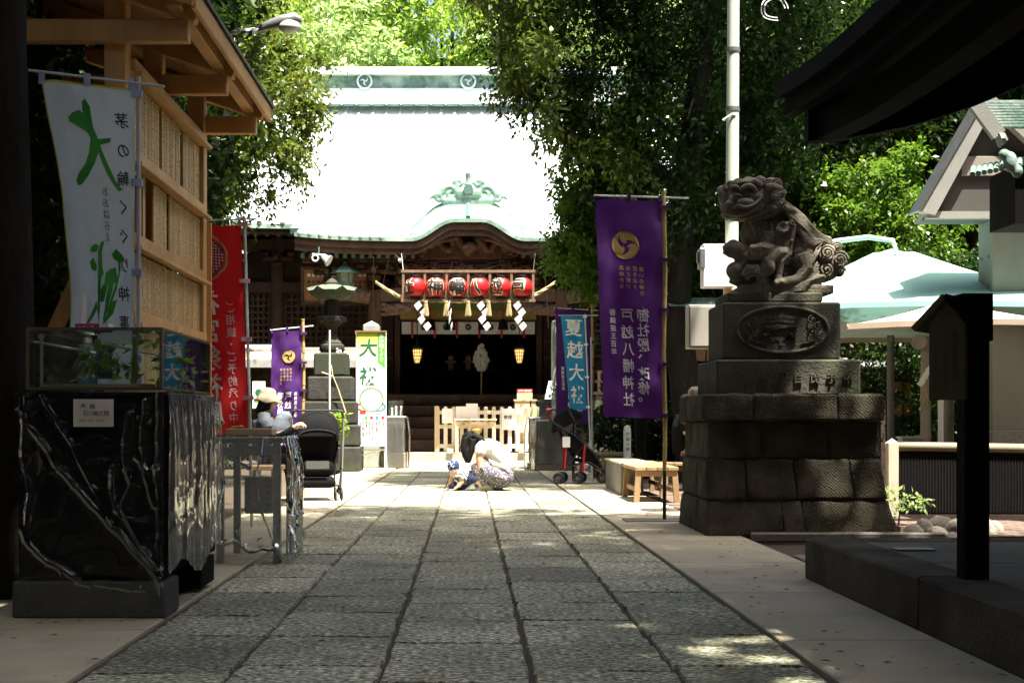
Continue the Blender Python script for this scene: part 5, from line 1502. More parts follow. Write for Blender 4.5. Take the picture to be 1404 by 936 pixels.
lf_ = thing('yellow_leaf', 'crumpled yellow leaf lying on the wooden tray', 'leaf', (TX0 + .09, TY0 + .17, TZ + .058))
g = G()
for k in range(7): g.ell((random.uniform(-.02, .06), random.uniform(-.02, .02), random.uniform(.004, .016)), (.02, .012, .007), 6, 4)
g.build('blade', mat('yellow_leafy', (.6, .47, .03), .5, .2), lf_)
# potted leaves between counter and table
pg = thing('potted_plant', 'small broad leaved plant between the counter and the red banner', 'plant', (-1.62, 8.35, 0))
G().tube([(0, 0, 0), (.02, 0, .5), (0, 0, 1.0)], .012, 6).build('stem', m_bark, pg)
link('leaves', leaf_mesh('leaves', [(0, 0, 1.05, .12), (.03, 0, .9, .14), (0, .05, 1.15, .1)], 7, 4, .07, 93, LM['fresh']), pg)

# --- bench end left, roofed ema rack, stone lantern etc.
m_oldwood = mat('bench_timber', (0.24, 0.15, 0.075), .7, .3, 4, .25, 60, stretch=(1, 1, .3), objvar=.12)
bnl = thing('bench', 'plain timber bench beside the standing pushchair at the stalls', 'bench', (-2.06, 14.7, 0))
G().box((-.05, .9, .425), (.36, 1.9, .05), ch=.008).build('seat', m_oldwood, bnl)
for x in (-.18, .08):
    for y in (.1, 1.72): G().box((x, y, .2), (.065, .065, .4), ch=.006).build('leg', m_oldwood, bnl)
er = thing('tablet_rack', 'low roofed slatted rack in front of the hall behind the stone lantern', 'rack', (PX(415, 29), 29.0, 0))
m_slat_d = mat('dark_slat', (.05, .035, .026), .8, .3, 6, objvar=.2, spec=0.1)
for i in range(16):
    G().box((-1.25 + i * .16, 0, 1.05), (.085, .05, 1.9)).build('slat', m_slat_d, er)
for z in (.5, 1.25, 1.9): G().box((-.05, .04, z), (2.6, .04, .07)).build('rail', m_slat_d, er)
for x in (-1.35, 1.3): G().box((x, 0, 1.05), (.12, .12, 2.1)).build('post', m_slat_d, er)
g = G(); g.prism([(-.55, 2.16), (0, 2.36), (.55, 2.16), (.55, 2.05), (-.55, 2.05)], lambda u, v: (-1.6, u, v), lambda u, v: (1.6, u, v)); g.build('roof', mat('tan_roof', (.48, .36, .24), .6, .12, 3), er)
G().box((0, -.57, 2.06), (3.22, .04, .15)).build('fascia', mat('grey_fascia', (.30, .30, .27), .7, .15), er)
G().bar((-1.6, 0, 2.385), (1.6, 0, 2.385), .16, .05).build('ridge', mat('pale_ridge', (.55, .58, .54), .5, .1), er)
# neighbour low roof further left
er2 = thing('storage_shelter', 'low shelter with a pale metal roof behind the red banner pole', 'shelter', (PX(352, 31.5), 31.5, 0))
g = G(); g.prism([(-.6, 2.25), (.3, 2.62), (.3, 2.55), (-.6, 2.17)], lambda u, v: (-1.2, u, v), lambda u, v: (.8, u, v)); g.build('roof', mat('pale_ridge', (.55, .58, .54), .5, .1), er2)
for x in (-1.0, .6): G().box((x, 0, 1.1), (.1, .1, 2.2)).build('post', m_slat_d, er2)
for i in range(10): G().box((-.9 + i * .16, .1, 1.1), (.12, .04, 2.1)).build('plank', m_slat_d, er2)

# stone lantern on its stepped pedestal
m_lstone = mat('lantern_stone', (0.05, 0.048, 0.042), .9, .35, 5, .7, 45, c2=(.05, .06, .038), c2scale=2.0, objvar=.1, spec=0.1)
LY_ = GY(646); LXc = PX(453, LY_)
sl = thing('stone_lantern', 'tall mossy stone lantern on a stepped stone pedestal by the stalls', 'stone lantern', (LXc, LY_, 0))
def zl(py): return PZ(py, LY_)
def pxw(p): return p * LY_ / FPX
for (y0_, y1_, wpx) in ((646, 612, 82), (611, 582, 78), (581, 550, 72), (549, 516, 62), (515, 483, 46)):
    G().box((0, .3, (zl(y0_) + zl(y1_)) / 2), (pxw(wpx), pxw(wpx), zl(y1_) - zl(y0_)), ch=.03).build('pedestal_stone', m_lstone, sl)
k = LY_ / FPX
def lz(prof, nm, n=20, mm=m_lstone):
    g = G(); g.lathe([(r * k, zl(y)) for r, y in prof], n, (0, .3, 0)); return g.build(nm, mm, sl, True)
lz([(16, 482), (18, 478), (17, 472), (12, 469)], 'foot')
lz([(14, 469), (9, 463), (7, 455), (8, 447), (13, 442)], 'shaft')
lz([(13, 442), (20, 439), (21, 434), (14, 431)], 'platform', 6)
lz([(10, 431), (10, 410)], 'fire_box', 6)
g = G(); prof = [(30, 403, 1.0), (33, 397, 1.0), (28, 395, .8), (22, 391, .3), (12, 389, 0), (7, 387.5, 0)]
vs = []
for (r, y_, up_) in [(9, 409, 0), (20, 408, 0)] + prof:
    for q in range(24):
        a = 2 * PI * q / 24; lift = max(0, math.cos(a * 6)) ** 3 * up_ * 5
        vs.append((r * k * math.cos(a) * (1 + .05 * up_ * math.cos(6 * a)), .3 + r * k * math.sin(a), zl(y_ - lift)))
m_ = len(prof) + 2
fs = [(i * 24 + q, i * 24 + (q + 1) % 24, (i + 1) * 24 + (q + 1) % 24, (i + 1) * 24 + q) for i in range(m_ - 1) for q in range(24)]
g.add(vs, fs + [tuple(range(24))[::-1], tuple(range((m_ - 1) * 24, m_ * 24))]); g.build('cap', mat('mossy_stone', (.085, .105, .07), .9, .4, 6, .7, 45), sl, True)
lz([(7, 388), (9, 386), (6, 382), (1, 379)], 'jewel')
for i, dx in enumerate((-.33, .25)):
    t = thing('paper_fortune', ['knotted white paper slip tied low on the stone lantern', 'pale twig stuck in the stone lantern pedestal'][i], ['paper slip', 'twig'][i], (LXc + [.16, .12][i], LY_ - .25, [zl(484), zl(520)][i]))
    if i == 0:
        g = G(); [g.tube([(0, 0, 0), (random.uniform(-.15, .15), -.03, random.uniform(-.05, .16))], .02, 5) for _ in range(5)]; g.build('slip', m_paper, t)
    else:
        g = G(); g.tube([(-.25, 0, .12), (-.05, -.03, .05), (.05, 0, -.2), (.18, 0, -.6)], .012, 5); g.tube([(-.05, -.03, .05), (-.08, 0, .25)], .009, 5); g.build('twig', m_newwood, t)
g = G(); g.tube([(0, 0, 0), (0, 0, 2.35)], .016, 8)
tag(g.build('steel_rod', m_pole_w), 'thin pale rod standing before the stone lantern', 'rod').location = (PX(452, 22.5), 22.5, 0)
# square stone post behind the sign
Y0 = 28.0
sp = thing('stone_post', 'square stone gate post with pointed top behind the white sign stand', 'stone post', (PX(509.5, Y0), Y0, 0))
G().box((0, 0, PZ(446, Y0) / 2), (.32, .32, PZ(446, Y0)), ch=.015).build('shaft', mat('pale_gate_stone', (.27, .29, .25), .85, .2, 6, .4, 60), sp)
g = G(); zt = PZ(446, Y0); g.add([(-.155, -.155, zt), (.155, -.155, zt), (.155, .155, zt), (-.155, .155, zt), (0, 0, zt + .09)], [(0, 1, 4), (1, 2, 4), (2, 3, 4), (3, 0, 4), (3, 2, 1, 0)]); g.build('point', MATS['pale_gate_stone'], sp)
sp2 = dup(sp, (PX(768, 27.0), 27.0, 0), 0, 'square stone gate post behind the blue banner')

# sign stand with the printed banner
Y0 = 26.2
sg = thing('sign_stand', 'white upright stand with a printed green and white ritual poster', 'sign', (PX(508.5, Y0), Y0, 0), 0)
sw, z0s, z1s = pxw(41) * Y0 / LY_, PZ(612, Y0), PZ(455, Y0)
G().box((0, .03, (z0s + z1s) / 2), (sw, .02, z1s - z0s)).build('panel', m_paper, sg)
def ramp_mat(name, stops):
    m = bpy.data.materials.new(name); m.use_nodes = True
    N = m.node_tree.nodes; L = m.node_tree.links; p = N['Principled BSDF']; p.inputs['Roughness'].default_value = .7
    tc = N.new('ShaderNodeTexCoord'); s_ = N.new('ShaderNodeSeparateXYZ'); r = N.new('ShaderNodeValToRGB')
    L.new(tc.outputs['Generated'], s_.inputs[0]); L.new(s_.outputs[2], r.inputs[0])
    els = r.color_ramp.elements
    while len(els) < len(stops): els.new(.5)
    for e, (q, c) in zip(els, stops): e.position = q; e.color = tuple(c) + (1,)
    L.new(r.outputs[0], p.inputs['Base Color']); return m
m_poster = ramp_mat('poster_print', [(0, (.35, .62, .66)), (.07, (.7, .78, .78)), (.2, (.78, .78, .76)), (.72, (.78, .78, .74)), (.86, (.66, .72, .35)), (.97, (.52, .66, .04)), (1, (.45, .6, .03))])
po = G().box((0, .014, (z0s + z1s) / 2), (sw - .02, .006, z1s - z0s - .01)).build('poster', m_poster, sg)
F = lambda u, v, n=.008: (-sw / 2 + u, .011 - n + .004, z1s - v)
hh = z1s - z0s; ph = hh / 158.0
m_dg = mat('deep_green_print', (.01, .12, .045), .7, .05); m_lg = mat('leaf_green_print', (.10, .38, .03), .7, .05)
write_parts('character', F, '大祓', sw * .42, 22 * ph, sw * .62, sw * .62, 39 * ph, m_dg, po, False, .016, .1)
g = G(); g.add([F(sw * .73, .01, .006), F(sw * .97, .01, .006), F(sw * .97, 50 * ph, .006), F(sw * .73, 42 * ph, .006)], [(0, 1, 2, 3)]); g.build('green_strip', m_lg, po)
g = G(); write_col(g, F, '茅の輪くぐり', sw * .855, 6 * ph, .09, .09, 6.4 * ph, False, .012); g.build('lettering', m_paper, po)
g = G(); n = 28; cx, cy, r = sw * .52, 93 * ph, 15 * ph
for i in range(n):
    a, b = 2 * PI * i / n, 2 * PI * (i + .85) / n
    g.add([F(cx + q * math.cos(t_), cy + q * math.sin(t_)) for q, t_ in ((r, a), (r * 1.14, a), (r * 1.14, b), (r, b))], [(0, 1, 2, 3)])
g.build('grass_ring', mat('ring_green', (.16, .32, .10), .7, .1), po)
def arc(g, cx, cy, rx, ry, a0, a1, th, n=14):
    for i in range(n):
        a, b = lerp(a0, a1, i / n), lerp(a0, a1, (i + 1) / n)
        g.add([F(cx + rx * q * math.cos(t_), cy + ry * q * math.sin(t_)) for q, t_ in ((1, a), (1 + th, a), (1 + th, b), (1, b))], [(0, 1, 2, 3)])
g = G(); arc(g, sw * .30, 103 * ph, sw * .22, 5 * ph, PI * .45, PI * 1.3, .3); g.build('red_arrow', mat('red_print', (.6, .04, .03), .7, .05), po)
g = G(); arc(g, sw * .72, 103 * ph, sw * .22, 5 * ph, -PI * .3, PI * .55, .3); g.build('blue_arrow', mat('blue_print', (.05, .25, .55), .7, .05), po)
for i, (u, c_) in enumerate(((.18, 'red_print'), (.28, 'red_print'), (.34, 'leaf_green_print'), (.52, 'red_print'), (.70, 'blue_print'), (.9, 'red_print'))):
    v = 111 if i < 2 else 118
    g = G(); g.add([F(sw * u + 2.2 * ph * math.cos(2 * PI * q / 14), v * ph + 2.2 * ph * math.sin(2 * PI * q / 14)) for q in range(14)], [tuple(range(14))]); g.build('dot', MATS[c_], po)
g = G()
for i, (u, s_) in enumerate(((.15, '心身の罪や穢れを祓い清め無病'), (.24, '息災を祈願する神事です'), (.36, '茅の輪をくぐり祓う'), (.46, '左回り右回り左回りと'), (.55, '八の字を書くように三度'), (.70, '水無月の夏越の'), (.78, '祓する人'), (.92, '大祓式'))):
    write_col(g, F, s_, sw * u, 124 * ph, .042, .042, 2.3 * ph, False, .004)
g.build('lettering', m_ink, po)
G().box((0, .01, z1s + .012), (sw + .03, .05, .025)).build('top_bar', mat('brown_bar', (.25, .12, .06), .6, .1), sg)
for s in (-1, 1):
    G().box((s * (sw / 2 - .01), .07, z1s / 2), (.035, .03, z1s)).build('leg', m_paper, sg)
    G().bar((s * (sw / 2 - .01), .1, .5), (s * (sw / 2 - .01), .45, .01), .03, .03).build('stay', m_paper, sg)
G().box((0, .07, z0s - .06), (sw, .025, .03)).build('cross_bar', m_paper, sg); G().bar((-sw / 2, .07, z0s - .18), (sw / 2, .07, z0s - .05), .02, .02).build('cross_bar', m_paper, sg)

# film wrapped stone plinths / counters with small cases near the hall
m_brown = mat('brown_counter', (.055, .04, .032), .6, .3, 5, objvar=.1)
m_tan = mat('tan_counter', (.30, .24, .17), .7, .25, 4)
def counter(label, x0, x1, y0, d_, z, lower, case_h, goods, film_on=True):
    t = thing('display_counter', label, 'counter', (x0, y0, 0), group='film wrapped counters')
    w_ = x1 - x0
    G().box((w_ / 2, d_ / 2, (z + lower) / 2), (w_, d_, z - lower - .02), ch=.01).build('body', m_brown, t)
    G().box((w_ / 2, d_ / 2, lower / 2), (w_ + .06, d_ + .06, lower), ch=.01).build('base', m_tan, t)
    G().box((w_ / 2, d_ / 2, z), (w_ + .04, d_ + .04, .03)).build('top', m_pole_w, t)
    film('film', lambda u, v: ((-.01 + (w_ + .02) * u, -.03, lerp(z, .02, v)), (0, -1, 0)), 20, 20, .03, 5, m_film2, t, x0)
    film('film_side', lambda u, v: (((w_ + .03) if x0 < 0 else -.03, d_ * u, lerp(z, .02, v)), (1 if x0 < 0 else -1, 0, 0)), 20, 20, .08, 5, m_film2, t, x0 + 1)
    c_ = thing('glass_case', label.replace('counter', 'case').replace('film wrapped', 'small glass') , 'display case', (x0 + .02, y0 + .02, z + .017), group='small glass cases near the hall')
    W2, D2 = w_ - .04, d_ - .1
    for (cc, ss) in (((W2 / 2, 0, case_h / 2), (W2, .005, case_h)), ((W2 / 2, D2, case_h / 2), (W2, .005, case_h)), ((0, D2 / 2, case_h / 2), (.005, D2, case_h)), ((W2, D2 / 2, case_h / 2), (.005, D2, case_h)), ((W2 / 2, D2 / 2, case_h), (W2, D2, .005))):
        G().box(cc, ss).build('pane', m_glass, c_)
    for i, (gx, gw_, gh_, col, lab, kind) in enumerate(goods):
        q = thing(kind.replace(' ', '_'), lab, kind, (x0 + .02 + gx, y0 + .2, z + .02))
        if kind == 'candle': G().lathe([(gw_, 0), (gw_, gh_), (gw_ * .4, gh_ + .02)], 12).build('wax', mat('goods_' + col[0], col[1], .6, .1), q); G().tube([(0, 0, gh_), (0, 0, gh_ + .05)], .004, 5).build('wick', m_black, q)
        else: G().box((0, 0, gh_ / 2), (gw_, .12, gh_), ch=.008).build('body', mat('goods_' + col[0], col[1], .6, .1), q); G().box((0, -.062, gh_ * .6), (gw_ * .7, .004, gh_ * .3)).build('label_print', m_red, q)
    return t
Yc = 27.6
counter('film wrapped counter in front of the hall steps, right of the poster stand', PX(531, Yc), PX(554, Yc), Yc, .6, PZ(571, Yc), .30, PZ(550, Yc) - PZ(571, Yc),
        [(.06, .022, .14, ('wax', (.7, .68, .6)), 'white candle at the left in the small case by the poster stand', 'candle'), (.14, .022, .17, ('wax', (.7, .68, .6)), 'white candle in the middle of the small case by the poster stand', 'candle'), (.24, .022, .17, ('wax', (.7, .68, .6)), 'white candle at the right in the small case by the poster stand', 'candle')])
counter('film wrapped counter behind the poster stand beside the stone lantern', PX(482, 28.4), PX(524, 28.4), 28.4, .5, PZ(572, 28.4), .42, PZ(551, 28.4) - PZ(572, 28.4),
        [(.09, .1, .17, ('pink', (.6, .3, .36)), 'pink packet in the small case behind the poster stand', 'packet')])
pt = thing('potted_plant', 'fresh green leaves sprouting between the pushchair and the stone lantern', 'plant', (PX(458, 20.5), 20.5, 0))
G().tube([(0, 0, 0), (.03, 0, .5), (0, 0, .85)], .012, 6).build('stem', m_bark, pt)
link('leaves', leaf_mesh('leaves', [(0, 0, .9, .16), (.05, 0, .98, .14), (-.05, 0, .85, .14), (.1, 0, .8, .1)], 9, 5, .10, 95, LM['fresh']), pt)
# green notice behind the hat
ng = thing('notice_sign', 'white notice with a green emblem behind the sun hat', 'sign', (PX(355, 19.0), 19.0, 0))
G().box((0, .02, PZ(560, 19) / 2), (.05, .03, PZ(560, 19))).build('post', m_slat_d, ng)
zc = PZ(541, 19); G().box((0, 0, zc), (.17, .01, .36)).build('panel', m_paper, ng)
g = G(); g.tube([(0, -.006, zc + .03), (0, -.009, zc + .03)], .05, 16); g.build('emblem', m_dg, ng); g = G(); g.box((0, -.007, zc - .075), (.12, .004, .05)); g.build('green_bar', m_lg, ng)
# street lamp above
lp = thing('street_lamp', 'curved street lamp head hanging above the left trees', 'street lamp', (PX(300, 15), 15.0, 0))
def sl_(px, py, y=15.0): return (PX(px, y) - PX(300, 15), 0, PZ(py, y))
G().tube([(-.9, 0, 0), (-.9, 0, 4.6), (-.6, 0, 5.0), sl_(338, 44), sl_(352, 42)], .035, 8).build('pole', m_pole_w, lp, True)
g = G(); g.tube([sl_(350, 42), sl_(365, 36), sl_(385, 30), sl_(405, 26), sl_(413, 28)], [.03, .05, .07, .07, .03], 14, flat=.8); g.build('head', m_steel, lp, True)
g = G(); P_ = sl_(397, 37); g.ell(P_, (.12, .09, .075)); g.build('glass_bowl', mat('lamp_bowl', (.5, .52, .46), .15, .05), lp, True)
# ------------------------------------------------------------------ right side of the approach
Y0 = 12.9
pt_ = purple('tall purple banner with a gold swirl crest on a bamboo pole beside the komainu', (PX(911, Y0), Y0, 0), 0, .60, 1.97, PZ(276, Y0), True, PZ(264, Y0), barx=(-.64, .22), wob=.028, black_foot=PZ(645, Y0), swing=.07, tilt=-.03)
G().box((-.06, .0, .012), (.62, .3, .012), ch=.004).build('base_plate', m_steel, pt_)
Y0 = 22.2
purple('purple banner half hidden behind the blue banner', (PX(812, Y0), Y0, 0), -.25, .55, 1.75, PZ(428, Y0), True, PZ(418, Y0), barx=(-.6, .1), wob=.03, tilt=-.08, seed=1.0)
# blue banner
m_blue = mat('blue_banner_cloth', (0.02, 0.26, 0.50), .75, .08, 3, trans=.3)
Y0 = 21.4; ZT = PZ(434, Y0)
bb = thing('nobori_banner', 'narrow blue banner with white brush characters beside the red strapped pushchair', 'banner', (PX(802, Y0), Y0, 0))
G().tube([(.11, 0, 0), (.06, 0, 1.0), (0, 0, ZT + .04)], .012, 8).build('pole', m_pole_w, bb, True)
G().tube([(-.4, 0, ZT + .02), (.2, 0, ZT + .02)], .007, 8).build('crossbar', m_pole_w, bb, True)
W_, H_ = .345, 1.40
def bfn(u, v, n):
    x, y, z = banner_fn(W_, H_, ZT, -1, .02, 0, 0, .0, .5, .02)(u, v, n); return (x + .045 * v + (1 - u) * .10 * v, y - .015, z)
cloth('cloth', bfn, m_blue, bb)
write_parts('character', lambda u, v: bfn(u / W_, v / H_, .009), '夏越大祓', .18, .17, .28, .27, .335, m_paper, bb, False, .016, .08)
for v in (.0, .3, .65, .97):
    p = bfn(1, v, 0); G().box((p[0] + .02, -.012, p[2]), (.06, .03, .03)).build('tab', m_paper, bb)
G().tube([(0, 0, 0), (-.02, 0, 2.2)], .012, 8).build('pole', m_pole_w, thing('bare_pole', 'thin bare pole behind the blue banner', 'pole', (PX(812, 21.9), 21.9, 0)), True)

# counter with leaflets on the right
Yc = GY(645)
counter('film wrapped counter with leaflets right of the picket fence', PX(738, Yc), PX(789, Yc), Yc, .8, PZ(576, Yc), .10, PZ(549, Yc) - PZ(576, Yc),
        [(.2, .12, .2, ('red', (.5, .06, .06)), 'red packet in the case with leaflets', 'packet'), (.4, .14, .28, ('tan', (.45, .33, .18)), 'tan packet in the case with leaflets', 'packet')])
counter('narrow film wrapped counter touching the picket fence', PX(727, Yc + 1), PX(740, Yc + 1), Yc + 1.0, .7, PZ(572, Yc + 1), .10, PZ(550, Yc + 1) - PZ(572, Yc + 1), [])
for i, (px, rz, c_, lab) in enumerate(((752, .5, (.70, .72, .76), 'white leaflet propped on the counter case'), (765, .5, (.25, .40, .62), 'blue leaflet propped on the counter case'), (773, .45, (.55, .62, .72), 'pale blue leaflet propped at the end of the counter case'))):
    t = thing('leaflet', lab, 'leaflet', (PX(px, Yc + .3), Yc + .3, PZ(548, Yc) + .02), 0, group='leaflets on the counter case')
    g = G(); h_ = .34 - i * .03; g.prism([(-.07, 0), (.05, 0), (.11, h_), (0.01, h_)], lambda u, v: (u, v * .25, v), lambda u, v: (u, v * .25 + .012, v)); g.build('paper', mat('leaflet%d' % i, c_, .6, .05), t)
    G().box((0, .06, .015), (.12, .1, .03)).build('holder', mat('leaflet1', c_, .6) if i else m_paper, t)

# fence before the steps
FY = 33.4
fz0 = .17
pf = thing('picket_fence', 'low new pine picket fence closing the hall steps', 'fence', (0, FY, fz0))
PK = G(); PK.box((0, 0, .52), (.09, .03, 1.0)); PK.tube([(0, -.015, 1.02), (0, .015, 1.02)], .047, 12)
m_fence = mat('pale_fence_wood', (.78, .70, .54), .65, .1, 4, objvar=.06)
PKm = PK.mesh('picket', m_fence)
fx0, fx1 = PX(600, FY), PX(732, FY)
for i in range(13):
    o = link('picket', PKm, pf); o.location = (lerp(fx0, fx1, i / 12), 0, .02)
for z in (.16, .62, .95): G().box(((fx0 + fx1) / 2, .035, z), (fx1 - fx0 + .1, .035, .09)).build('rail', m_fence, pf)
G().box((fx0 - .02, -.01, .55), (.1, .07, 1.1)).build('post', m_newwood, pf); G().box((fx1 + .02, -.01, .55), (.1, .07, 1.1)).build('post', m_newwood, pf)
for x in (fx0 + .3, fx1 - .3): G().box((x, -.25, .06), (.14, .6, .1)).build('foot', m_newwood, pf)
Yp = FY - .06
def notice(px0, px1, py0, py1, lab, y=Yp, red=None, txt=None):
    t = thing('paper_notice', lab, 'notice', (PX((px0 + px1) / 2, y), y, PZ(py1, y)), group='papers fixed to the picket fence')
    w_, h_ = PX(px1, y) - PX(px0, y), PZ(py0, y) - PZ(py1, y)
    G().box((0, 0, h_ / 2), (w_, .012, h_)).build('sheet', m_paper if red is None else mat('cream_board', (.60, .48, .30), .7, .06), t)
    if red: 
        G().box((0, -.002, h_ - red / 2), (w_, .014, red)).build('red_band', m_red, t)
        g = G(); write_row(g, lambda u, v: (u, -.011, h_ - red / 2 - v), 'お守り授与所', -w_ / 2 + .05, 0, .055, .055, (w_ - .1) / 5, .012); g.build('lettering', m_paper, t)
    g = G()
    if txt:
        for i, s_ in enumerate(txt): write_col(g, lambda u, v: (u, -.009, h_ - v), s_, w_ / 2 - .05 - i * .055, (.12 if red is None else red + .05), .035, .035, .042, False, .006)
        g.build('lettering', m_ink if red is None else mat('brown_ink', (.25, .12, .05), .7), t)
    return t
notice(606, 621, 560, 580, 'white paper on the left end of the picket fence')
notice(625, 639, 557, 576, 'white paper left of the small offering table')
notice(639, 655, 553, 575, 'taller white paper above the small offering table')
t = notice(688, 708, 560, 589, 'white notice with a black heading on the right part of the fence')
for i, c_ in enumerate('参拝'):
    g = G(); write_row(g, lambda u, v: (u - .08 + .1 * i, -.009, PZ(560, Yp) - PZ(589, Yp) - .2 - v), c_, 0, 0, .1, .1, .1, .016); g.build('character', m_ink, t)
notice(709, 730, 533, 553, 'cream notice board with a red heading above the fence', FY + .25, .09, ['交通安全祈願', '家内安全', '商売繁盛', '厄除祈願'])
mz = thing('money_box', 'pale pine box behind the right end of the picket fence', 'box', (PX(720, FY + .3), FY + .3, .17))
G().box((0, .1, .62), (.5, .4, 1.2), ch=.01).build('body', m_newwood, mz); G().box((0, .1, 1.24), (.54, .44, .04)).build('lid', m_newwood, mz)
# small table before the fence
tbl = thing('offering_table', 'small plain pine table standing before the picket fence', 'table', (PX(652, 32.95), 32.95, 0.17))
tw = PX(683, 33.0) - PX(625, 33.0); tz = PZ(575, 33.0) - .17
G().box((0, .15, tz), (tw, .45, .04), ch=.004).build('tabletop', m_newwood, tbl); G().box((0, -.05, tz - .08), (tw - .1, .03, .09)).build('apron', m_oldwood, tbl)
for x in (-tw / 2 + .06, tw / 2 - .06):
    for y in (-.03, .12): G().box((x, y, (tz - .02) / 2), (.07, .05, tz - .02)).build('leg', m_newwood, tbl)
bell = thing('brass_bowl', 'brass bowl hanging below the small pine table', 'bowl', (PX(653, 33.0), 33.0, .62))
G().lathe([(.02, 0), (.11, .02), (.15, .1), (.13, .12)], 16).build('bowl', m_brass, bell, True)

# --- benches on the right
def bench(label, loc, w_, d_, h_, rz=0, top=m_oldwood, solid=False):
    t = thing('bench', label, 'bench', loc, rz, group='timber benches by the yard')
    n_ = 4
    for i in range(n_): G().box((lerp(0, w_, (i + .5) / n_), d_ / 2, h_ - .02), (w_ / n_ - .006, d_, .04), ch=.005).build('seat_plank', top, t)
    for x in (.04, w_ - .04):
        for y in (.05, d_ - .05):
            g = G(); sgn = -1 if x < .1 else 1; g.bar((x + sgn * .025, y, 0), (x, y, h_ - .04), .06, .06, (0, 1, 0)); g.build('leg', m_oldwood, t)
    for y in (.05, d_ - .05): G().box((w_ / 2, y, h_ - .075), (w_ - .1, .04, .06)).build('rail', m_oldwood, t)
    for x in (.05, w_ - .05): G().box((x, d_ / 2, h_ * .35), (.035, d_ - .12, .05)).build('stretcher', m_oldwood, t)
    return t
bench('nearest timber bench by the bamboo pole', (PX(872, 15.7), 15.75, 0), .48, 1.25, .40)
bench('second timber bench behind the nearest bench', (PX(866, 17.2) - .1, 17.1, 0), .5, 1.2, .40)
bench('bench at the far end of the bench row beside the red strapped pushchair', (PX(822, 21.8) , 21.6, 0), .5, 1.2, .42)
bxs = thing('storage_box', 'long grey box with a green tinted lid beside the timber benches', 'box', (2.03, 17.5, 0))
G().box((-.02, .9, .19), (.28, 1.9, .38), ch=.008).build('body', mat('grey_panel', (.13, .12, .11), .5, .3, 3), bxs)
G().box((.02, .9, .395), (.4, 1.92, .025), ch=.004).build('lid', mat('greenish_lid', (.40, .44, .28), .5, .15), bxs)
mk = thing('marker_post', 'short pale stone marker post behind the benches', 'stone post', (PX(860, 20.5), 20.5, 0))
G().lathe([(.055, 0), (.055, .78), (.045, .83), (.01, .85)], 14).build('shaft', mat('pale_post', (.40, .44, .40), .8, .15), mk, True)
G().box((0, 0, .02), (.2, .2, .06)).build('foot', m_stone_d, mk)
g = G(); write_col(g, lambda u, v: (u, -.057, .72 - v), '戸越公園', 0, 0, .05, .05, .07, False, .01); g.build('lettering', m_ink, mk)

# --- votive tablet racks behind
m_ema = plaquemat('votive_tablet', (0.36, 0.18, 0.07), (0.10, 0.04, 0.02))
EMA = G().box((0, 0, 0), (.165, .015, .20), ch=.003).mesh('votive_tablet', m_ema)
def ema_rack(label, x0, x1, y, z0_, z1_):
    t = thing('tablet_rack', label, 'rack', (x0, y, 0), group='votive tablet racks')
    w_ = x1 - x0
    for x in (0, w_): G().box((x, .05, z1_ / 2 + .1), (.1, .1, z1_ + .2)).build('post', m_slat_d, t)
    G().box((w_ / 2, .12, z1_ / 2 + .1), (w_, .03, z1_)).build('back_board', m_slat_d, t)
    nr = int((z1_ - z0_) / .30)
    for r in range(nr + 1): G().box((w_ / 2, .02, z0_ + r * .30), (w_, .05, .05)).build('rail', m_slat_d, t)
    for r in range(nr):
        for i in range(int(w_ / .185)):
            o = link('votive_tablet', EMA, t); o.location = (.12 + i * .185, .03 + random.uniform(-.01, .01), z0_ + .15 + r * .30 + random.uniform(-.006, .006)); o.rotation_euler = (random.uniform(-.05, .05), random.gauss(0, .03), 0)
    g = G(); g.prism([(-.35, z1_ + .14), (.05, z1_ + .30), (.45, z1_ + .14), (.05, z1_ + .24)], lambda u, v: (-.2, u, v), lambda u, v: (w_ + .2, u, v)); g.build('roof', m_patina, t)
ema_rack('rack of brown votive tablets behind the seated person', 3.15, 4.1, 21.2, .55, 2.45)
ema_rack('rack of brown votive tablets between the komainu and the parasols', 5.6, 6.75, 21.4, .95, 2.3)

# --- raised stone platform and the notice post standing on it
m_plat = mat('platform_stone', (.10, .082, .055), .9, .25, 3, .4, 50, c2=(.045, .036, .024), c2scale=1.6, objvar=.06, spec=0.12)
m_plat_top = mat('platform_top', (.15, .135, .10), .85, .2, 3, .3, 60, objvar=.08, spec=0.15)
pf_ = thing('stone_platform', 'raised dark stone platform under the dark curved roof', 'platform', (1.93, 2.0, 0))
y = 0.0
for i, ln in enumerate((1.5, 1.35, 1.25, 2.06)):
    G().box((.13, y + ln / 2, .119), (.26, ln - .006, .238), ch=.012).build('edge_stone', m_plat, pf_); y += ln
for i in range(5):
    G().box((.26 + .5 + i * 1.0, 6.16 - .13, .118), (.994, .26, .236), ch=.012).build('edge_stone', m_plat, pf_)
for i in range(4):
    for j in range(5): G().box((.263 + .62 + i * 1.24, .6 + j * 1.18, .115), (1.232, 1.172, .236), ch=.006).build('floor_slab', m_plat_top, pf_)
mp = thing('metal_plate', 'small steel cover plate set in the stone platform', 'plate', (PX(1252, 7.4), 7.4, .2375))
G().box((0, 0, .002), (.2, .13, .006)).build('plate', m_steel, mp)
pvs = thing('stone_block', 'small grey stone block on the far side of the platform', 'stone block', (3.92, 9.0, 0))
G().box((.1, 0, .28), (.3, .4, .56), ch=.02).build('block', m_plat_top, pvs)
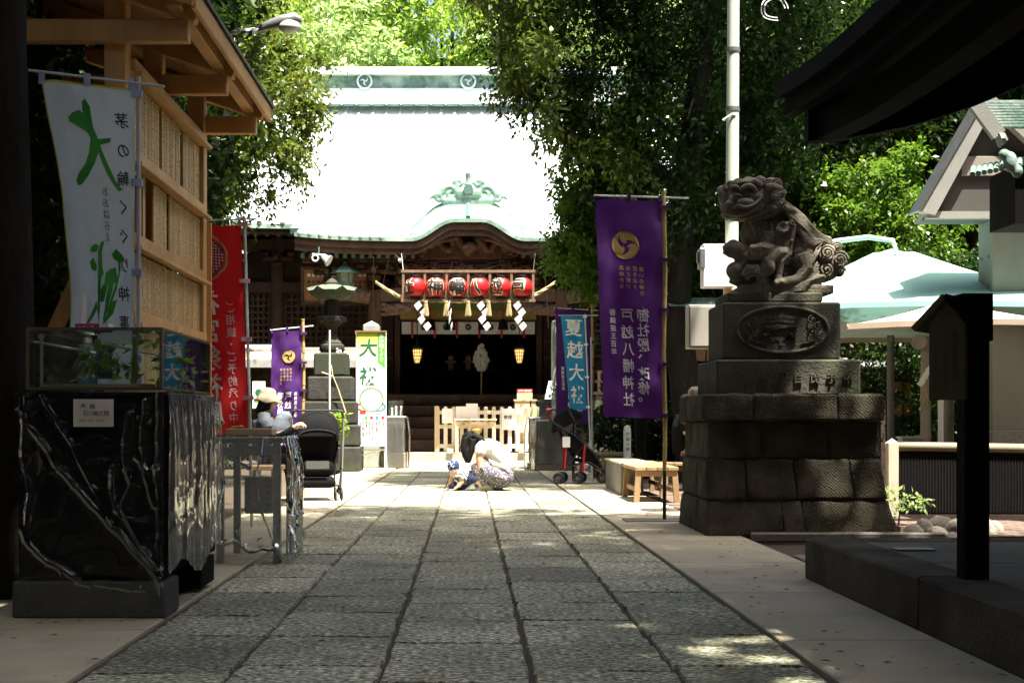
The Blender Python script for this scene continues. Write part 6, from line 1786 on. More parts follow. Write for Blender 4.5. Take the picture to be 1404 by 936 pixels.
# wooden notice post
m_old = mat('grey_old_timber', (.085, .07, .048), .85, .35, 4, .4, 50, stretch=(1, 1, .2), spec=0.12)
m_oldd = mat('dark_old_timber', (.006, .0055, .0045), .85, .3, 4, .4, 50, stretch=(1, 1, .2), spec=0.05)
np_ = thing('notice_post', 'dark timber notice post with a small gabled board on the platform', 'sign post', (PX(1334, 6.02), 6.02, .24))
G().box((.0, 0, .575), (.105, .105, 1.17), ch=.006).build('post', m_oldd, np_)
zb0, zb1 = PZ(548, 5.95) - .24, PZ(444, 5.95) - .24
M = Matrix.Translation((-.11, -.06, 0)) @ Matrix.Rotation(-.62, 4, 'Z')
def bl_(c, d_, nm, m_, ch=.002): 
    return G().box(None, d_, ch=ch, M=M @ Matrix.Translation(c)).build(nm, m_, np_)
bd = bl_((-.015, 0, (zb0 + zb1) / 2), (.15, .035, zb1 - zb0), 'board', m_old)
g = G(); g.prism([(-.09, zb1), (-.015, zb1 + .095), (.06, zb1)], lambda u, v: tuple(M @ Vector((u, -.017, v))), lambda u, v: tuple(M @ Vector((u, .017, v)))); g.build('gable', m_old, np_)
for s in (-1, 1):
    g = G(); a = Vector((-.015, 0, zb1 + .115)); b = Vector((-.015 + s * .13, 0, zb1 - .02))
    dirv = (b - a).normalized(); nrm = Vector((dirv.z, 0, -dirv.x)) * (.012)
    pts = [a + nrm, b + nrm, b - nrm, a - nrm]
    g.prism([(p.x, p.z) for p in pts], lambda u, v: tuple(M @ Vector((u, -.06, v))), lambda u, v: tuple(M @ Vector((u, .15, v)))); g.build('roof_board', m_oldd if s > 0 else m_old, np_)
G().box((.0, .0, zb1 + .03), (.13, .12, .20), ch=.004).build('post_head', m_oldd, np_)
g = G(); fnb = lambda u, v: tuple(M @ Vector((u, -.0195, zb1 - v)))
write_col(g, fnb, '手水舎の作法', .02, .05, .028, .03, .034, False, .004); write_col(g, fnb, '左手を清め右手を', -.02, .07, .022, .024, .028, False, .003); write_col(g, fnb, '口をすすぐ', -.06, .07, .022, .024, .028, False, .003)
g.build('lettering', m_ink, bd)

# --- dark hip roof over the platform
m_rdark = mat('dark_shingle', (.005, .005, .005), .85, .3, 8, .4, 40, objvar=.15, spec=0.03)
rf = thing('pavilion_roof', 'dark gabled roof with deep curved eaves over the stone platform', 'pavilion', (3.9, 6.2, 0))
def rp(x, y, z): return (x - 3.9, y - 6.2, z)
EX0, EX1, EYF, EYN = 1.86, 6.6, 8.55, 2.2
def eave(u, side):
    up = .12 * abs(u * 2 - 1) ** 3
    if side == 'L': return Vector((EX0 + .03 * (1 - abs(u * 2 - 1) ** 2), lerp(EYN, EYF, u), 2.80 + up))
    return Vector((lerp(EX0, EX1, u), EYF - .1 * (1 - abs(u * 2 - 1) ** 2), 2.62 + up))
for side, ap0, ap1 in (('L', Vector((4.2, EYN, 4.3)), Vector((4.2, EYF, 4.3))),):
    for (dz, th, nm) in ((0, .0, 'roof_face'), (-.2, .0, 'soffit')):
        g = G()
        def f(u, v):
            e = eave(u, side) + Vector((0, 0, dz)); a = ap0.lerp(ap1, u) + Vector((0, 0, dz * 3.2)); p = e.lerp(a, v); p.z -= .25 * math.sin(PI * v) * (1 if dz == 0 else .3)
            return rp(*p)
        g.grid(f, 20, 8); g.build(nm, m_rdark, rf, 'all')
    n_ = 34
    for i in range(n_):
        a, b = eave(i / n_, side), eave((i + .992) / n_, side)
        out = Vector((-1, 0, 0)) if side == 'L' else Vector((0, 1, 0))
        g = G(); g.bar(rp(*(a + Vector((0, 0, -.03)) - out * .02)), rp(*(b + Vector((0, 0, -.03)) - out * .02)), .07, .1); g.build('eave_shingle', m_rdark, rf)
        g = G(); a2, b2 = a + Vector((0, 0, -.135)) - out * .07, b + Vector((0, 0, -.135)) - out * .07; g.bar(rp(*a2), rp(*b2), .06, .1); g.build('eave_shingle', m_rdark, rf)
g = G()
for i in range(16):
    a, b = eave(i / 16, 'L'), eave((i + 1) / 16, 'L')
    g.bar(rp(*(a + Vector((.25, 0, -.26)))), rp(*(b + Vector((.25, 0, -.26)))), .14, .16)
g.build('eave_beam', m_rdark, rf)
for (x, y) in ((2.75, 7.5), (5.8, 7.5), (5.8, 3.2)):
    if x < 3: continue
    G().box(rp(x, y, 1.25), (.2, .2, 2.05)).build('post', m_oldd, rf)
g = G()          # concave gable board closing the far end
def gz(x): t = (x - 2.0); return 2.55 + .05 * t + .17 * t * t
def gt(x): u = (x - EX0) / (4.2 - EX0); return lerp(2.90, 4.3, u) - .25 * math.sin(PI * u) - .02
xs_ = [2.0 + 2.2 * i / 16 for i in range(17)]
g.prism([(x, gz(x)) for x in xs_] + [(x, gt(x)) for x in xs_[::-1]], lambda u, v: rp(u, 8.36, v), lambda u, v: rp(u, 8.46, v))
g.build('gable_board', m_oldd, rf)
g = G(); g.grid(lambda u, v: rp(lerp(4.2, 6.5, u), lerp(EYN, EYF, v), lerp(4.3, 2.9, u) - .25 * math.sin(PI * u)), 8, 8); g.build('roof_face', m_rdark, rf, 'all')

# --- pale concrete building at the edge of the picture
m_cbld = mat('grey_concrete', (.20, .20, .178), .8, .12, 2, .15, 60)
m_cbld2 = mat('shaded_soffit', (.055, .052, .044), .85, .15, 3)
m_agg = mat('aggregate_stone', (.22, .22, .20), .85, .35, 40, .4, 90)
BYb = 15.0
cb = thing('concrete_building', 'tan concrete shrine office with a deep gable overhang and square column', 'building', (PX(1362, BYb), BYb, 0))
def cbx(px, py, y=BYb): return Vector((PX(px, y) - PX(1362, BYb), y - BYb, PZ(py, y)))
c0, c1 = cbx(1355, 245), cbx(1410, 245)
G().box(((c0.x + c1.x) / 2 + .05, .2, PZ(245, BYb) / 2 + .4), (c1.x - c0.x + .02, .42, PZ(245, BYb) - .8), ch=.012).build('column', m_cbld, cb)
G().box(((c0.x + c1.x) / 2 + .05, .2, .56), (c1.x - c0.x + .05, .46, .5), ch=.01).build('column_base', m_agg, cb)
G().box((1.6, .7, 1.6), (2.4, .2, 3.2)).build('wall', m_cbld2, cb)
for z in (1.35, 1.75, 2.35, 2.65):
    for y in (.08, .3):
        G().tube([(c0.x + .035, y, z), (c0.x + .028, y, z)], .012, 8).build('form_tie_hole', m_stone_d, cb)
# overhanging gable: sloped roof slab running away, its verge facing us
rA, rB = cbx(1250, 297), cbx(1338, 148)
g = G(); t_ = Vector((.0, 0, .09))
g.prism([(rA.x - .05, rA.z), (rB.x, rB.z + .08), (rB.x + 1.4, rB.z - 1.2), (rB.x + 1.4, rB.z - 1.35), (rB.x + .03, rB.z - .1), (rA.x + .12, rA.z - .04)], lambda u, v: (u, -.4, v), lambda u, v: (u, -.28, v)); g.build('barge_board', m_cbld, cb)
g = G(); g.prism([(rA.x - .075, rA.z + .0), (rB.x - .02, rB.z + .115), (rB.x, rB.z + .085), (rA.x - .04, rA.z - .005)], lambda u, v: (u, -.42, v), lambda u, v: (u, -.1, v)); g.build('roof', m_sheet, cb)
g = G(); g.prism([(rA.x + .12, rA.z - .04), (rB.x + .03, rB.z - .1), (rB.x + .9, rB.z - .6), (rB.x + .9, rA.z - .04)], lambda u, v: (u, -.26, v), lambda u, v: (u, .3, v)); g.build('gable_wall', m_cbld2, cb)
G().box((rA.x + .75, -.30, rA.z - .03), (1.4, .1, .07)).build('soffit_beam', m_cbld, cb); G().box((rA.x + .85, -.29, rA.z + .48), (.85, .02, .2), ch=.004).build('vent_panel', mat('vent_tan', (.21, .19, .155), .8, .1), cb)
# small copper tiled roof corner in front
tr2 = thing('tiled_porch', 'small green tiled porch roof with pale verge at the picture edge', 'porch', (PX(1400, 12.2), 12.2, 0))
def tq(px, py, y=12.2): return Vector((PX(px, y) - PX(1400, 12.2), y - 12.2, PZ(py, y)))
a, b = tq(1334, 145), tq(1362, 180)
for i in range(9):
    t0 = i / 9; p = a.lerp(b, t0)
    G().bar((p.x, -.1, p.z), (p.x + 1.3, -.1, p.z), .09, .03).build('roof_tile', m_patina, tr2)
g = G(); g.bar(a - Vector((.03, .12, .0)), b + Vector((.0, -.12, -.06)), .06, .12); g.build('verge_board', m_cbld, tr2)
g = G(); p = tq(1372, 198); g.tube([(b.x, -.12, b.z - .1), (p.x - .03, -.12, p.z + .02), (p.x, -.12, p.z)], [.07, .06, .03], 8); g.build('verge_tail', m_cbld, tr2)
G().box((.6, .3, 2.85), (1.3, .6, .5)).build('eave_box', m_oldd, tr2); G().box((.62, .3, 1.3), (.2, .2, 2.6)).build('post', m_oldd, tr2)
for i in range(9):
    p = tq(1340 + i * 8, 236 - i * 1.5, 12.0); g = G(); g.tube([(p.x - .04, p.y, p.z - .02), (p.x + .02, p.y + .15, p.z + .06)], .024, 8); g.build('edge_tile', m_patina, tr2)
pz_ = tq(1385, 222, 12.0); g = G(); g.ell((pz_.x, pz_.y, pz_.z), (.06, .05, .09)); g.ell((pz_.x - .05, pz_.y, pz_.z + .06), (.05, .04, .05)); g.ell((pz_.x + .06, pz_.y, pz_.z - .08), (.05, .04, .06)); blob('end_tile', g, .012, m_patina, tr2, 2)

# --- parasols
def parasol(label, loc, rz, half, z_e, z_t, m_c, m_edge, vent=True, arm=None, n=8, pole=True):
    t = thing('parasol', label, 'parasol', loc, rz, group='parasols in the yard')
    g = G(); ring = []
    corners = [(-half, -half), (half, -half), (half, half), (-half, half)]
    per = []
    for i in range(4):
        a, b = Vector(corners[i]), Vector(corners[(i + 1) % 4])
        for k in range(6):
            q = a.lerp(b, k / 6); sag = -.04 * math.sin(PI * k / 6); per.append((q.x, q.y, z_e + (-sag if False else .05 * math.sin(PI * k / 6))))
    m_ = len(per); vs = []
    L_ = 7
    for j in range(L_ + 1):
        v = j / L_
        for (x, y, z) in per: vs.append((x * (1 - v * .88), y * (1 - v * .88), lerp(z, z_t - .06, v) - .05 * math.sin(PI * v)))
    fs = [(j * m_ + i, j * m_ + (i + 1) % m_, (j + 1) * m_ + (i + 1) % m_, (j + 1) * m_ + i) for j in range(L_) for i in range(m_)]
    g.add(vs, fs); g.build('canopy', m_c, t, True)
    g = G(); g.add([(x, y, z) for x, y, z in per] + [(x, y, z - .055) for x, y, z in per], [(i, (i + 1) % m_, m_ + (i + 1) % m_, m_ + i) for i in range(m_)]); g.build('valance', m_edge, t)
    if vent:
        g = G(); vs = []
        for j in range(4):
            v = j / 3
            for i in range(24):
                a = 2 * PI * i / 24; r = lerp(.32, .03, v) * (1 + .06 * math.cos(a * 8) * (1 - v)); vs.append((r * math.cos(a), r * math.sin(a), lerp(z_t - .11, z_t, v) + .015 * math.cos(a * 8) * (1 - v)))
        g.add(vs, [(j * 24 + i, j * 24 + (i + 1) % 24, (j + 1) * 24 + (i + 1) % 24, (j + 1) * 24 + i) for j in range(3) for i in range(24)]); g.build('vent_cap', m_edge, t, True)
    for i in range(4):
        c_ = corners[i]; G().tube([(c_[0], c_[1], z_e - .03), (c_[0] * .5, c_[1] * .5, (z_e + z_t) / 2 - .12), (c_[0] * .1, c_[1] * .1, z_t - .16)], .012, 6).build('rib', m_pole_w, t)
    if pole: G().tube([(0, 0, 0), (0, 0, z_t - .1)], .03, 10).build('pole', m_pole_w, t, True)
    if arm: G().tube([Vector(p) for p in arm], .03, 10).build('arm', m_pole_w, t, True)
    return t
m_par = mat('green_canopy', (.30, .56, .48), .7, .06, 2, trans=.12); m_par_e = mat('green_canopy_edge', (.22, .48, .40), .7, .06, trans=.15)
m_can = mat('white_canopy', (.62, .58, .52), .75, .12, 3, trans=.25, c2=(.42, .34, .26), c2scale=1.8); m_can_e = mat('brown_valance', (.40, .31, .23), .75, .15, trans=.2)
cx_, cy_ = PX(1222, 16.6), 16.6
zt_ = PZ(342, 16.6)
parasol('large green cantilever parasol over the yard', (cx_, cy_, 0), -.15, 1.9, 2.10, zt_, m_par, m_par_e, True,
        [(.05, 0, zt_ - .02), (.02, .0, zt_ + .1), (-.25, .1, zt_ + .16), (-.6, .25, zt_ + .14), (-1.1, .5, zt_ - .02), (-1.9, .9, zt_ - .5), (-2.1, 1.0, 0)], pole=False)
parasol('off white parasol partly under the green parasol', (4.95, 14.9, 0), .06, 1.5, 1.82, 2.16, m_can, m_can_e, False)
parasol('second green parasol at the picture edge', (PX(1440, 19.5), 19.5, 0), .2, 1.2, PZ(398, 19), PZ(368, 19.5), m_par, m_par_e, True)
ps = thing('steel_post', 'round grey steel post beside the ivy and the parasols', 'post', (PX(1221, 16.2), 16.2, 0))
G().tube([(0, 0, 0), (0, 0, PZ(452, 16.2))], .042, 12).build('shaft', m_steel, ps, True); G().tube([(0, 0, PZ(504, 16.2)), (0, 0, PZ(500, 16.2))], .048, 12).build('collar', m_steel, ps, True)
ls = thing('stall_roof', 'small pale lean-to roof behind the komainu base', 'shelter', (PX(1200, 19.5), 19.5, 0))
g = G(); g.prism([(-.7, PZ(490, 19.5)), (.16, PZ(497, 19.5)), (.16, PZ(503, 19.5)), (-.7, PZ(503, 19.5))], lambda u, v: (u, -.3, v), lambda u, v: (u, .3, v)); g.build('roof', MATS['pale_ridge'], ls)
for x in (-.6, .1): G().box((x, 0, PZ(503, 19.5) / 2), (.06, .06, PZ(503, 19.5))).build('post', m_slat_d, ls)
# small stone torii
m_tor = mat('torii_stone', (.27, .25, .21), .85, .25, 6, .5, 50)
to = thing('stone_torii', 'small stone torii with a straw rope behind the wicker fence', 'torii', (PX(1269, 15.6), 15.6, 0))
sec = Vector((PX(1301, 16.6) - PX(1269, 15.6), 1.0, 0)); zt_ = PZ(470, 15.6)
for p in (Vector((0, 0, 0)), sec): G().tube([p, p + Vector((0, 0, zt_))], [.062, .05], 16).build('pillar', m_tor, to, True)
dv = sec.normalized(); G().tube([-dv * .18 + Vector((-.03, 0, zt_)), sec + dv * .25 + Vector((0, 0, zt_))], .082, 18).build('lintel', m_tor, to, True)
G().tube([-dv * .05 + Vector((0, 0, zt_ - .28)), sec + dv * .05 + Vector((0, 0, zt_ - .28))], .035, 12).build('tie_beam', m_tor, to, True)
G().tube([Vector((-.02, -.06, zt_ - .3)), sec * .5 + Vector((0, -.07, zt_ - .42)), sec + Vector((0, -.06, zt_ - .3))], .014, 8).build('straw_rope', m_straw, to)
st = thing('paper_streamer', 'white zigzag paper streamer on the small stone torii', 'streamer', (PX(1263, 15.45), 15.45, PZ(530, 15.45)), group='zigzag paper streamers')
for k in range(4):
    g = G(); x = .03 * k; z = .05 + k * .05; g.add([(x - .05, 0, z - .02), (x, -.01, z + .04), (x + .05, 0, z), (x, .01, z - .05)], [(0, 1, 2, 3)]); g.build('paper_fold', m_paper, st)
g = G(); [g.tube([(.03, .02, .12), (.03 + .05 * math.sin(i * 2.1), 0, -.1 - .03 * i)], .004, 4) for i in range(5)]; g.build('straw', m_straw, st)
# wicker fence with rail and post
FYw = 13.7
m_wick = mat('dark_wicker', (.009, .008, .0075), .7, .3, 20, spec=0.1)
wf = thing('wicker_fence', 'dark wicker fence panel with a bamboo top rail beside the komainu', 'fence', (PX(1212, FYw), FYw, 0))
fw = PX(1440, FYw) - PX(1212, FYw); fh = PZ(611, FYw)
G().tube([(0, 0, fh), (fw, 0, fh - .03)], .045, 12).build('top_rail', mat('olive_rail', (.20, .17, .10), .6, .2), wf, True)
n_ = 100
for i in range(n_): G().box((.12 + (fw - .14) * i / n_, .015 if i % 2 else -.005, fh / 2 - .02), (.012, .012, fh - .08)).build('cane', m_wick, wf)
for i in range(30): G().box((fw / 2 + .05, .005, .04 + (fh - .12) * i / 29), (fw - .12, .022, .012)).build('weft', m_wick, wf)
G().box((fw / 2 + .05, .03, fh / 2 - .02), (fw - .12, .012, fh - .06)).build('backing', m_wick, wf)
wp = thing('fence_post', 'pale pointed timber post at the end of the wicker fence', 'post', (PX(1223, FYw - .1), FYw - .1, 0))
hpt = PZ(607, FYw - .1); G().box((0, 0, hpt / 2), (.1, .1, hpt), ch=.006).build('shaft', mat('pale_post_wood', (.50, .42, .31), .7, .15, 5), wp)
g = G(); g.add([(-.05, -.05, hpt), (.05, -.05, hpt), (.05, .05, hpt), (-.05, .05, hpt), (0, 0, hpt + .045)], [(0, 1, 4), (1, 2, 4), (2, 3, 4), (3, 0, 4), (3, 2, 1, 0)]); g.build('point', MATS['pale_post_wood'], wp)
bk = thing('plastic_tub', 'pale grey plastic tub behind the wicker fence', 'tub', (PX(1248, 14.2), 14.2, 0))
G().box((0, 0, .3), (.28, .22, .6)).build('stand', m_slat_d, bk)
g = G(); g.prism([(-.09, .6), (.09, .6), (.105, .74), (-.105, .74)], lambda u, v: (u, -.08, v), lambda u, v: (u, .08, v)); g.build('tub', mat('tub_plastic', (.42, .46, .43), .5, .1), bk); G().box((0, 0, .745), (.235, .19, .015)).build('rim', MATS['tub_plastic'], bk)
# rounded rocks and a small plant
m_rock = mat('river_rock', (.36, .32, .26), .85, .25, 5, .5, 40, objvar=.18)
rk_names = ['large pale boulder in the middle of the rocks by the wicker fence', 'smooth oval rock in front of the large boulder', 'flat rock at the left of the rocks by the wicker fence', 'small rock behind the flat rock', 'rock right of the large boulder', 'low rock half hidden by the notice post', 'tall rock at the right end of the rocks', 'small rock at the far right of the rocks', 'little rock touching the komainu base', 'rock just left of the notice post']
for i, (px, py, w_, h_) in enumerate(((1289, 718, 34, 22), (1285, 728, 32, 19), (1252, 727, 30, 19), (1268, 720, 22, 20), (1310, 722, 26, 22), (1322, 730, 26, 16), (1352, 726, 26, 24), (1364, 722, 22, 20), (1237, 730, 18, 13), (1306, 731, 20, 14))):
    yy = GY(py + 6); k_ = yy / FPX
    g = G(); g.ell((0, 0, h_ * k_ * .42), (w_ * k_ * .58, w_ * k_ * .5, h_ * k_ * .75), 18, 12)
    sd = i * 3.7
    for j, v in enumerate(g.v):
        q = 1 + .16 * mnoise.noise(Vector((v[0] * 9 + sd, v[1] * 9, v[2] * 9))) + .07 * mnoise.noise(Vector((v[0] * 25 + sd, v[1] * 25, v[2] * 25)))
        g.v[j] = (v[0] * q, v[1] * q, (v[2] - .02) * q)
    o = g.build('rock', m_rock, None, 'all'); o.location = (PX(px, yy), yy, -.03); o.rotation_euler = (0, 0, i)
    tag(o, rk_names[i], 'rock', 'rocks by the wicker fence')
sp_ = thing('shrub', 'small pale leaved shrub between the komainu base and the rocks', 'plant', (PX(1232, 12.4), 12.4, 0))
G().tube([(0, 0, 0), (.02, 0, .2), (.06, 0, .3)], .008, 5).build('stem', m_bark, sp_)
link('leaves', leaf_mesh('leaves', [(0, 0, .18, .12), (.08, 0, .24, .12), (-.05, 0, .28, .1), (.22, 0, .22, .08)], 8, 5, .055, 97, LM['pale']), sp_)
# ivy climbing behind the steel post
iv = leaf_mesh('ivy', [(random.uniform(-.9, .8), random.uniform(-.15, .15), random.uniform(.1, 2.0), .25) for _ in range(70)], 10, 7, .075, 98, LM['deep'])
o = link('ivy', iv); o.location = (PX(1215, 18.6), 18.6, 0); tag(o, 'wall of ivy leaves behind the steel post', 'ivy', None, 'stuff')

# --- lamp pole with boxes behind the komainu
PYp = 14.0
m_pgreen = mat('pale_green_paint', (.52, .58, .46), .5, .08, 3, c2=(.42, .50, .36), c2scale=1.5)
lpz = thing('lamp_pole', 'pale green steel pole rising behind the komainu', 'pole', (PX(1001, PYp), PYp, 0))
top = Vector((PX(1006, PYp) - PX(1001, PYp), 0, PZ(-60, PYp)))
G().tube([(0, 0, 0), tuple(top * .5), tuple(top)], [.07, .064, .058], 18).build('shaft', m_pgreen, lpz, True)
for py in (69, 150, 300):
    q = (PZ(py, PYp)) / top.z; p = top * q; G().tube([p - Vector((0, 0, .02)), p + Vector((0, 0, .02))], .069, 18).build('band', m_steel, lpz, True)
q = PZ(160, PYp) / top.z; p = top * q; G().tube([(p.x + .02, -.06, p.z), (p.x - .02, -.07, p.z + .01), (p.x - .11, -.07, p.z - .05)], .008, 6).build('cable_tie', m_white, lpz)
wbx = thing('meter_box', 'white electric meter box on the pale green pole', 'box', (PX(983, PYp - .1), PYp - .1, PZ(396, PYp)))
G().box((0, 0, .21), (.30, .18, .42), ch=.01).build('case', mat('white_enamel', (.70, .70, .66), .4, .04), wbx)
G().box((-.155, -.02, .28), (.06, .15, .2), ch=.01).build('meter', m_steel, wbx); G().box((-.19, -.02, .29), (.015, .1, .1)).build('meter_window', m_black, wbx)
G().box((.12, .02, -.16), (.1, .06, .5)).build('backing_board', m_newwood, wbx)
gbx = thing('control_cabinet', 'grey steel cabinet with latches fixed below the meter box', 'cabinet', (PX(966, PYp - .15), PYp - .15, PZ(479, PYp)))
m_cab = mat('cabinet_grey', (.28, .26, .22), .5, .12, 3)
G().box((0, 0, .21), (.34, .24, .42), ch=.008).build('case', m_cab, gbx); G().box((-.04, -.124, .21), (.24, .012, .38), ch=.003).build('door', m_cab, gbx)
for z in (.1, .32): G().box((.11, -.128, z), (.09, .02, .05), ch=.004).build('latch', m_steel, gbx)
g = G(); [g.tube([(.05 + .05 * i, 0, .01), (.06 + .06 * i, 0, -.07), (.12 + .05 * i, .05, -.05)], .01, 6) for i in range(3)]; g.build('cable', m_black, gbx)
lc = thing('cable_loop', 'coil of white cable hanging from above near the pole', 'cable', (PX(1062, 15), 15.0, PZ(12, 15)))
for r_ in (.10, .13):
    g = G(); g.tube([(r_ * math.cos(a * PI / 12) * 1.1, .02 * math.sin(a), r_ * math.sin(a * PI / 12)) for a in range(20)], .006, 6); g.build('loop', m_white, lc)
G().tube([(0, 0, .1), (.02, 0, 1.2)], .01, 6).build('drop_wire', m_white, lc)
up = thing('utility_pole', 'distant utility pole with insulators between the maple trees', 'pole', (PX(1218, 27), 27.0, 0))
G().tube([(0, 0, 0), (0, 0, PZ(266, 27))], .07, 10).build('shaft', m_steel, up, True); G().box((.05, 0, PZ(278, 27)), (.9, .06, .06)).build('crossarm', m_steel, up)
for x in (-.3, .0, .35): G().lathe([(.04, 0), (.06, .05), (.03, .1)], 8, (x, 0, PZ(276, 27))).build('insulator', m_white, up)
for i, (p0, p1) in enumerate((((1218, 280), (1120, 330)), ((1218, 290), (1100, 352)))):
    g = G(); g.tube([(PX(p0[0], 27), 27, PZ(p0[1], 27)), (PX((p0[0] + p1[0]) / 2, 26), 26, PZ((p0[1] + p1[1]) / 2 + 3, 26)), (PX(p1[0], 25), 25, PZ(p1[1], 25))], .012, 5)
    tag(g.build('overhead_cable', m_black), ['upper', 'lower'][i] + ' dark cable running from the distant utility pole', 'cable')
# block of sunlit stone behind the komainu base
sb = thing('stone_stump', 'rough pale sunlit stone standing behind the komainu base', 'stone', (PX(952, 13.0) + .08, 13.2, 0))
g = G(); g.box((0, 0, PZ(530, 13.2) / 2), (.2, .2, PZ(530, 13.2)), ch=.03); blob('block', g, .02, m_rock, sb, 3)
# ------------------------------------------------------------------ komainu on its stone base
def chiselmat(name, c):
    m = bpy.data.materials.new(name); m.use_nodes = True
    N = m.node_tree.nodes; L = m.node_tree.links; p = N['Principled BSDF']
    p.inputs['Roughness'].default_value = .9; p.inputs['Specular IOR Level'].default_value = .1
    ge = N.new('ShaderNodeNewGeometry'); oi = N.new('ShaderNodeObjectInfo')
    nz = N.new('ShaderNodeTexNoise'); nz.inputs['Scale'].default_value = 5; nz.inputs['Detail'].default_value = 8; L.new(ge.outputs['Position'], nz.inputs['Vector'])
    rp = N.new('ShaderNodeValToRGB'); rp.color_ramp.elements[0].position = .3; rp.color_ramp.elements[1].position = .72
    rp.color_ramp.elements[0].color = (c[0] * .55, c[1] * .56, c[2] * .5, 1); rp.color_ramp.elements[1].color = (c[0] * 1.4, c[1] * 1.38, c[2] * 1.3, 1)
    L.new(nz.outputs[0], rp.inputs[0])
    hs = N.new('ShaderNodeHueSaturation'); mr = N.new('ShaderNodeMapRange'); mr.inputs['To Min'].default_value = .82; mr.inputs['To Max'].default_value = 1.18
    L.new(oi.outputs['Random'], mr.inputs['Value']); L.new(mr.outputs[0], hs.inputs['Value']); L.new(rp.outputs[0], hs.inputs['Color']); L.new(hs.outputs[0], p.inputs['Base Color'])
    wv = N.new('ShaderNodeTexWave'); wv.bands_direction = 'DIAGONAL'; wv.inputs['Scale'].default_value = 22; wv.inputs['Distortion'].default_value = 6; wv.inputs['Detail'].default_value = 3; wv.inputs['Detail Scale'].default_value = 3
    L.new(ge.outputs['Position'], wv.inputs['Vector'])
    b = N.new('ShaderNodeBump'); b.inputs['Strength'].default_value = .8; b.inputs['Distance'].default_value = .02; L.new(wv.outputs[1], b.inputs['Height'])
    n2 = N.new('ShaderNodeTexNoise'); n2.inputs['Scale'].default_value = 60; n2.inputs['Detail'].default_value = 4; L.new(ge.outputs['Position'], n2.inputs['Vector'])
    b2 = N.new('ShaderNodeBump'); b2.inputs['Strength'].default_value = .6; b2.inputs['Distance'].default_value = .01; L.new(n2.outputs[0], b2.inputs['Height']); L.new(b.outputs[0], b2.inputs['Normal'])
    L.new(b2.outputs[0], p.inputs['Normal'])
    return m
m_chis = chiselmat('chiselled_stone', (.10, .09, .068))
m_smooth = mat('worn_stone', (.085, .08, .063), .88, .35, 6, .5, 50, c2=(.08, .085, .055), c2scale=2.5, objvar=.08, spec=0.12)
KD = 11.18; KS = KD / FPX
kb = thing('stone_pedestal', 'stepped dark stone base of chiselled blocks carrying the komainu', 'pedestal', (PX(1100, KD), KD, 0))
KX0 = PX(1100, KD)
def kx(px): return PX(px, KD) - KX0
def kz(py): return max(0, PZ(py, KD))
def stone(name, x0b, x1b, x0t, x1t, y0b, y1b, y0t, y1t, z0, z1, m, parent, bulge=.03, n=5, gap=.004):
    """one pillow-faced block, tapering from bottom (b) to top (t)"""
    g = G()
    def P(u, v, w_):
        x = lerp(lerp(x0b + gap, x1b - gap, u), lerp(x0t + gap, x1t - gap, u), w_)
        y = lerp(lerp(y0b + gap, y1b - gap, v), lerp(y0t + gap, y1t - gap, v), w_)
        z = lerp(z0 + gap * .6, z1 - gap * .6, w_)
        return Vector((x, y, z))
    c = P(.5, .5, .5)
    def pil(u, v, w_, ax):
        p = P(u, v, w_)
        a, b = [q for i, q in enumerate((u, v, w_)) if i != ax]
        k_ = (16 * a * (1 - a) * b * (1 - b)) ** .12 if 0 < a < 1 and 0 < b < 1 else 0
        d = Vector([(-1 if (u, v, w_)[ax] < .5 else 1) if i == ax else 0 for i in range(3)])
        ns = mnoise.noise(p * 7 + Vector((x0b, z0, 0))) * .016 + mnoise.noise(p * 23) * .006
        e = 0 if k_ else -.003
        return p + d * (bulge * k_ + ns * (1 if k_ else 0)) + (c - p).normalized() * (-e)
    for ax in range(3):
        for s in (0, 1):
            def f(a, b):
                q = [0, 0, 0]; q[ax] = s; o_ = [i for i in range(3) if i != ax]; q[o_[0]] = a; q[o_[1]] = b
                return tuple(pil(q[0], q[1], q[2], ax))
            RM = [0, .018, .07] + [.07 + .86 * k / (n - 3) for k in range(1, n - 3)] + [.93, .982, 1]
            g.grid(lambda a, b: f(RM[int(round(a * (len(RM) - 1)))], RM[int(round(b * (len(RM) - 1)))]), len(RM) - 1, len(RM) - 1)
    return g.build(name, m, parent, 'all')
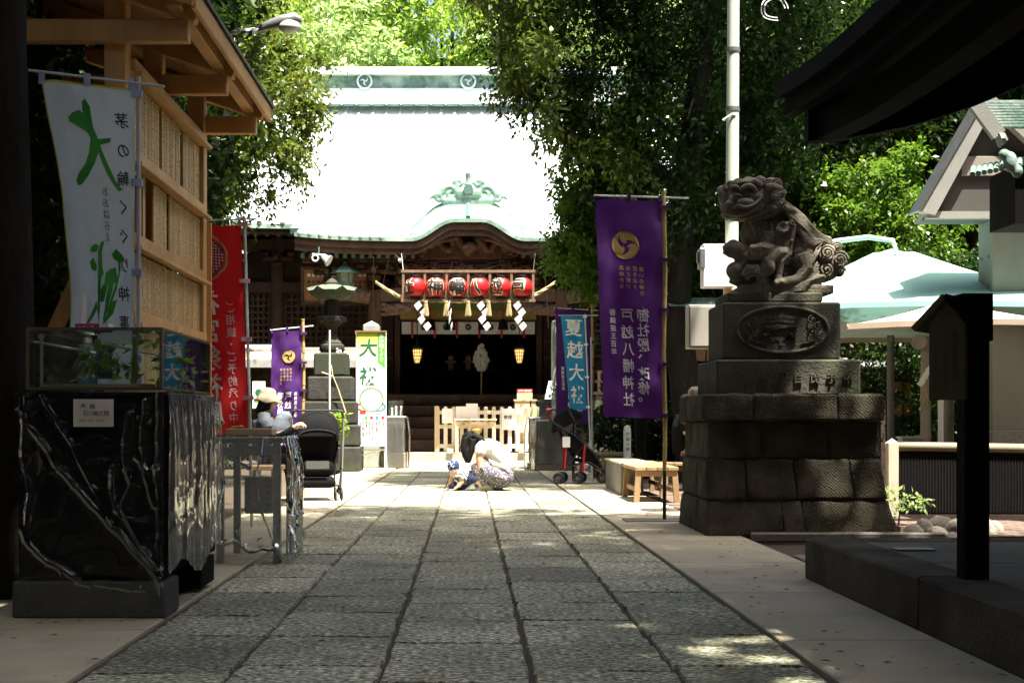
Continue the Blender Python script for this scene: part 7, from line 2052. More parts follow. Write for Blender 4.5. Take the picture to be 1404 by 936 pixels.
# tiers: (y_bottom, y_top, left b/t, right b/t, depth b/t, front splits)
TI = [(735, 686, 969, 972, 1232, 1220, -.0, .06, 1.45, 1.38, (.405, .52)),
      (685, 630, 972, 971, 1219, 1211, .05, .08, 1.36, 1.28, (.22, .50, .82)),
      (629, 577, 973, 973, 1211, 1210, .10, .11, 1.25, 1.2, (.32, .70)),
      (576, 541, 964, 964, 1214, 1213, .0, .0, 1.22, 1.22, (.28, .74))]
for ti, (yb, yt, lb, lt_, rb_, rt, fb, ft, db, dt, sp) in enumerate(TI):
    z0, z1 = kz(yb), kz(yt); xs = [0] + list(sp) + [1]
    if ti == 0: z0 = 0
    dd = .45
    for a, b in zip(xs[:-1], xs[1:]):
        stone('block', kx(lerp(lb, rb_, a)), kx(lerp(lb, rb_, b)), kx(lerp(lt_, rt, a)), kx(lerp(lt_, rt, b)), fb, fb + dd, ft, ft + dd, z0, z1, m_chis, kb, .012 if ti < 3 else .010, 9)
    for (s0, s1) in ((0, .5), (.5, 1)):       # flank stones, left and right, then the rear
        for side in (0, 1):
            xa, xb = (lb, lb + 70) if side == 0 else (rb_ - 70, rb_); xc, xd = (lt_, lt_ + 70) if side == 0 else (rt - 70, rt)
            stone('block', kx(xa), kx(xb), kx(xc), kx(xd), lerp(fb + dd, db, s0), lerp(fb + dd, db, s1), lerp(ft + dd, dt, s0), lerp(ft + dd, dt, s1), z0, z1, m_chis, kb, .012, 6)
    G().box((kx(1095), .8, (z0 + z1) / 2), (.8, .9, z1 - z0 - .02)).build('core', m_smooth, kb)
def slabz(name, px0, px1, y0, y1, f, d_, m=m_smooth, ch=.015):
    return G().box(((kx(px0) + kx(px1)) / 2, (f + d_) / 2, (kz(y0) + kz(y1)) / 2), (kx(px1) - kx(px0), d_ - f, kz(y1) - kz(y0)), ch=ch).build(name, m, kb)
pa = slabz('plinth', 986, 1186, 541, 491.5, .12, 1.05)
pb = slabz('plinth', 998, 1162, 491, 411, .20, .92)
pc = slabz('plinth', 1006, 1140, 410.5, 396, .26, .86)
# carved cartouche with the character and scrolls, and worn lettering on the lower plinth
def kf(px, py, y): return (kx(px), y, kz(py))
g = G()
cxm, cym, ax_, ay_ = 1081, 450, 62, 30
def cart(k_, t_):
    a = 2 * PI * t_; e = 1 + .06 * math.cos(4 * a); r = (abs(math.cos(a)) ** 3.2 + abs(math.sin(a)) ** 3.2) ** (-1 / 3.2)
    return (cxm + ax_ * k_ * r * math.cos(a) * e * .97, cym + ay_ * k_ * r * math.sin(a) * e)
pts = [kf(*cart(1.0, i / 64), .198) for i in range(65)]; g.tube(pts, .016, 6, False)
g.build('cartouche_rim', m_smooth, pb, 'all')
g = G(); write_col(g, lambda u, v: (u, .192, -v), '奉', kx(1078), -kz(450), .30, .27, 1, False, .03, 0); 
vsf = list(g.v); g.v = vsf; bm_ = g.build('lettering', m_smooth, pb)
md = bm_.modifiers.new('thick', 'SOLIDIFY'); md.thickness = .02
for s in (-1, 1):
    g = G()
    for k_ in range(4): swirl(g, kx(1081 + s * (40 + 9 * (k_ % 2))), .196, kz(436 + k_ * 9), .035, 1.5, .007, s)
    g.tube([kf(1081 + s * 25, 470, .197), kf(1081 + s * 42, 466, .195), kf(1081 + s * 54, 452, .197)], .008, 6); g.build('scroll_relief', m_smooth, pb, 'all')
for i, s_ in enumerate('一三丁目氏子中'):
    g = G(); write_col(g, lambda u, v: (u, .113, -v), s_, kx(1030 + i * 23), -kz(517), .085, .10, 1, False, .015, 0)
    bm_ = g.build('character', m_smooth, pa); md = bm_.modifiers.new('thick', 'SOLIDIFY'); md.thickness = .012

# --- the lion-dog itself
LKY = KD + .55
ks = LKY / FPX
m_lion = mat('komainu_stone', (.195, .172, .125), .88, .35, 5, .55, 45, c2=(.08, .073, .055), c2scale=3.5, c2lo=.5, c2hi=.72)
KM0 = (PX(1072, LKY), LKY, kz(396) + .0)
km = thing('komainu', 'carved stone lion-dog statue with curled tail and two cubs', 'statue', KM0)
def q(cx, cy, y=0.0):
    """crop pixel of the zoomed photograph -> local xyz"""
    px, py = 980 + cx / 5.2, 240 + cy / 5.2
    return Vector((PX(px, LKY) - KM0[0], y, PZ(py, LKY) - KM0[2]))
def r(n_): return n_ / 5.2 * ks
g = G()
def E_(cx, cy, y, a, b, c_, rot=0.0):
    g.ell(tuple(q(cx, cy, y)), (r(a), b, r(c_)), 16, 12, Matrix.Rotation(rot, 3, 'Y'))
def T_(pts, rad, n=10): g.tube([q(a, b, c_) for a, b, c_ in pts], [r(k_) for k_ in rad], n)
# trunk: chest, belly, haunch, back
T_([(330, 300, 0), (380, 380, 0), (450, 470, .0), (560, 560, .0), (620, 640, .0)], [105, 125, 125, 120, 105], 14)
T_([(430, 270, 0), (540, 340, 0), (640, 440, 0), (700, 560, 0)], [80, 95, 105, 110], 14)
E_(600, 560, -.12, 110, .12, 140); E_(600, 560, .14, 110, .12, 140)               # haunches
E_(300, 420, -.02, 120, .16, 130)                                                   # chest
# hind foot, foreleg
T_([(560, 600, -.2), (600, 690, -.22), (540, 770, -.24), (430, 790, -.25)], [80, 60, 42, 38])
T_([(600, 620, .2), (620, 740, .2), (520, 800, .22)], [70, 50, 40])
E_(410, 785, -.25, 55, .07, 30)
for k_ in range(4): E_(375 + k_ * 22, 795, -.30 + .01 * k_, 14, .03, 22)
T_([(380, 440, -.16), (345, 580, -.18), (330, 700, -.19), (320, 790, -.19)], [75, 58, 46, 44]); E_(300, 800, -.2, 60, .08, 26)
T_([(360, 440, .14), (300, 580, .16), (270, 720, .16), (260, 800, .16)], [75, 58, 46, 46])
# head: broad box with heavy brow, muzzle to the left
E_(270, 165, 0, 165, .215, 105); E_(225, 110, 0, 150, .20, 58); E_(370, 130, 0, 90, .20, 72); E_(330, 240, 0, 120, .19, 75)
T_([(235, 215, -.06), (150, 225, -.05), (95, 235, -.02)], [85, 78, 52]); T_([(235, 215, .06), (150, 225, .05), (95, 235, .02)], [85, 78, 52])
E_(95, 195, 0, 42, .075, 30)                                                        # nose
E_(75, 185, -.04, 16, .03, 14); E_(75, 185, .04, 16, .03, 14)
T_([(60, 262, 0), (105, 262, -.10), (190, 255, -.17), (280, 205, -.215), (300, 185, -.22)], [20, 26, 28, 24, 14])   # upper lip
T_([(60, 262, 0), (105, 262, .10), (190, 255, .17), (280, 205, .215)], [20, 26, 28, 20])
T_([(85, 290, 0), (130, 298, -.09), (220, 285, -.155), (300, 235, -.20)], [24, 24, 24, 16])                          # jaw
T_([(110, 120, -.10), (165, 85, -.17), (250, 75, -.20), (300, 110, -.215)], [26, 32, 30, 20])                        # brow
T_([(110, 120, .10), (165, 85, .17), (250, 75, .20)], [26, 32, 30])
E_(190, 150, -.185, 26, .03, 20); E_(105, 140, -.135, 22, .03, 18)                # eyes deep under the brow
E_(125, 196, -.185, 40, .06, 28); E_(88, 236, -.15, 46, .08, 34); E_(182, 226, -.2, 66, .075, 36); E_(140, 285, -.15, 95, .07, 26)   # nose, flews, chin
T_([(215, 175, -.2), (262, 178, -.21), (292, 200, -.2)], [30, 34, 26])             # cheek
g.box(tuple(q(400, 700, .02)), (r(420), .34, r(230)))
# forelock mass and ear tufts
for (a, b, c_, ra) in ((95, 95, -.08, 45), (60, 110, .0, 40), (70, 95, .1, 42), (150, 70, -.1, 40), (220, 60, -.1, 42), (300, 60, -.12, 44), (380, 75, -.12, 48), (430, 110, -.10, 40), (150, 65, .1, 40), (300, 62, .12, 44), (400, 90, .12, 46), (420, 90, 0, 44), (330, 55, 0, 44), (230, 55, 0, 42)):
    E_(a, b, c_, ra, ra / 5.2 * ks, ra * .85)
T_([(330, 110, -.19), (380, 120, -.22), (430, 130, -.2), (445, 105, -.16)], [26, 34, 24, 12]); T_([(45, 120, -.04), (40, 150, -.03), (50, 185, -.02)], [22, 22, 12])
# neck ruff curls
for k_ in range(9): E_(452 - k_ * 4, 160 + k_ * 20, -.16 + .01 * k_, 22, .045, 20)
T_([(230, 300, -.08), (300, 320, -.14), (380, 300, -.18), (440, 250, -.19)], [22, 28, 28, 24])
# mane locks sweeping down the back
for k_ in range(7):
    o_ = -.20 + k_ * .06
    T_([(455, 245 + abs(k_ - 2) * 5, o_), (520, 285 + k_ * 3, o_ - .01), (590, 345 + k_ * 5, o_ * .9), (650, 410 + k_ * 5, o_ * .8), (720, 460 + k_ * 3, o_ * .7), (800, 470, o_ * .6)], [26, 30, 30, 28, 26, 20], 7)
for k_ in range(5):
    T_([(480 + k_ * 8, 310 + k_ * 22, -.215), (545 + k_ * 6, 350 + k_ * 22, -.235), (600, 420 + k_ * 22, -.235), (660, 475 + k_ * 12, -.22), (740, 490, -.2)], [14, 18, 18, 16, 12], 7)
# tail: big curled mass with three spirals
E_(790, 610, 0, 125, .2, 150); E_(850, 600, 0, 60, .15, 110); E_(760, 700, 0, 90, .17, 70)
# lower flame locks
for k_ in range(6):
    T_([(740 - k_ * 8, 740 + k_ * 10, -.19 + k_ * .01), (640, 770 + k_ * 12, -.24), (560, 810 + k_ * 8, -.25), (470 - k_ * 5, 860, -.24)], [24, 20, 16, 5], 7)
for k_ in range(5): T_([(690, 640 + k_ * 22, -.18), (620, 690 + k_ * 16, -.24), (520, 770 + k_ * 10, -.25)], [18, 16, 6], 6)
# cub climbing at the chest
E_(440, 415, -.27, 52, .085, 50); E_(405, 430, -.30, 30, .05, 26); T_([(395, 440, -.33), (430, 445, -.36), (460, 425, -.35)], [14, 16, 10], 7)
E_(470, 385, -.27, 26, .05, 22); E_(425, 385, -.33, 20, .03, 16); T_([(460, 450, -.24), (450, 560, -.24), (430, 660, -.24)], [62, 58, 48])
for k_ in range(5): E_(500 - k_ * 4, 400 + k_ * 26, -.31, 20, .04, 18)
T_([(470, 570, -.26), (390, 580, -.32), (320, 650, -.33), (290, 740, -.3)], [48, 42, 40, 36]); E_(330, 690, -.34, 38, .06, 52)
T_([(470, 580, -.28), (410, 640, -.3), (400, 740, -.28), (400, 790, -.28)], [36, 32, 28, 28])
# second cub / ball under the paw on the left
E_(120, 540, -.1, 75, .12, 62); E_(70, 530, -.12, 34, .07, 34); E_(60, 565, -.13, 24, .05, 18); E_(110, 495, -.12, 36, .07, 22)
T_([(150, 560, -.1), (200, 620, -.1), (160, 700, -.1), (130, 790, -.1)], [60, 65, 60, 50]); E_(120, 690, -.1, 55, .1, 60)
E_(300, 560, -.2, 78, .10, 58); T_([(210, 560, -.24), (290, 580, -.30), (380, 560, -.3)], [44, 52, 40])
for k_ in range(5): T_([(205 + k_ * 14, 535, -.30), (210 + k_ * 14, 570, -.335), (205 + k_ * 14, 635, -.30)], [8, 9, 8], 6)
T_([(160, 740, -.26), (190, 690, -.3), (240, 690, -.31), (285, 730, -.3), (300, 800, -.28)], [24, 28, 28, 26, 22]); T_([(185, 770, -.27), (210, 730, -.3), (250, 735, -.3), (270, 790, -.28)], [14, 16, 16, 14])
g.box(tuple(q(470, 835, 0)), (r(640), .54, r(62)))
g.box(tuple(q(235, 175, 0)), (r(330), .36, r(225))); E_(80, 150, 0, 50, .17, 75); E_(85, 225, 0, 45, .13, 60); E_(200, 290, 0, 110, .15, 40); E_(110, 225, 0, 60, .1, 45); E_(120, 280, 0, 50, .1, 30)
body = blob('body', g, .0095, m_lion, km, 1, .5)
# sharp carved lines laid on the fused body
def spiral(cx, cy, y, R_, turns=2.6, th=.011):
    g = G(); pts = []
    for i in range(56):
        t = i / 55; a = turns * 2 * PI * t; rr_ = R_ * (1 - .92 * t); p = q(cx + rr_ * math.cos(a), cy - rr_ * math.sin(a), y - .05 * t); pts.append(p)
    g.tube(pts, [th * (1.15 - .45 * i / 55) for i in range(56)], 7); g.build('tail_curl', m_lion, km, 'all')
spiral(755, 580, -.185, 62); spiral(845, 625, -.175, 66); spiral(750, 695, -.175, 68); spiral(830, 540, -.15, 46); spiral(850, 700, -.15, 44)
g = G()
for k_ in range(5):
    g.tube([q(900 - k_ * 14, 640, -.02 - k_ * .03), q(885 - k_ * 14, 540, -.03 - k_ * .03), q(820 - k_ * 12, 478 + k_ * 7, -.05 - k_ * .03), q(740 - k_ * 6, 485 + k_ * 6, -.09 - k_ * .03), q(680, 540 + k_ * 5, -.14 - k_ * .02)], .009, 6)
    g.tube([q(690 + k_ * 5, 520 + k_ * 4, -.21), q(660 + k_ * 4, 600, -.23), q(610 + k_ * 6, 690, -.235)], .008, 6)
g.build('mane_line', m_lion, km, 'all')
def ridge(name, pts, th):
    g = G(); P_ = [q(*p) for p in pts]; out = []
    for i in range(len(P_) - 1):
        p0, p1, p2, p3 = P_[max(0, i - 1)], P_[i], P_[i + 1], P_[min(len(P_) - 1, i + 2)]
        for t in (0, .25, .5, .75):
            out.append(.5 * ((2 * p1) + (p2 - p0) * t + (2 * p0 - 5 * p1 + 4 * p2 - p3) * t * t + (3 * p1 - p0 - 3 * p2 + p3) * t ** 3))
    out.append(P_[-1]); n_ = len(out)
    g.tube(out, [th * (.35 + .65 * math.sin(PI * min(1, .12 + .88 * i / (n_ - 1)))) for i in range(n_)], 7); g.build(name, m_lion, km, 'all')
for k_ in range(6):      # locks of the mane lying on the back
    o_ = k_ * 17
    ridge('mane_lock', [(462 + k_ * 3, 215 + o_, -.185 - .006 * k_), (520, 262 + o_, -.20 - .008 * k_), (585, 320 + o_, -.215 - .006 * k_), (645, 395 + o_ * .8, -.225), (720, 452 + o_ * .45, -.205), (800, 478 + o_ * .4, -.17)], .017)
for k_ in range(5): ridge('mane_lock', [(455, 250 - k_ * 4, -.17 + k_ * .055), (530, 278 - k_ * 2, -.19 + k_ * .06), (600, 335, -.2 + k_ * .065), (665, 408, -.2 + k_ * .065), (740, 452, -.18 + k_ * .06)], .018)
for k_ in range(6):      # flame locks under the tail
    ridge('tail_lock', [(735 - k_ * 14, 735 + k_ * 9, -.215), (650 - k_ * 10, 765 + k_ * 13, -.265), (560 - k_ * 8, 800 + k_ * 10, -.275), (452 + k_ * 12, 862 - k_ * 3, -.25)], .014)
for k_ in range(5): ridge('haunch_fur', [(680 - k_ * 16, 560 + k_ * 16, -.235), (650 - k_ * 16, 640 + k_ * 12, -.255), (590 - k_ * 14, 700 + k_ * 12, -.255), (530 - k_ * 6, 742 + k_ * 10, -.25)], .010)
for (a, b, R_) in ((345, 95, 40), (400, 95, 42), (300, 85, 34), (110, 90, 30), (60, 115, 26), (395, 185, 36), (440, 160, 26), (425, 235, 32), (380, 270, 30)):
    spiral(a, b, -.20 + (.07 if a < 130 else 0) + (.03 if b < 100 else 0) - (.03 if b > 160 else 0), R_, 1.9, .0115)
ridge('brow', [(150, 150, -.205), (165, 124, -.225), (205, 112, -.235), (240, 128, -.235), (262, 160, -.23)], .024)
ridge('brow', [(80, 140, -.13), (95, 116, -.165), (125, 112, -.19), (146, 140, -.205)], .021)
ridge('brow', [(120, 92, -.17), (175, 82, -.205), (240, 84, -.215), (285, 110, -.225)], .018)
ridge('eyelid', [(168, 166, -.21), (192, 174, -.222), (216, 164, -.218)], .010); ridge('eyelid', [(88, 154, -.155), (106, 161, -.17), (124, 154, -.175)], .009)
ridge('lip', [(52, 236, -.07), (70, 262, -.16), (104, 268, -.22), (132, 248, -.24), (168, 264, -.262), (222, 252, -.262), (268, 214, -.245), (300, 176, -.232)], .017)
ridge('lip', [(70, 288, -.12), (120, 304, -.19), (200, 300, -.215), (275, 262, -.222)], .014)
ridge('nose_line', [(95, 190, -.205), (110, 176, -.23), (138, 176, -.24), (156, 192, -.235)], .012); ridge('nose_line', [(132, 212, -.245), (132, 244, -.25)], .010)
ridge('beard', [(150, 318, -.1), (230, 318, -.15), (310, 300, -.185), (375, 268, -.195)], .014)
ridge('beard', [(200, 336, -.09), (275, 336, -.15), (345, 318, -.185), (405, 290, -.195)], .014)
ridge('nostril', [(78, 178, -.06), (92, 170, -.07), (108, 182, -.07)], .012)
for k_ in range(4): ridge('chest_fur', [(215 + k_ * 48, 345, -.15), (235 + k_ * 46, 400, -.175), (250 + k_ * 40, 460, -.175)], .010)
for k_ in range(4): ridge('cub_fur', [(400 + k_ * 22, 470 + k_ * 4, -.315), (405 + k_ * 18, 520, -.32), (400 + k_ * 14, 570, -.315)], .008)
ridge('cub_mouth', [(393, 432, -.355), (418, 446, -.375), (448, 434, -.365)], .009); spiral(482, 382, -.315, 20, 1.4, .008)
for k_ in range(3): ridge('paw_line', [(165 + k_ * 18, 745 - k_ * 8, -.30), (205 + k_ * 8, 700 + k_ * 10, -.335), (255 + k_ * 2, 705 + k_ * 12, -.335), (292 - k_ * 6, 770, -.31)], .009)
ridge('ribbon', [(205, 560, -.335), (260, 552, -.36), (330, 560, -.345)], .012); ridge('ribbon', [(262, 520, -.33), (262, 555, -.36), (258, 625, -.345)], .012)
# ------------------------------------------------------------------ people
m_skin = mat('skin', (.55, .33, .235), .55, .06, 6, spec=.35)
m_hair = mat('black_hair', (.007, .006, .006), .6, .3, 30, .4, 80, stretch=(6, 6, .6), spec=0.2)
m_shirt = mat('white_lace_shirt', (.58, .56, .52), .85, .05, 40, .25, 90)
m_shoe = mat('pale_sneaker', (.50, .50, .40), .7, .15, 12)
m_sole = mat('cream_sole', (.62, .58, .48), .7, .08)
m_navy = mat('navy_cloth', (.012, .02, .07), .85, .15, 10)
m_denim = mat('blue_shoe', (.02, .07, .25), .7, .1)
def spotmat(name, base, spot, scale, lo, hi):
    m = bpy.data.materials.new(name); m.use_nodes = True
    N = m.node_tree.nodes; L = m.node_tree.links; p = N['Principled BSDF']; p.inputs['Roughness'].default_value = .85
    tc = N.new('ShaderNodeTexCoord'); v = N.new('ShaderNodeTexVoronoi'); v.inputs['Scale'].default_value = scale
    L.new(tc.outputs['Object'], v.inputs['Vector'])
    rp = N.new('ShaderNodeValToRGB'); rp.color_ramp.elements[0].position = lo; rp.color_ramp.elements[1].position = hi
    rp.color_ramp.elements[0].color = tuple(spot) + (1,); rp.color_ramp.elements[1].color = tuple(base) + (1,)
    L.new(v.outputs['Distance'], rp.inputs[0]); L.new(rp.outputs[0], p.inputs['Base Color'])
    return m
m_pants = spotmat('speckled_trousers', (.085, .075, .10), (.36, .34, .35), 42, .28, .44)
m_cap = spotmat('navy_cap_white_spots', (.014, .025, .10), (.72, .72, .74), 34, .26, .34)
def stripemat(name, a, b, scale):
    m = bpy.data.materials.new(name); m.use_nodes = True
    N = m.node_tree.nodes; L = m.node_tree.links; p = N['Principled BSDF']; p.inputs['Roughness'].default_value = .85
    tc = N.new('ShaderNodeTexCoord'); w_ = N.new('ShaderNodeTexWave'); w_.bands_direction = 'DIAGONAL'; w_.inputs['Scale'].default_value = scale; w_.inputs['Distortion'].default_value = .6
    L.new(tc.outputs['Object'], w_.inputs['Vector'])
    rp = N.new('ShaderNodeValToRGB'); rp.color_ramp.elements[0].position = .45; rp.color_ramp.elements[1].position = .55
    rp.color_ramp.elements[0].color = tuple(a) + (1,); rp.color_ramp.elements[1].color = tuple(b) + (1,)
    L.new(w_.outputs[1], rp.inputs[0]); L.new(rp.outputs[0], p.inputs['Base Color'])
    return m
m_stripe = stripemat('striped_shirt', (.05, .05, .055), (.55, .54, .52), 9)

def hand(g, wrist, dirn, up, size=1.0, curl=.35, thumb=1):
    """palm and five tapered bent fingers"""
    d = Vector(dirn).normalized(); u = Vector(up).normalized(); s = d.cross(u).normalized()
    w0 = Vector(wrist); L_ = .085 * size
    g.tube([w0, w0 + d * L_ * .5, w0 + d * L_], [.022 * size, .036 * size, .034 * size], 8, flat=.5)
    for i, (o_, ln) in enumerate(((-.027, .062), (-.009, .074), (.009, .07), (.026, .055))):
        a = w0 + d * L_ * .92 + s * o_ * size; b = a + (d * math.cos(curl * .5) - u * math.sin(curl * .5)) * ln * .5 * size; c_ = b + (d * math.cos(curl * 1.4) - u * math.sin(curl * 1.4)) * ln * .5 * size
        g.tube([a, b, c_], [.0092 * size, .0086 * size, .007 * size], 6)
    a = w0 + d * L_ * .3 + s * thumb * .028 * size; b = a + (d * .6 + s * thumb * .8).normalized() * .035 * size; c_ = b + (d * .95 + s * thumb * .3).normalized() * .028 * size
    g.tube([a, b, c_], [.012 * size, .0105 * size, .008 * size], 6)

# --- crouching woman
WY = 18.7; wk = WY / FPX
wo = thing('person', 'woman in a white top and speckled trousers crouching on the path with long black hair', 'person', (PX(668, WY), WY, 0))
def wp_(cx, cy, y=0.0):
    """zoomed photo pixel -> local"""
    px, py = 590 + cx / 8.51, 580 + cy / 8.51
    return Vector((PX(px, WY) - PX(668, WY), y, max(0.0, (673.5 - py) * wk)))
def wr(n_): return n_ / 8.51 * wk
def tb_(g, pts, rad, n=12): g.tube([wp_(*p) for p in pts], [wr(k_) for k_ in rad], n)
g = G()   # body under the clothes: head, neck, torso, arms, legs - one skin
g.ell(tuple(wp_(455, 235, 0)), (wr(82), wr(74), wr(100)), 16, 12, Matrix.Rotation(.45, 3, 'Y'))
g.ell(tuple(wp_(398, 275, 0)), (wr(14), wr(14), wr(20)), 8, 6, Matrix.Rotation(.6, 3, 'Y'))         # nose
g.ell(tuple(wp_(470, 240, -.082)), (wr(20), wr(8), wr(26)), 8, 6); g.ell(tuple(wp_(470, 240, .082)), (wr(20), wr(8), wr(26)), 8, 6)
tb_(g, [(500, 270, 0), (560, 280, 0), (610, 300, 0)], [48, 46, 60])
tb_(g, [(620, 320, 0), (740, 380, 0), (850, 520, 0), (880, 620, 0)], [95, 105, 105, 110])
for s in (-1, 1):
    tb_(g, [(590, 320, s * .16), (575, 420, s * .19), (585, 530, s * .19)], [50, 46, 40])
    tb_(g, [(585, 530, s * .19), (520, 590, s * .14), (440, 640, s * .08)], [40, 34, 26])
    tb_(g, [(880, 640, s * .09), (700, 560, s * .13), (530, 480, s * .12)], [95, 85, 62]); tb_(g, [(530, 480, s * .12), (580, 620, s * .11), (640, 740, s * .1)], [62, 56, 36])
    tb_(g, [(640, 745, s * .1), (560, 775, s * .1)], [34, 24])
    h0 = wp_(440, 640, s * .08); hand(g, h0, (-.8, 0, -.6), (0, -s, .1), 1.0, .4, -s)
blob('body', g, .011, m_skin, wo, 3)
g = G()   # white top, short sleeves
tb_(g, [(590, 290, 0), (650, 300, 0), (740, 340, 0), (830, 430, 0), (880, 530, 0), (850, 562, 0)], [85, 118, 128, 130, 125, 118], 18)
for s in (-1, 1):
    tb_(g, [(620, 280, s * .11), (585, 310, s * .17), (578, 372, s * .195)], [80, 72, 64], 14); g.ell(tuple(wp_(640, 300, s * .12)), (wr(95), .08, wr(80)))
tb_(g, [(720, 480, 0), (800, 530, 0), (850, 545, 0)], [90, 110, 112], 14)
for v_ in range(6): tb_(g, [(680 + v_ * 40, 430 + v_ * 14, -.20), (720 + v_ * 35, 480 + v_ * 12, -.215), (740 + v_ * 38, 545, -.20)], [14, 16, 10], 6)
blob('white_top', g, .0115, m_shirt, wo, 4)
g = G()   # trousers
tb_(g, [(850, 590, 0), (850, 650, 0), (800, 690, 0)], [120, 125, 95], 16)
for s in (-1, 1):
    g.ell(tuple(wp_(850, 640, s * .08)), (wr(125), .14, wr(125)), 14, 10)
    tb_(g, [(860, 650, s * .1), (760, 610, s * .14), (640, 550, s * .145), (535, 490, s * .13)], [118, 108, 98, 66], 14); tb_(g, [(530, 488, s * .13), (555, 560, s * .13), (590, 640, s * .12), (640, 715, s * .11)], [66, 80, 80, 66], 14)
    g.ell(tuple(wp_(780, 720, s * .11)), (wr(120), .1, wr(50)))
for v_ in range(5): tb_(g, [(600 + v_ * 55, 520 + v_ * 20, -.235), (640 + v_ * 55, 600 + v_ * 14, -.25), (690 + v_ * 50, 680, -.23)], [14, 17, 10], 6)
blob('trousers', g, .0125, m_pants, wo, 4)
g = G()   # long hair falling over the face and shoulder
g.ell(tuple(wp_(470, 205, 0)), (wr(108), wr(98), wr(104)), 18, 14, Matrix.Rotation(.4, 3, 'Y'))
for k_ in range(26):
    y_ = -.105 + .21 * (k_ / 25); wv_ = 10 * math.sin(k_ * 2.3)
    tb_(g, [(480 + wv_, 150, y_ * .8), (410 + wv_ * 1.5, 200, y_), (395 + wv_ * 2, 300, y_ * 1.05), (420 + wv_ * 2.4, 400, y_), (440 + 30 * math.sin(k_ * 1.7), 450 + 40 * math.sin(k_ * 3.1), y_ * .8)], [36, 34, 30, 24, 6], 6)
    tb_(g, [(500, 150 + wv_, y_), (580, 190 + wv_, y_ * 1.1), (640, 230, y_ * 1.1), (690 + wv_, 235 + 20 * abs(y_) * 5, y_ * 1.1)], [30, 28, 18, 4], 6)
    tb_(g, [(500, 200, y_ * 1.1), (480 + wv_, 320, y_ * 1.15), (455 + wv_, 420, y_ * 1.1), (445 + wv_ * 2, 478, y_)], [40, 34, 24, 5], 6)
blob('hair', g, .0095, m_hair, wo, 1)
rr = random.Random(17); g = G()
for k_ in range(120):
    y_ = rr.uniform(-.125, .125); e_ = rr.uniform(-1, 1); a_ = rr.uniform(-20, 20)
    if k_ % 3: tb_(g, [(470 + a_, 106 + 20 * abs(y_) * 8, y_ * .6), (396 + a_, 150, y_ * .9), (368 + a_ * .6, 240, y_), (385 + a_, 350, y_), (415 + a_ + 25 * e_, 440 + 45 * e_, y_ * .9)], [2.5, 3.5, 4, 3.5, 1], 4)
    else: tb_(g, [(480 + a_, 106, y_ * .7), (560 + a_, 160, y_ * 1.1), (620, 205 + a_ * .5, y_ * 1.15), (690 + a_, 232 + 14 * e_, y_ * 1.15)], [2.5, 4, 4, 1], 4)
tag(g.build('hair_strands', m_hair, wo), kind='stuff')
for s in (-1, 1):
    dx = 110 if s > 0 else 0
    g = G(); tb_(g, [(545 + dx, 770, s * .1), (600 + dx, 760, s * .1), (690 + dx, 755, s * .1), (730 + dx, 765, s * .1)], [22, 32, 36, 28], 12); g.ell(tuple(wp_(560 + dx, 778, s * .1)), (wr(40), .045, wr(18)))
    blob('shoe', g, .008, m_shoe, wo, 2)
    g = G(); a_, b_ = wp_(525 + dx, 798, 0), wp_(745 + dx, 798, 0); g.box(((a_.x + b_.x) / 2, s * .1, .011), (b_.x - a_.x, .09, .022), ch=.008); g.build('sole', m_sole, wo)

# --- crawling baby
by = thing('person', 'baby in a spotted navy cap and striped shirt crawling on the path', 'person', (PX(628, WY), WY - .08, 0))
OF = PX(628, WY) - PX(668, WY)
def bp_(cx, cy, y=0.0):
    v = wp_(cx, cy, y); v.x -= OF; return v
def bb_(g, pts, rad, n=10): g.tube([bp_(*p) for p in pts], [wr(k_) for k_ in rad], n)
g = G()
g.ell(tuple(bp_(275, 560, 0)), (wr(62), wr(58), wr(70)), 14, 10); g.ell(tuple(bp_(225, 590, 0)), (wr(12), wr(12), wr(12)), 8, 6); g.ell(tuple(bp_(240, 605, -.03)), (wr(22), wr(20), wr(20)), 8, 6); g.ell(tuple(bp_(320, 560, -.07)), (wr(14), wr(6), wr(18)), 8, 6)
bb_(g, [(300, 610, 0), (330, 640, 0), (420, 640, 0)], [45, 70, 75]); bb_(g, [(420, 640, 0), (480, 640, 0)], [75, 65])
for s, pts, hd in ((-1, [(355, 630, -.07), (370, 690, -.09), (325, 745, -.1)], (-.8, 0, -.5)), (1, [(250, 640, .03), (235, 700, .02), (232, 765, .02)], (-.9, -.2, -.25))):
    bb_(g, pts, [34, 28, 22]); w0 = bp_(*pts[-1]); w0.z = max(w0.z, .022); hand(g, w0, hd, (0, 0, 1), .62, .15, s)
bb_(g, [(490, 650, -.06), (560, 690, -.07), (600, 720, -.06)], [48, 36, 26]); bb_(g, [(460, 660, .07), (420, 740, .08), (330, 780, .07)], [50, 36, 26])
bb_(g, [(600, 720, -.06), (560, 745, -.06)], [26, 20])
blob('body', g, .008, m_skin, by, 2)
g = G(); bb_(g, [(295, 625, 0), (340, 645, 0), (420, 635, 0), (440, 640, 0)], [60, 84, 86, 80], 14)
bb_(g, [(340, 630, -.06), (385, 600, -.085), (365, 650, -.09)], [48, 42, 44]); bb_(g, [(290, 630, .03), (245, 640, .04)], [46, 42])
blob('striped_shirt', g, .008, m_stripe, by, 3)
g = G(); bb_(g, [(410, 650, 0), (470, 640, 0), (500, 640, 0)], [80, 82, 66], 14); bb_(g, [(480, 645, -.06), (540, 675, -.07), (545, 680, -.07)], [60, 50, 46]); bb_(g, [(450, 665, .06), (380, 750, .07), (300, 770, .06)], [58, 44, 36]); bb_(g, [(300, 730, 0), (220, 750, .03)], [44, 34])
blob('trousers', g, .008, m_navy, by, 3)
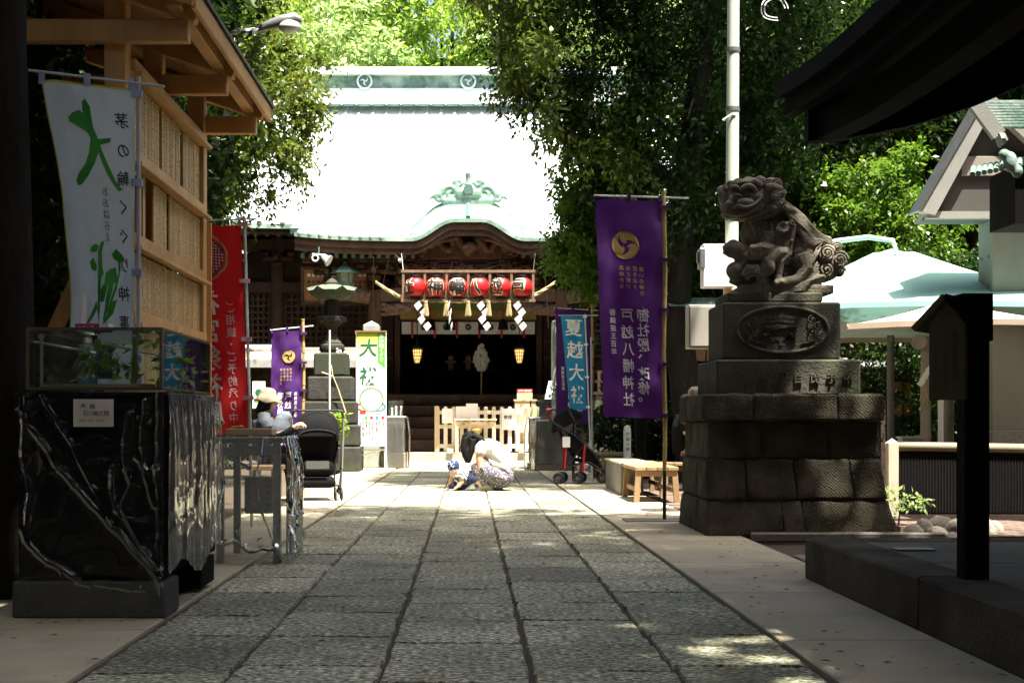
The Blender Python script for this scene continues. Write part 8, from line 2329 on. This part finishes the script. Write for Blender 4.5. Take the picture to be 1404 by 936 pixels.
g = G(); R_ = Matrix.Rotation(-.25, 3, 'Y'); g.ell(tuple(bp_(270, 510, 0)), (wr(74), wr(74), wr(76)), 18, 12); g2 = [v for v in g.v]
blob('cap', g, .008, m_cap, by, 2)
g = G(); g.grid(lambda u, v: tuple(bp_(205 + 60 * v + 12 * abs(u - .5) * 4, 572 + 12 * (u - .5) ** 2 * 4 - 26 * v + (10 if v < .1 else 0), lerp(-.075, .075, u) * (1 - .2 * (1 - v)))), 10, 4); br_ = g.build('cap_brim', mat('pale_blue_brim', (.35, .40, .58), .8, .06), by, 'all'); sm = br_.modifiers.new('t', 'SOLIDIFY'); sm.thickness = .006
for (cx, cy, y_) in ((535, 742, -.06), (300, 790, .07)):
    g = G(); bb_(g, [(cx - 20, cy, y_), (cx + 15, cy - 8, y_), (cx + 40, cy - 20, y_)], [20, 25, 18]); blob('shoe', g, .007, m_denim, by, 2)

# --- woman with the sun hat and a baby in a carrier, seated behind the table
HYw = 15.2; hk = HYw / FPX
hw = thing('person', 'woman in a beige sun hat with a baby carrier, sitting by the stalls', 'person', (PX(368, HYw), HYw, 0), 0)
def hp(px, py, y=0.0): return Vector((PX(px, HYw) - PX(368, HYw), y, PZ(py, HYw)))
def ht(g, pts, rad, n=12): g.tube([hp(*p) for p in pts], [k_ * hk for k_ in rad], n)
m_hat = mat('beige_hat', (.30, .25, .165), .85, .1, 20, .2, 60); m_grey = mat('grey_top', (.09, .105, .12), .85, .1, 20); m_gcheck = mat('grey_carrier', (.10, .12, .14), .85, .35, 60)
m_blk = mat('black_cloth', (.006, .006, .007), .85, .2, 10, spec=0.1)
g = G()
g.ell(tuple(hp(369, 552, 0)), (9.5 * hk, 8.5 * hk, 12.5 * hk), 14, 12); g.ell(tuple(hp(379.5, 554, 0)), (2 * hk, 1.6 * hk, 2.4 * hk), 8, 6); g.ell(tuple(hp(366, 553, -8.6 * hk)), (2 * hk, 1 * hk, 3 * hk), 8, 6)
ht(g, [(367, 560, 0), (366, 568, 0)], [5.5, 6]); ht(g, [(366, 570, 0), (363, 590, 0), (361, 618, 0)], [13, 14, 16], 14)
for s in (-1, 1):
    ht(g, [(364, 571, s * .14), (368, 590, s * .17), (380, 598, s * .15)], [6.5, 5.6, 5]); ht(g, [(380, 598, s * .15), (396, 592, s * .12), (405, 585, s * .1)], [5, 4, 3.2])
    hand(g, hp(405, 585, s * .1), (1, 0, .35), (0, 0, 1), 1.0, 1.2, -s)
    ht(g, [(362, 622, s * .09), (385, 632, s * .11), (400, 634, s * .11)], [11, 9.5, 7.5]); ht(g, [(400, 634, s * .11), (402, 665, s * .11), (400, 692, s * .11)], [7, 6, 4.5])
    ht(g, [(399, 693, s * .11), (410, 696, s * .11)], [4.5, 4])
blob('body', g, .012, m_skin, hw, 3)
g = G(); ht(g, [(366, 567, 0), (363, 580, 0), (361, 600, 0), (361, 622, 0)], [11, 17, 17, 18], 16)
for s in (-1, 1): ht(g, [(364, 568, s * .12), (365, 580, s * .165), (369, 588, s * .17)], [9.5, 10, 9])
blob('grey_top', g, .012, m_grey, hw, 3)
g = G(); ht(g, [(388, 572, 0), (385, 585, 0), (380, 605, 0)], [11, 14, 13], 14); g.ell(tuple(hp(390, 572, 0)), (11 * hk, 10 * hk, 9 * hk)); blob('baby_carrier', g, .012, m_gcheck, hw, 3)
g = G(); g.ell(tuple(hp(394, 574, 0)), (6 * hk, 6 * hk, 6.5 * hk), 12, 10); g.build('baby_head', m_skin, hw, 'all')
for s in (-1, 1):
    g = G(); ht(g, [(369, 588, s * .17), (381, 599, s * .155), (396, 593, s * .125), (404, 586, s * .105)], [6.6, 6, 5, 4.2]); blob('arm_cover', g, .010, m_blk, hw, 2)
g = G()
for s in (-1, 1): ht(g, [(362, 622, s * .09), (385, 632, s * .11), (400, 634, s * .11)], [14, 12, 10]); ht(g, [(400, 634, s * .11), (402, 665, s * .11), (400, 690, s * .11)], [9.5, 8, 6.5])
blob('trousers', g, .014, m_blk, hw, 2)
for s in (-1, 1):
    g = G(); ht(g, [(397, 694, s * .11), (406, 696, s * .11), (414, 698, s * .11)], [5.5, 5, 4]); blob('shoe', g, .010, m_shoe, hw, 2)
g = G(); g.ell(tuple(hp(366, 552, 0)), (11 * hk, 10.5 * hk, 13 * hk)); 
for k_ in range(9): 
    y_ = lerp(-.075, .075, k_ / 8); ht(g, [(362, 548, y_), (357, 560, y_), (354, 572 + 4 * math.sin(k_ * 2), y_)], [5, 5, 2])
blob('hair', g, .010, m_hair, hw, 1)
g = G(); g.lathe([(19 * hk, 0), (19.5 * hk, .006), (12 * hk, .07), (11.4 * hk, .10), (10.5 * hk, .13), (7.5 * hk, .15), (2 * hk, .155)], 24)
for i, v in enumerate(g.v): g.v[i] = (v[0] + hp(367.5, 0).x, v[1], v[2] + hp(0, 551).z + (.012 * math.sin(math.atan2(v[1], v[0]) * 5) if v[2] < .03 else 0) - (v[0]) * .12)
g.build('sun_hat', m_hat, hw, 'all')

# --- person in black on the far bench
SYp = 18.6; sk_ = SYp / FPX
sp3 = thing('person', 'person in a black shirt sitting in the shade behind the komainu base', 'person', (PX(938, SYp), SYp, 0))
def sp_p(px, py, y=0.0): return Vector((PX(px, SYp) - PX(938, SYp), y, PZ(py, SYp)))
def stt(g, pts, rad, n=12): g.tube([sp_p(*p) for p in pts], [k_ * sk_ for k_ in rad], n)
g = G(); g.ell(tuple(sp_p(942, 553, 0)), (8 * sk_, 8 * sk_, 10.5 * sk_)); g.ell(tuple(sp_p(950, 555, 0)), (1.6 * sk_, 1.4 * sk_, 2 * sk_), 8, 6); g.ell(tuple(sp_p(941, 554, -.08)), (1.6 * sk_, .8 * sk_, 2.4 * sk_), 8, 6); stt(g, [(940, 562, 0), (938, 570, 0)], [5, 5]); stt(g, [(937, 572, 0), (935, 600, 0), (936, 618, 0)], [11, 12, 13], 14)
for s in (-1, 1):
    stt(g, [(936, 573, s * .15), (938, 592, s * .18), (948, 600, s * .16), (957, 598, s * .12)], [5.5, 5, 4, 3]); hand(g, sp_p(957, 598, s * .12), (1, 0, 0), (0, 0, 1), 1, .5, -s)
    stt(g, [(936, 622, s * .09), (952, 624, s * .1), (962, 626, s * .1)], [9, 8, 7]); stt(g, [(962, 626, s * .1), (963, 650, s * .1), (961, 668, s * .1)], [6.5, 5.5, 4]); stt(g, [(961, 669, s * .1), (968, 671, s * .1)], [4, 3.5])
blob('body', g, .012, m_skin, sp3, 3)
g = G(); stt(g, [(937, 569, 0), (935, 585, 0), (935, 605, 0), (936, 618, 0)], [11, 14, 14, 14], 16)
for s in (-1, 1): stt(g, [(936, 571, s * .13), (937, 582, s * .17), (939, 590, s * .175)], [8, 8, 7])
blob('black_shirt', g, .012, m_blk, sp3, 3)
g = G()
for s in (-1, 1): stt(g, [(936, 622, s * .09), (952, 624, s * .1), (962, 626, s * .1)], [11, 10, 9]); stt(g, [(962, 626, s * .1), (963, 650, s * .1), (961, 666, s * .1)], [8.5, 7.5, 6])
blob('trousers', g, .014, m_navy, sp3, 2)
g = G(); g.ell(tuple(sp_p(940, 550, 0)), (9 * sk_, 9.2 * sk_, 10.5 * sk_)); g.ell(tuple(sp_p(936, 556, 0)), (6 * sk_, 8 * sk_, 9 * sk_)); blob('hair', g, .012, m_hair, sp3, 1)
for s in (-1, 1):
    g = G(); stt(g, [(959, 671, s * .1), (966, 672, s * .1), (973, 673, s * .1)], [4.5, 4.5, 3.5]); blob('shoe', g, .010, m_blk, sp3, 2)
bench('bench under the person in the black shirt', (PX(938, SYp) - .3, SYp - .25, 0), .55, .55, PZ(629, SYp) - .04)

# ------------------------------------------------------------------ pushchairs
m_frame_b = mat('black_tube', (.02, .02, .022), .35, .15, 8); m_rubber = mat('black_rubber', (.018, .018, .02), .6, .2, 10); m_hub = mat('grey_hub', (.10, .10, .11), .4, .1); m_redm = mat('red_strap', (.45, .02, .035), .5, .08)
m_alu = mat('alloy_tube', (.35, .37, .38), .35, .1, 8, metal=.7)
def wheel(parent, p, r_, w_, ax=(1, 0, 0)):
    a = Vector(ax); p = Vector(p)
    g = G(); R_ = a.cross(Vector((0, 0, 1))).normalized(); pts = [p + (R_ * math.cos(t * PI / 12) + Vector((0, 0, 1)) * math.sin(t * PI / 12)) * (r_ - w_ * .5) for t in range(25)]
    g.tube(pts, w_ * .5, 8, False); wl_ = g.build('wheel', m_rubber, parent, 'all')
    g = G(); g.tube([p - a * w_ * .4, p + a * w_ * .4], r_ * .28, 12)
    for t in range(6): g.bar(p, p + (R_ * math.cos(t * PI / 3) + Vector((0, 0, 1)) * math.sin(t * PI / 3)) * (r_ - w_ * .8), w_ * .3, r_ * .16, a)
    g.build('hub', m_hub, wl_)
SY_ = 16.4
s1 = thing('pushchair', 'black pushchair with its hood up seen from behind beside the stalls', 'pushchair', (PX(435, SY_), SY_, 0), .12)
k_ = SY_ / FPX
def z_(py): return (685 - py) * k_
g = G()   # hood: a domed shell
def hood(u, v):
    a = lerp(-1.54, 1.2, u); b = lerp(0, PI, v)
    return (.26 * math.cos(b) * (1 - .12 * abs(a)), .02 + .30 * math.sin(a), z_(604) + .36 * math.sin(b) ** .55 * math.cos(a) ** .6 if math.cos(a) > 0 else z_(604))
g.grid(hood, 12, 18); g.build('hood', m_blk, s1, 'all')
for u in (.05, .35, .65, .95):
    g = G(); g.tube([Vector(hood(u, v / 18)) * 1.0 + Vector((0, 0, .004)) for v in range(19)], .008, 6); g.build('hood_rib', m_frame_b, s1)
g = G(); g.tube([(-.22, .1, z_(600)), (0, .12, z_(598)), (.22, .1, z_(600))], .01, 6); g.grid(lambda u, v: (lerp(-.24, .24, u), -.02 - .10 * v + .02 * math.sin(u * PI), lerp(z_(600), z_(634), v)), 8, 6); g.build('seat_back', m_blk, s1, 'all')
g = G(); g.box((0, .02, z_(612)), (.42, .30, .34), ch=.06); g.box((0, -.06, z_(640)), (.40, .36, .2), ch=.05); blob('seat_body', g, .02, m_blk, s1, 4)
g = G(); g.box((0, -.10, z_(660)), (.42, .34, .13), ch=.04); blob('basket', g, .02, m_blk, s1, 3)
g = G(); g.box((0, -.30, z_(636)), (.26, .01, .09)); g.build('basket_mesh', mat('grey_mesh', (.07, .07, .065), .8, .3, 60), s1)
for s in (-1, 1):
    G().tube([(s * .29, -.30, z_(572)), (s * .29, -.22, z_(600)), (s * .28, -.05, z_(640)), (s * .26, .18, z_(668))], .014, 8).build('side_tube', m_alu, s1, True)
    G().tube([(s * .28, .12, z_(610)), (s * .27, -.1, z_(650)), (s * .26, -.2, z_(672))], .014, 8).build('side_tube', m_frame_b, s1, True)
    G().tube([(s * .29, -.30, z_(572)), (s * .27, -.37, z_(564)), (s * .22, -.38, z_(563))], .016, 8).build('handle', m_frame_b, s1, True)
    for y_ in (-.22, .22):
        for dx in (-.035, .035): wheel(s1, (s * .24 + dx, y_, .075), .075, .026)
        G().tube([(s * .24, y_, .075), (s * .25, y_ * .9, z_(668))], .014, 8).build('fork', m_frame_b, s1)
G().tube([(-.27, -.22, z_(664)), (.27, -.22, z_(664))], .012, 8).build('axle_bar', m_frame_b, s1); G().tube([(-.22, -.38, z_(563)), (.22, -.38, z_(563))], .014, 8).build('handle_bar', m_frame_b, s1)

SY_ = 20.6; k2 = SY_ / FPX
s2 = thing('pushchair', 'black umbrella pushchair with red straps in front of the blue banner', 'pushchair', (PX(797, SY_), SY_, 0), 0)
def u_(cx, cy, y=0.0):
    """crop pixel (4.25x of region 580,480) -> local"""
    px, py = 580 + cx / 4.254, 480 + cy / 4.254
    return Vector((PX(px, SY_) - PX(797, SY_), y, (664.5 - py) * k2))
for s in (-1, 1):
    y_ = s * .19
    G().tube([u_(728, 385, y_), u_(735, 360, y_), u_(755, 352, y_), u_(770, 352, y_)], .017, 8).build('handle', m_rubber, s2, True)
    G().tube([u_(728, 385, y_), u_(745, 415, y_), u_(775, 440, y_), u_(880, 500, y_), u_(1000, 610, y_), u_(1060, 730, y_)], .013, 8).build('side_tube', m_frame_b, s2, True)
    G().tube([u_(940, 550, y_), u_(925, 710, y_)], .017, 8).build('red_strap', m_redm, s2, True)
    G().tube([u_(925, 710, y_), u_(915, 730, y_)], .013, 8).build('fork', m_frame_b, s2, True)
    G().tube([u_(830, 560, y_), u_(820, 700, y_)], .012, 8).build('red_strap', m_redm, s2, True)
    G().tube([u_(820, 690, y_), u_(960, 655, y_), u_(1040, 700, y_)], .011, 8).build('lower_tube', m_frame_b, s2, True)
    G().tube([u_(820, 700, y_), u_(930, 560, y_)], .010, 8).build('cross_tube', m_frame_b, s2, True)
    for (cx, dy) in ((795, 0), (905, .1), (1045, 0)):
        for e in (-.03, .03): wheel(s2, tuple(u_(cx + (20 if s > 0 else -6) + e * 200, 748, y_ + e)), r_=.082 if cx < 1000 else .075, w_=.028, ax=(.35, .94, 0))
G().tube([u_(845, 350, -.19), u_(858, 380, -.19), u_(880, 420, -.19)], .016, 8).build('handle', m_rubber, s2, True)
g = G()   # seat sling: from hood top down to the front
g.grid(lambda u, v: tuple(Vector((0, lerp(-.17, .17, u), -.03 * math.sin(u * PI))) + [u_(790, 470), u_(800, 500), u_(850, 590), u_(880, 640), u_(960, 655), u_(1030, 690)][int(round(v * 5))]), 8, 5); sm = g.build('seat', m_blk, s2, 'all'); md = sm.modifiers.new('t', 'SOLIDIFY'); md.thickness = .03
g = G(); g.grid(lambda u, v: tuple(u_(lerp(845, 900, v) + 30 * math.sin(v * 3), lerp(470, 650, v), lerp(-.19, .19, u))), 6, 8)
for s in (-1, 1): g.prism([(850, 470), (900, 500), (1010, 640), (1030, 690), (960, 650), (860, 600)], lambda a, b: tuple(u_(a, b, s * .175)), lambda a, b: tuple(u_(a, b, s * .185)))
g.build('side_panel', m_blk, s2)
g = G()
def hood2(u, v):
    a = lerp(-.2, 2.5, u); b = lerp(-1, 1, v); c_ = u_(840, 455)
    rr_ = .26 * (1 - .25 * b * b)
    return (c_.x - rr_ * math.cos(a) * .95 + .02, b * .2, c_.z + rr_ * math.sin(a) * 1.15 - .02)
g.grid(hood2, 16, 12); hd = g.build('hood', m_blk, s2, 'all'); md = hd.modifiers.new('t', 'SOLIDIFY'); md.thickness = .012
for s in (-1, 1):
    g = G(); g.prism([(hood2(i / 10, 1)[0], hood2(i / 10, 1)[2]) for i in range(11)], lambda a, b: (a, s * .2, b), lambda a, b: (a, s * .19, b))
    g.build('hood_side', m_blk, s2)
g = G(); c_ = u_(830, 540); g.box((c_.x, -.21, c_.z), (.11, .012, .15), ch=.003); g.build('paper_tag', m_paper, s2)
bpy.data.scenes.remove(TMP)
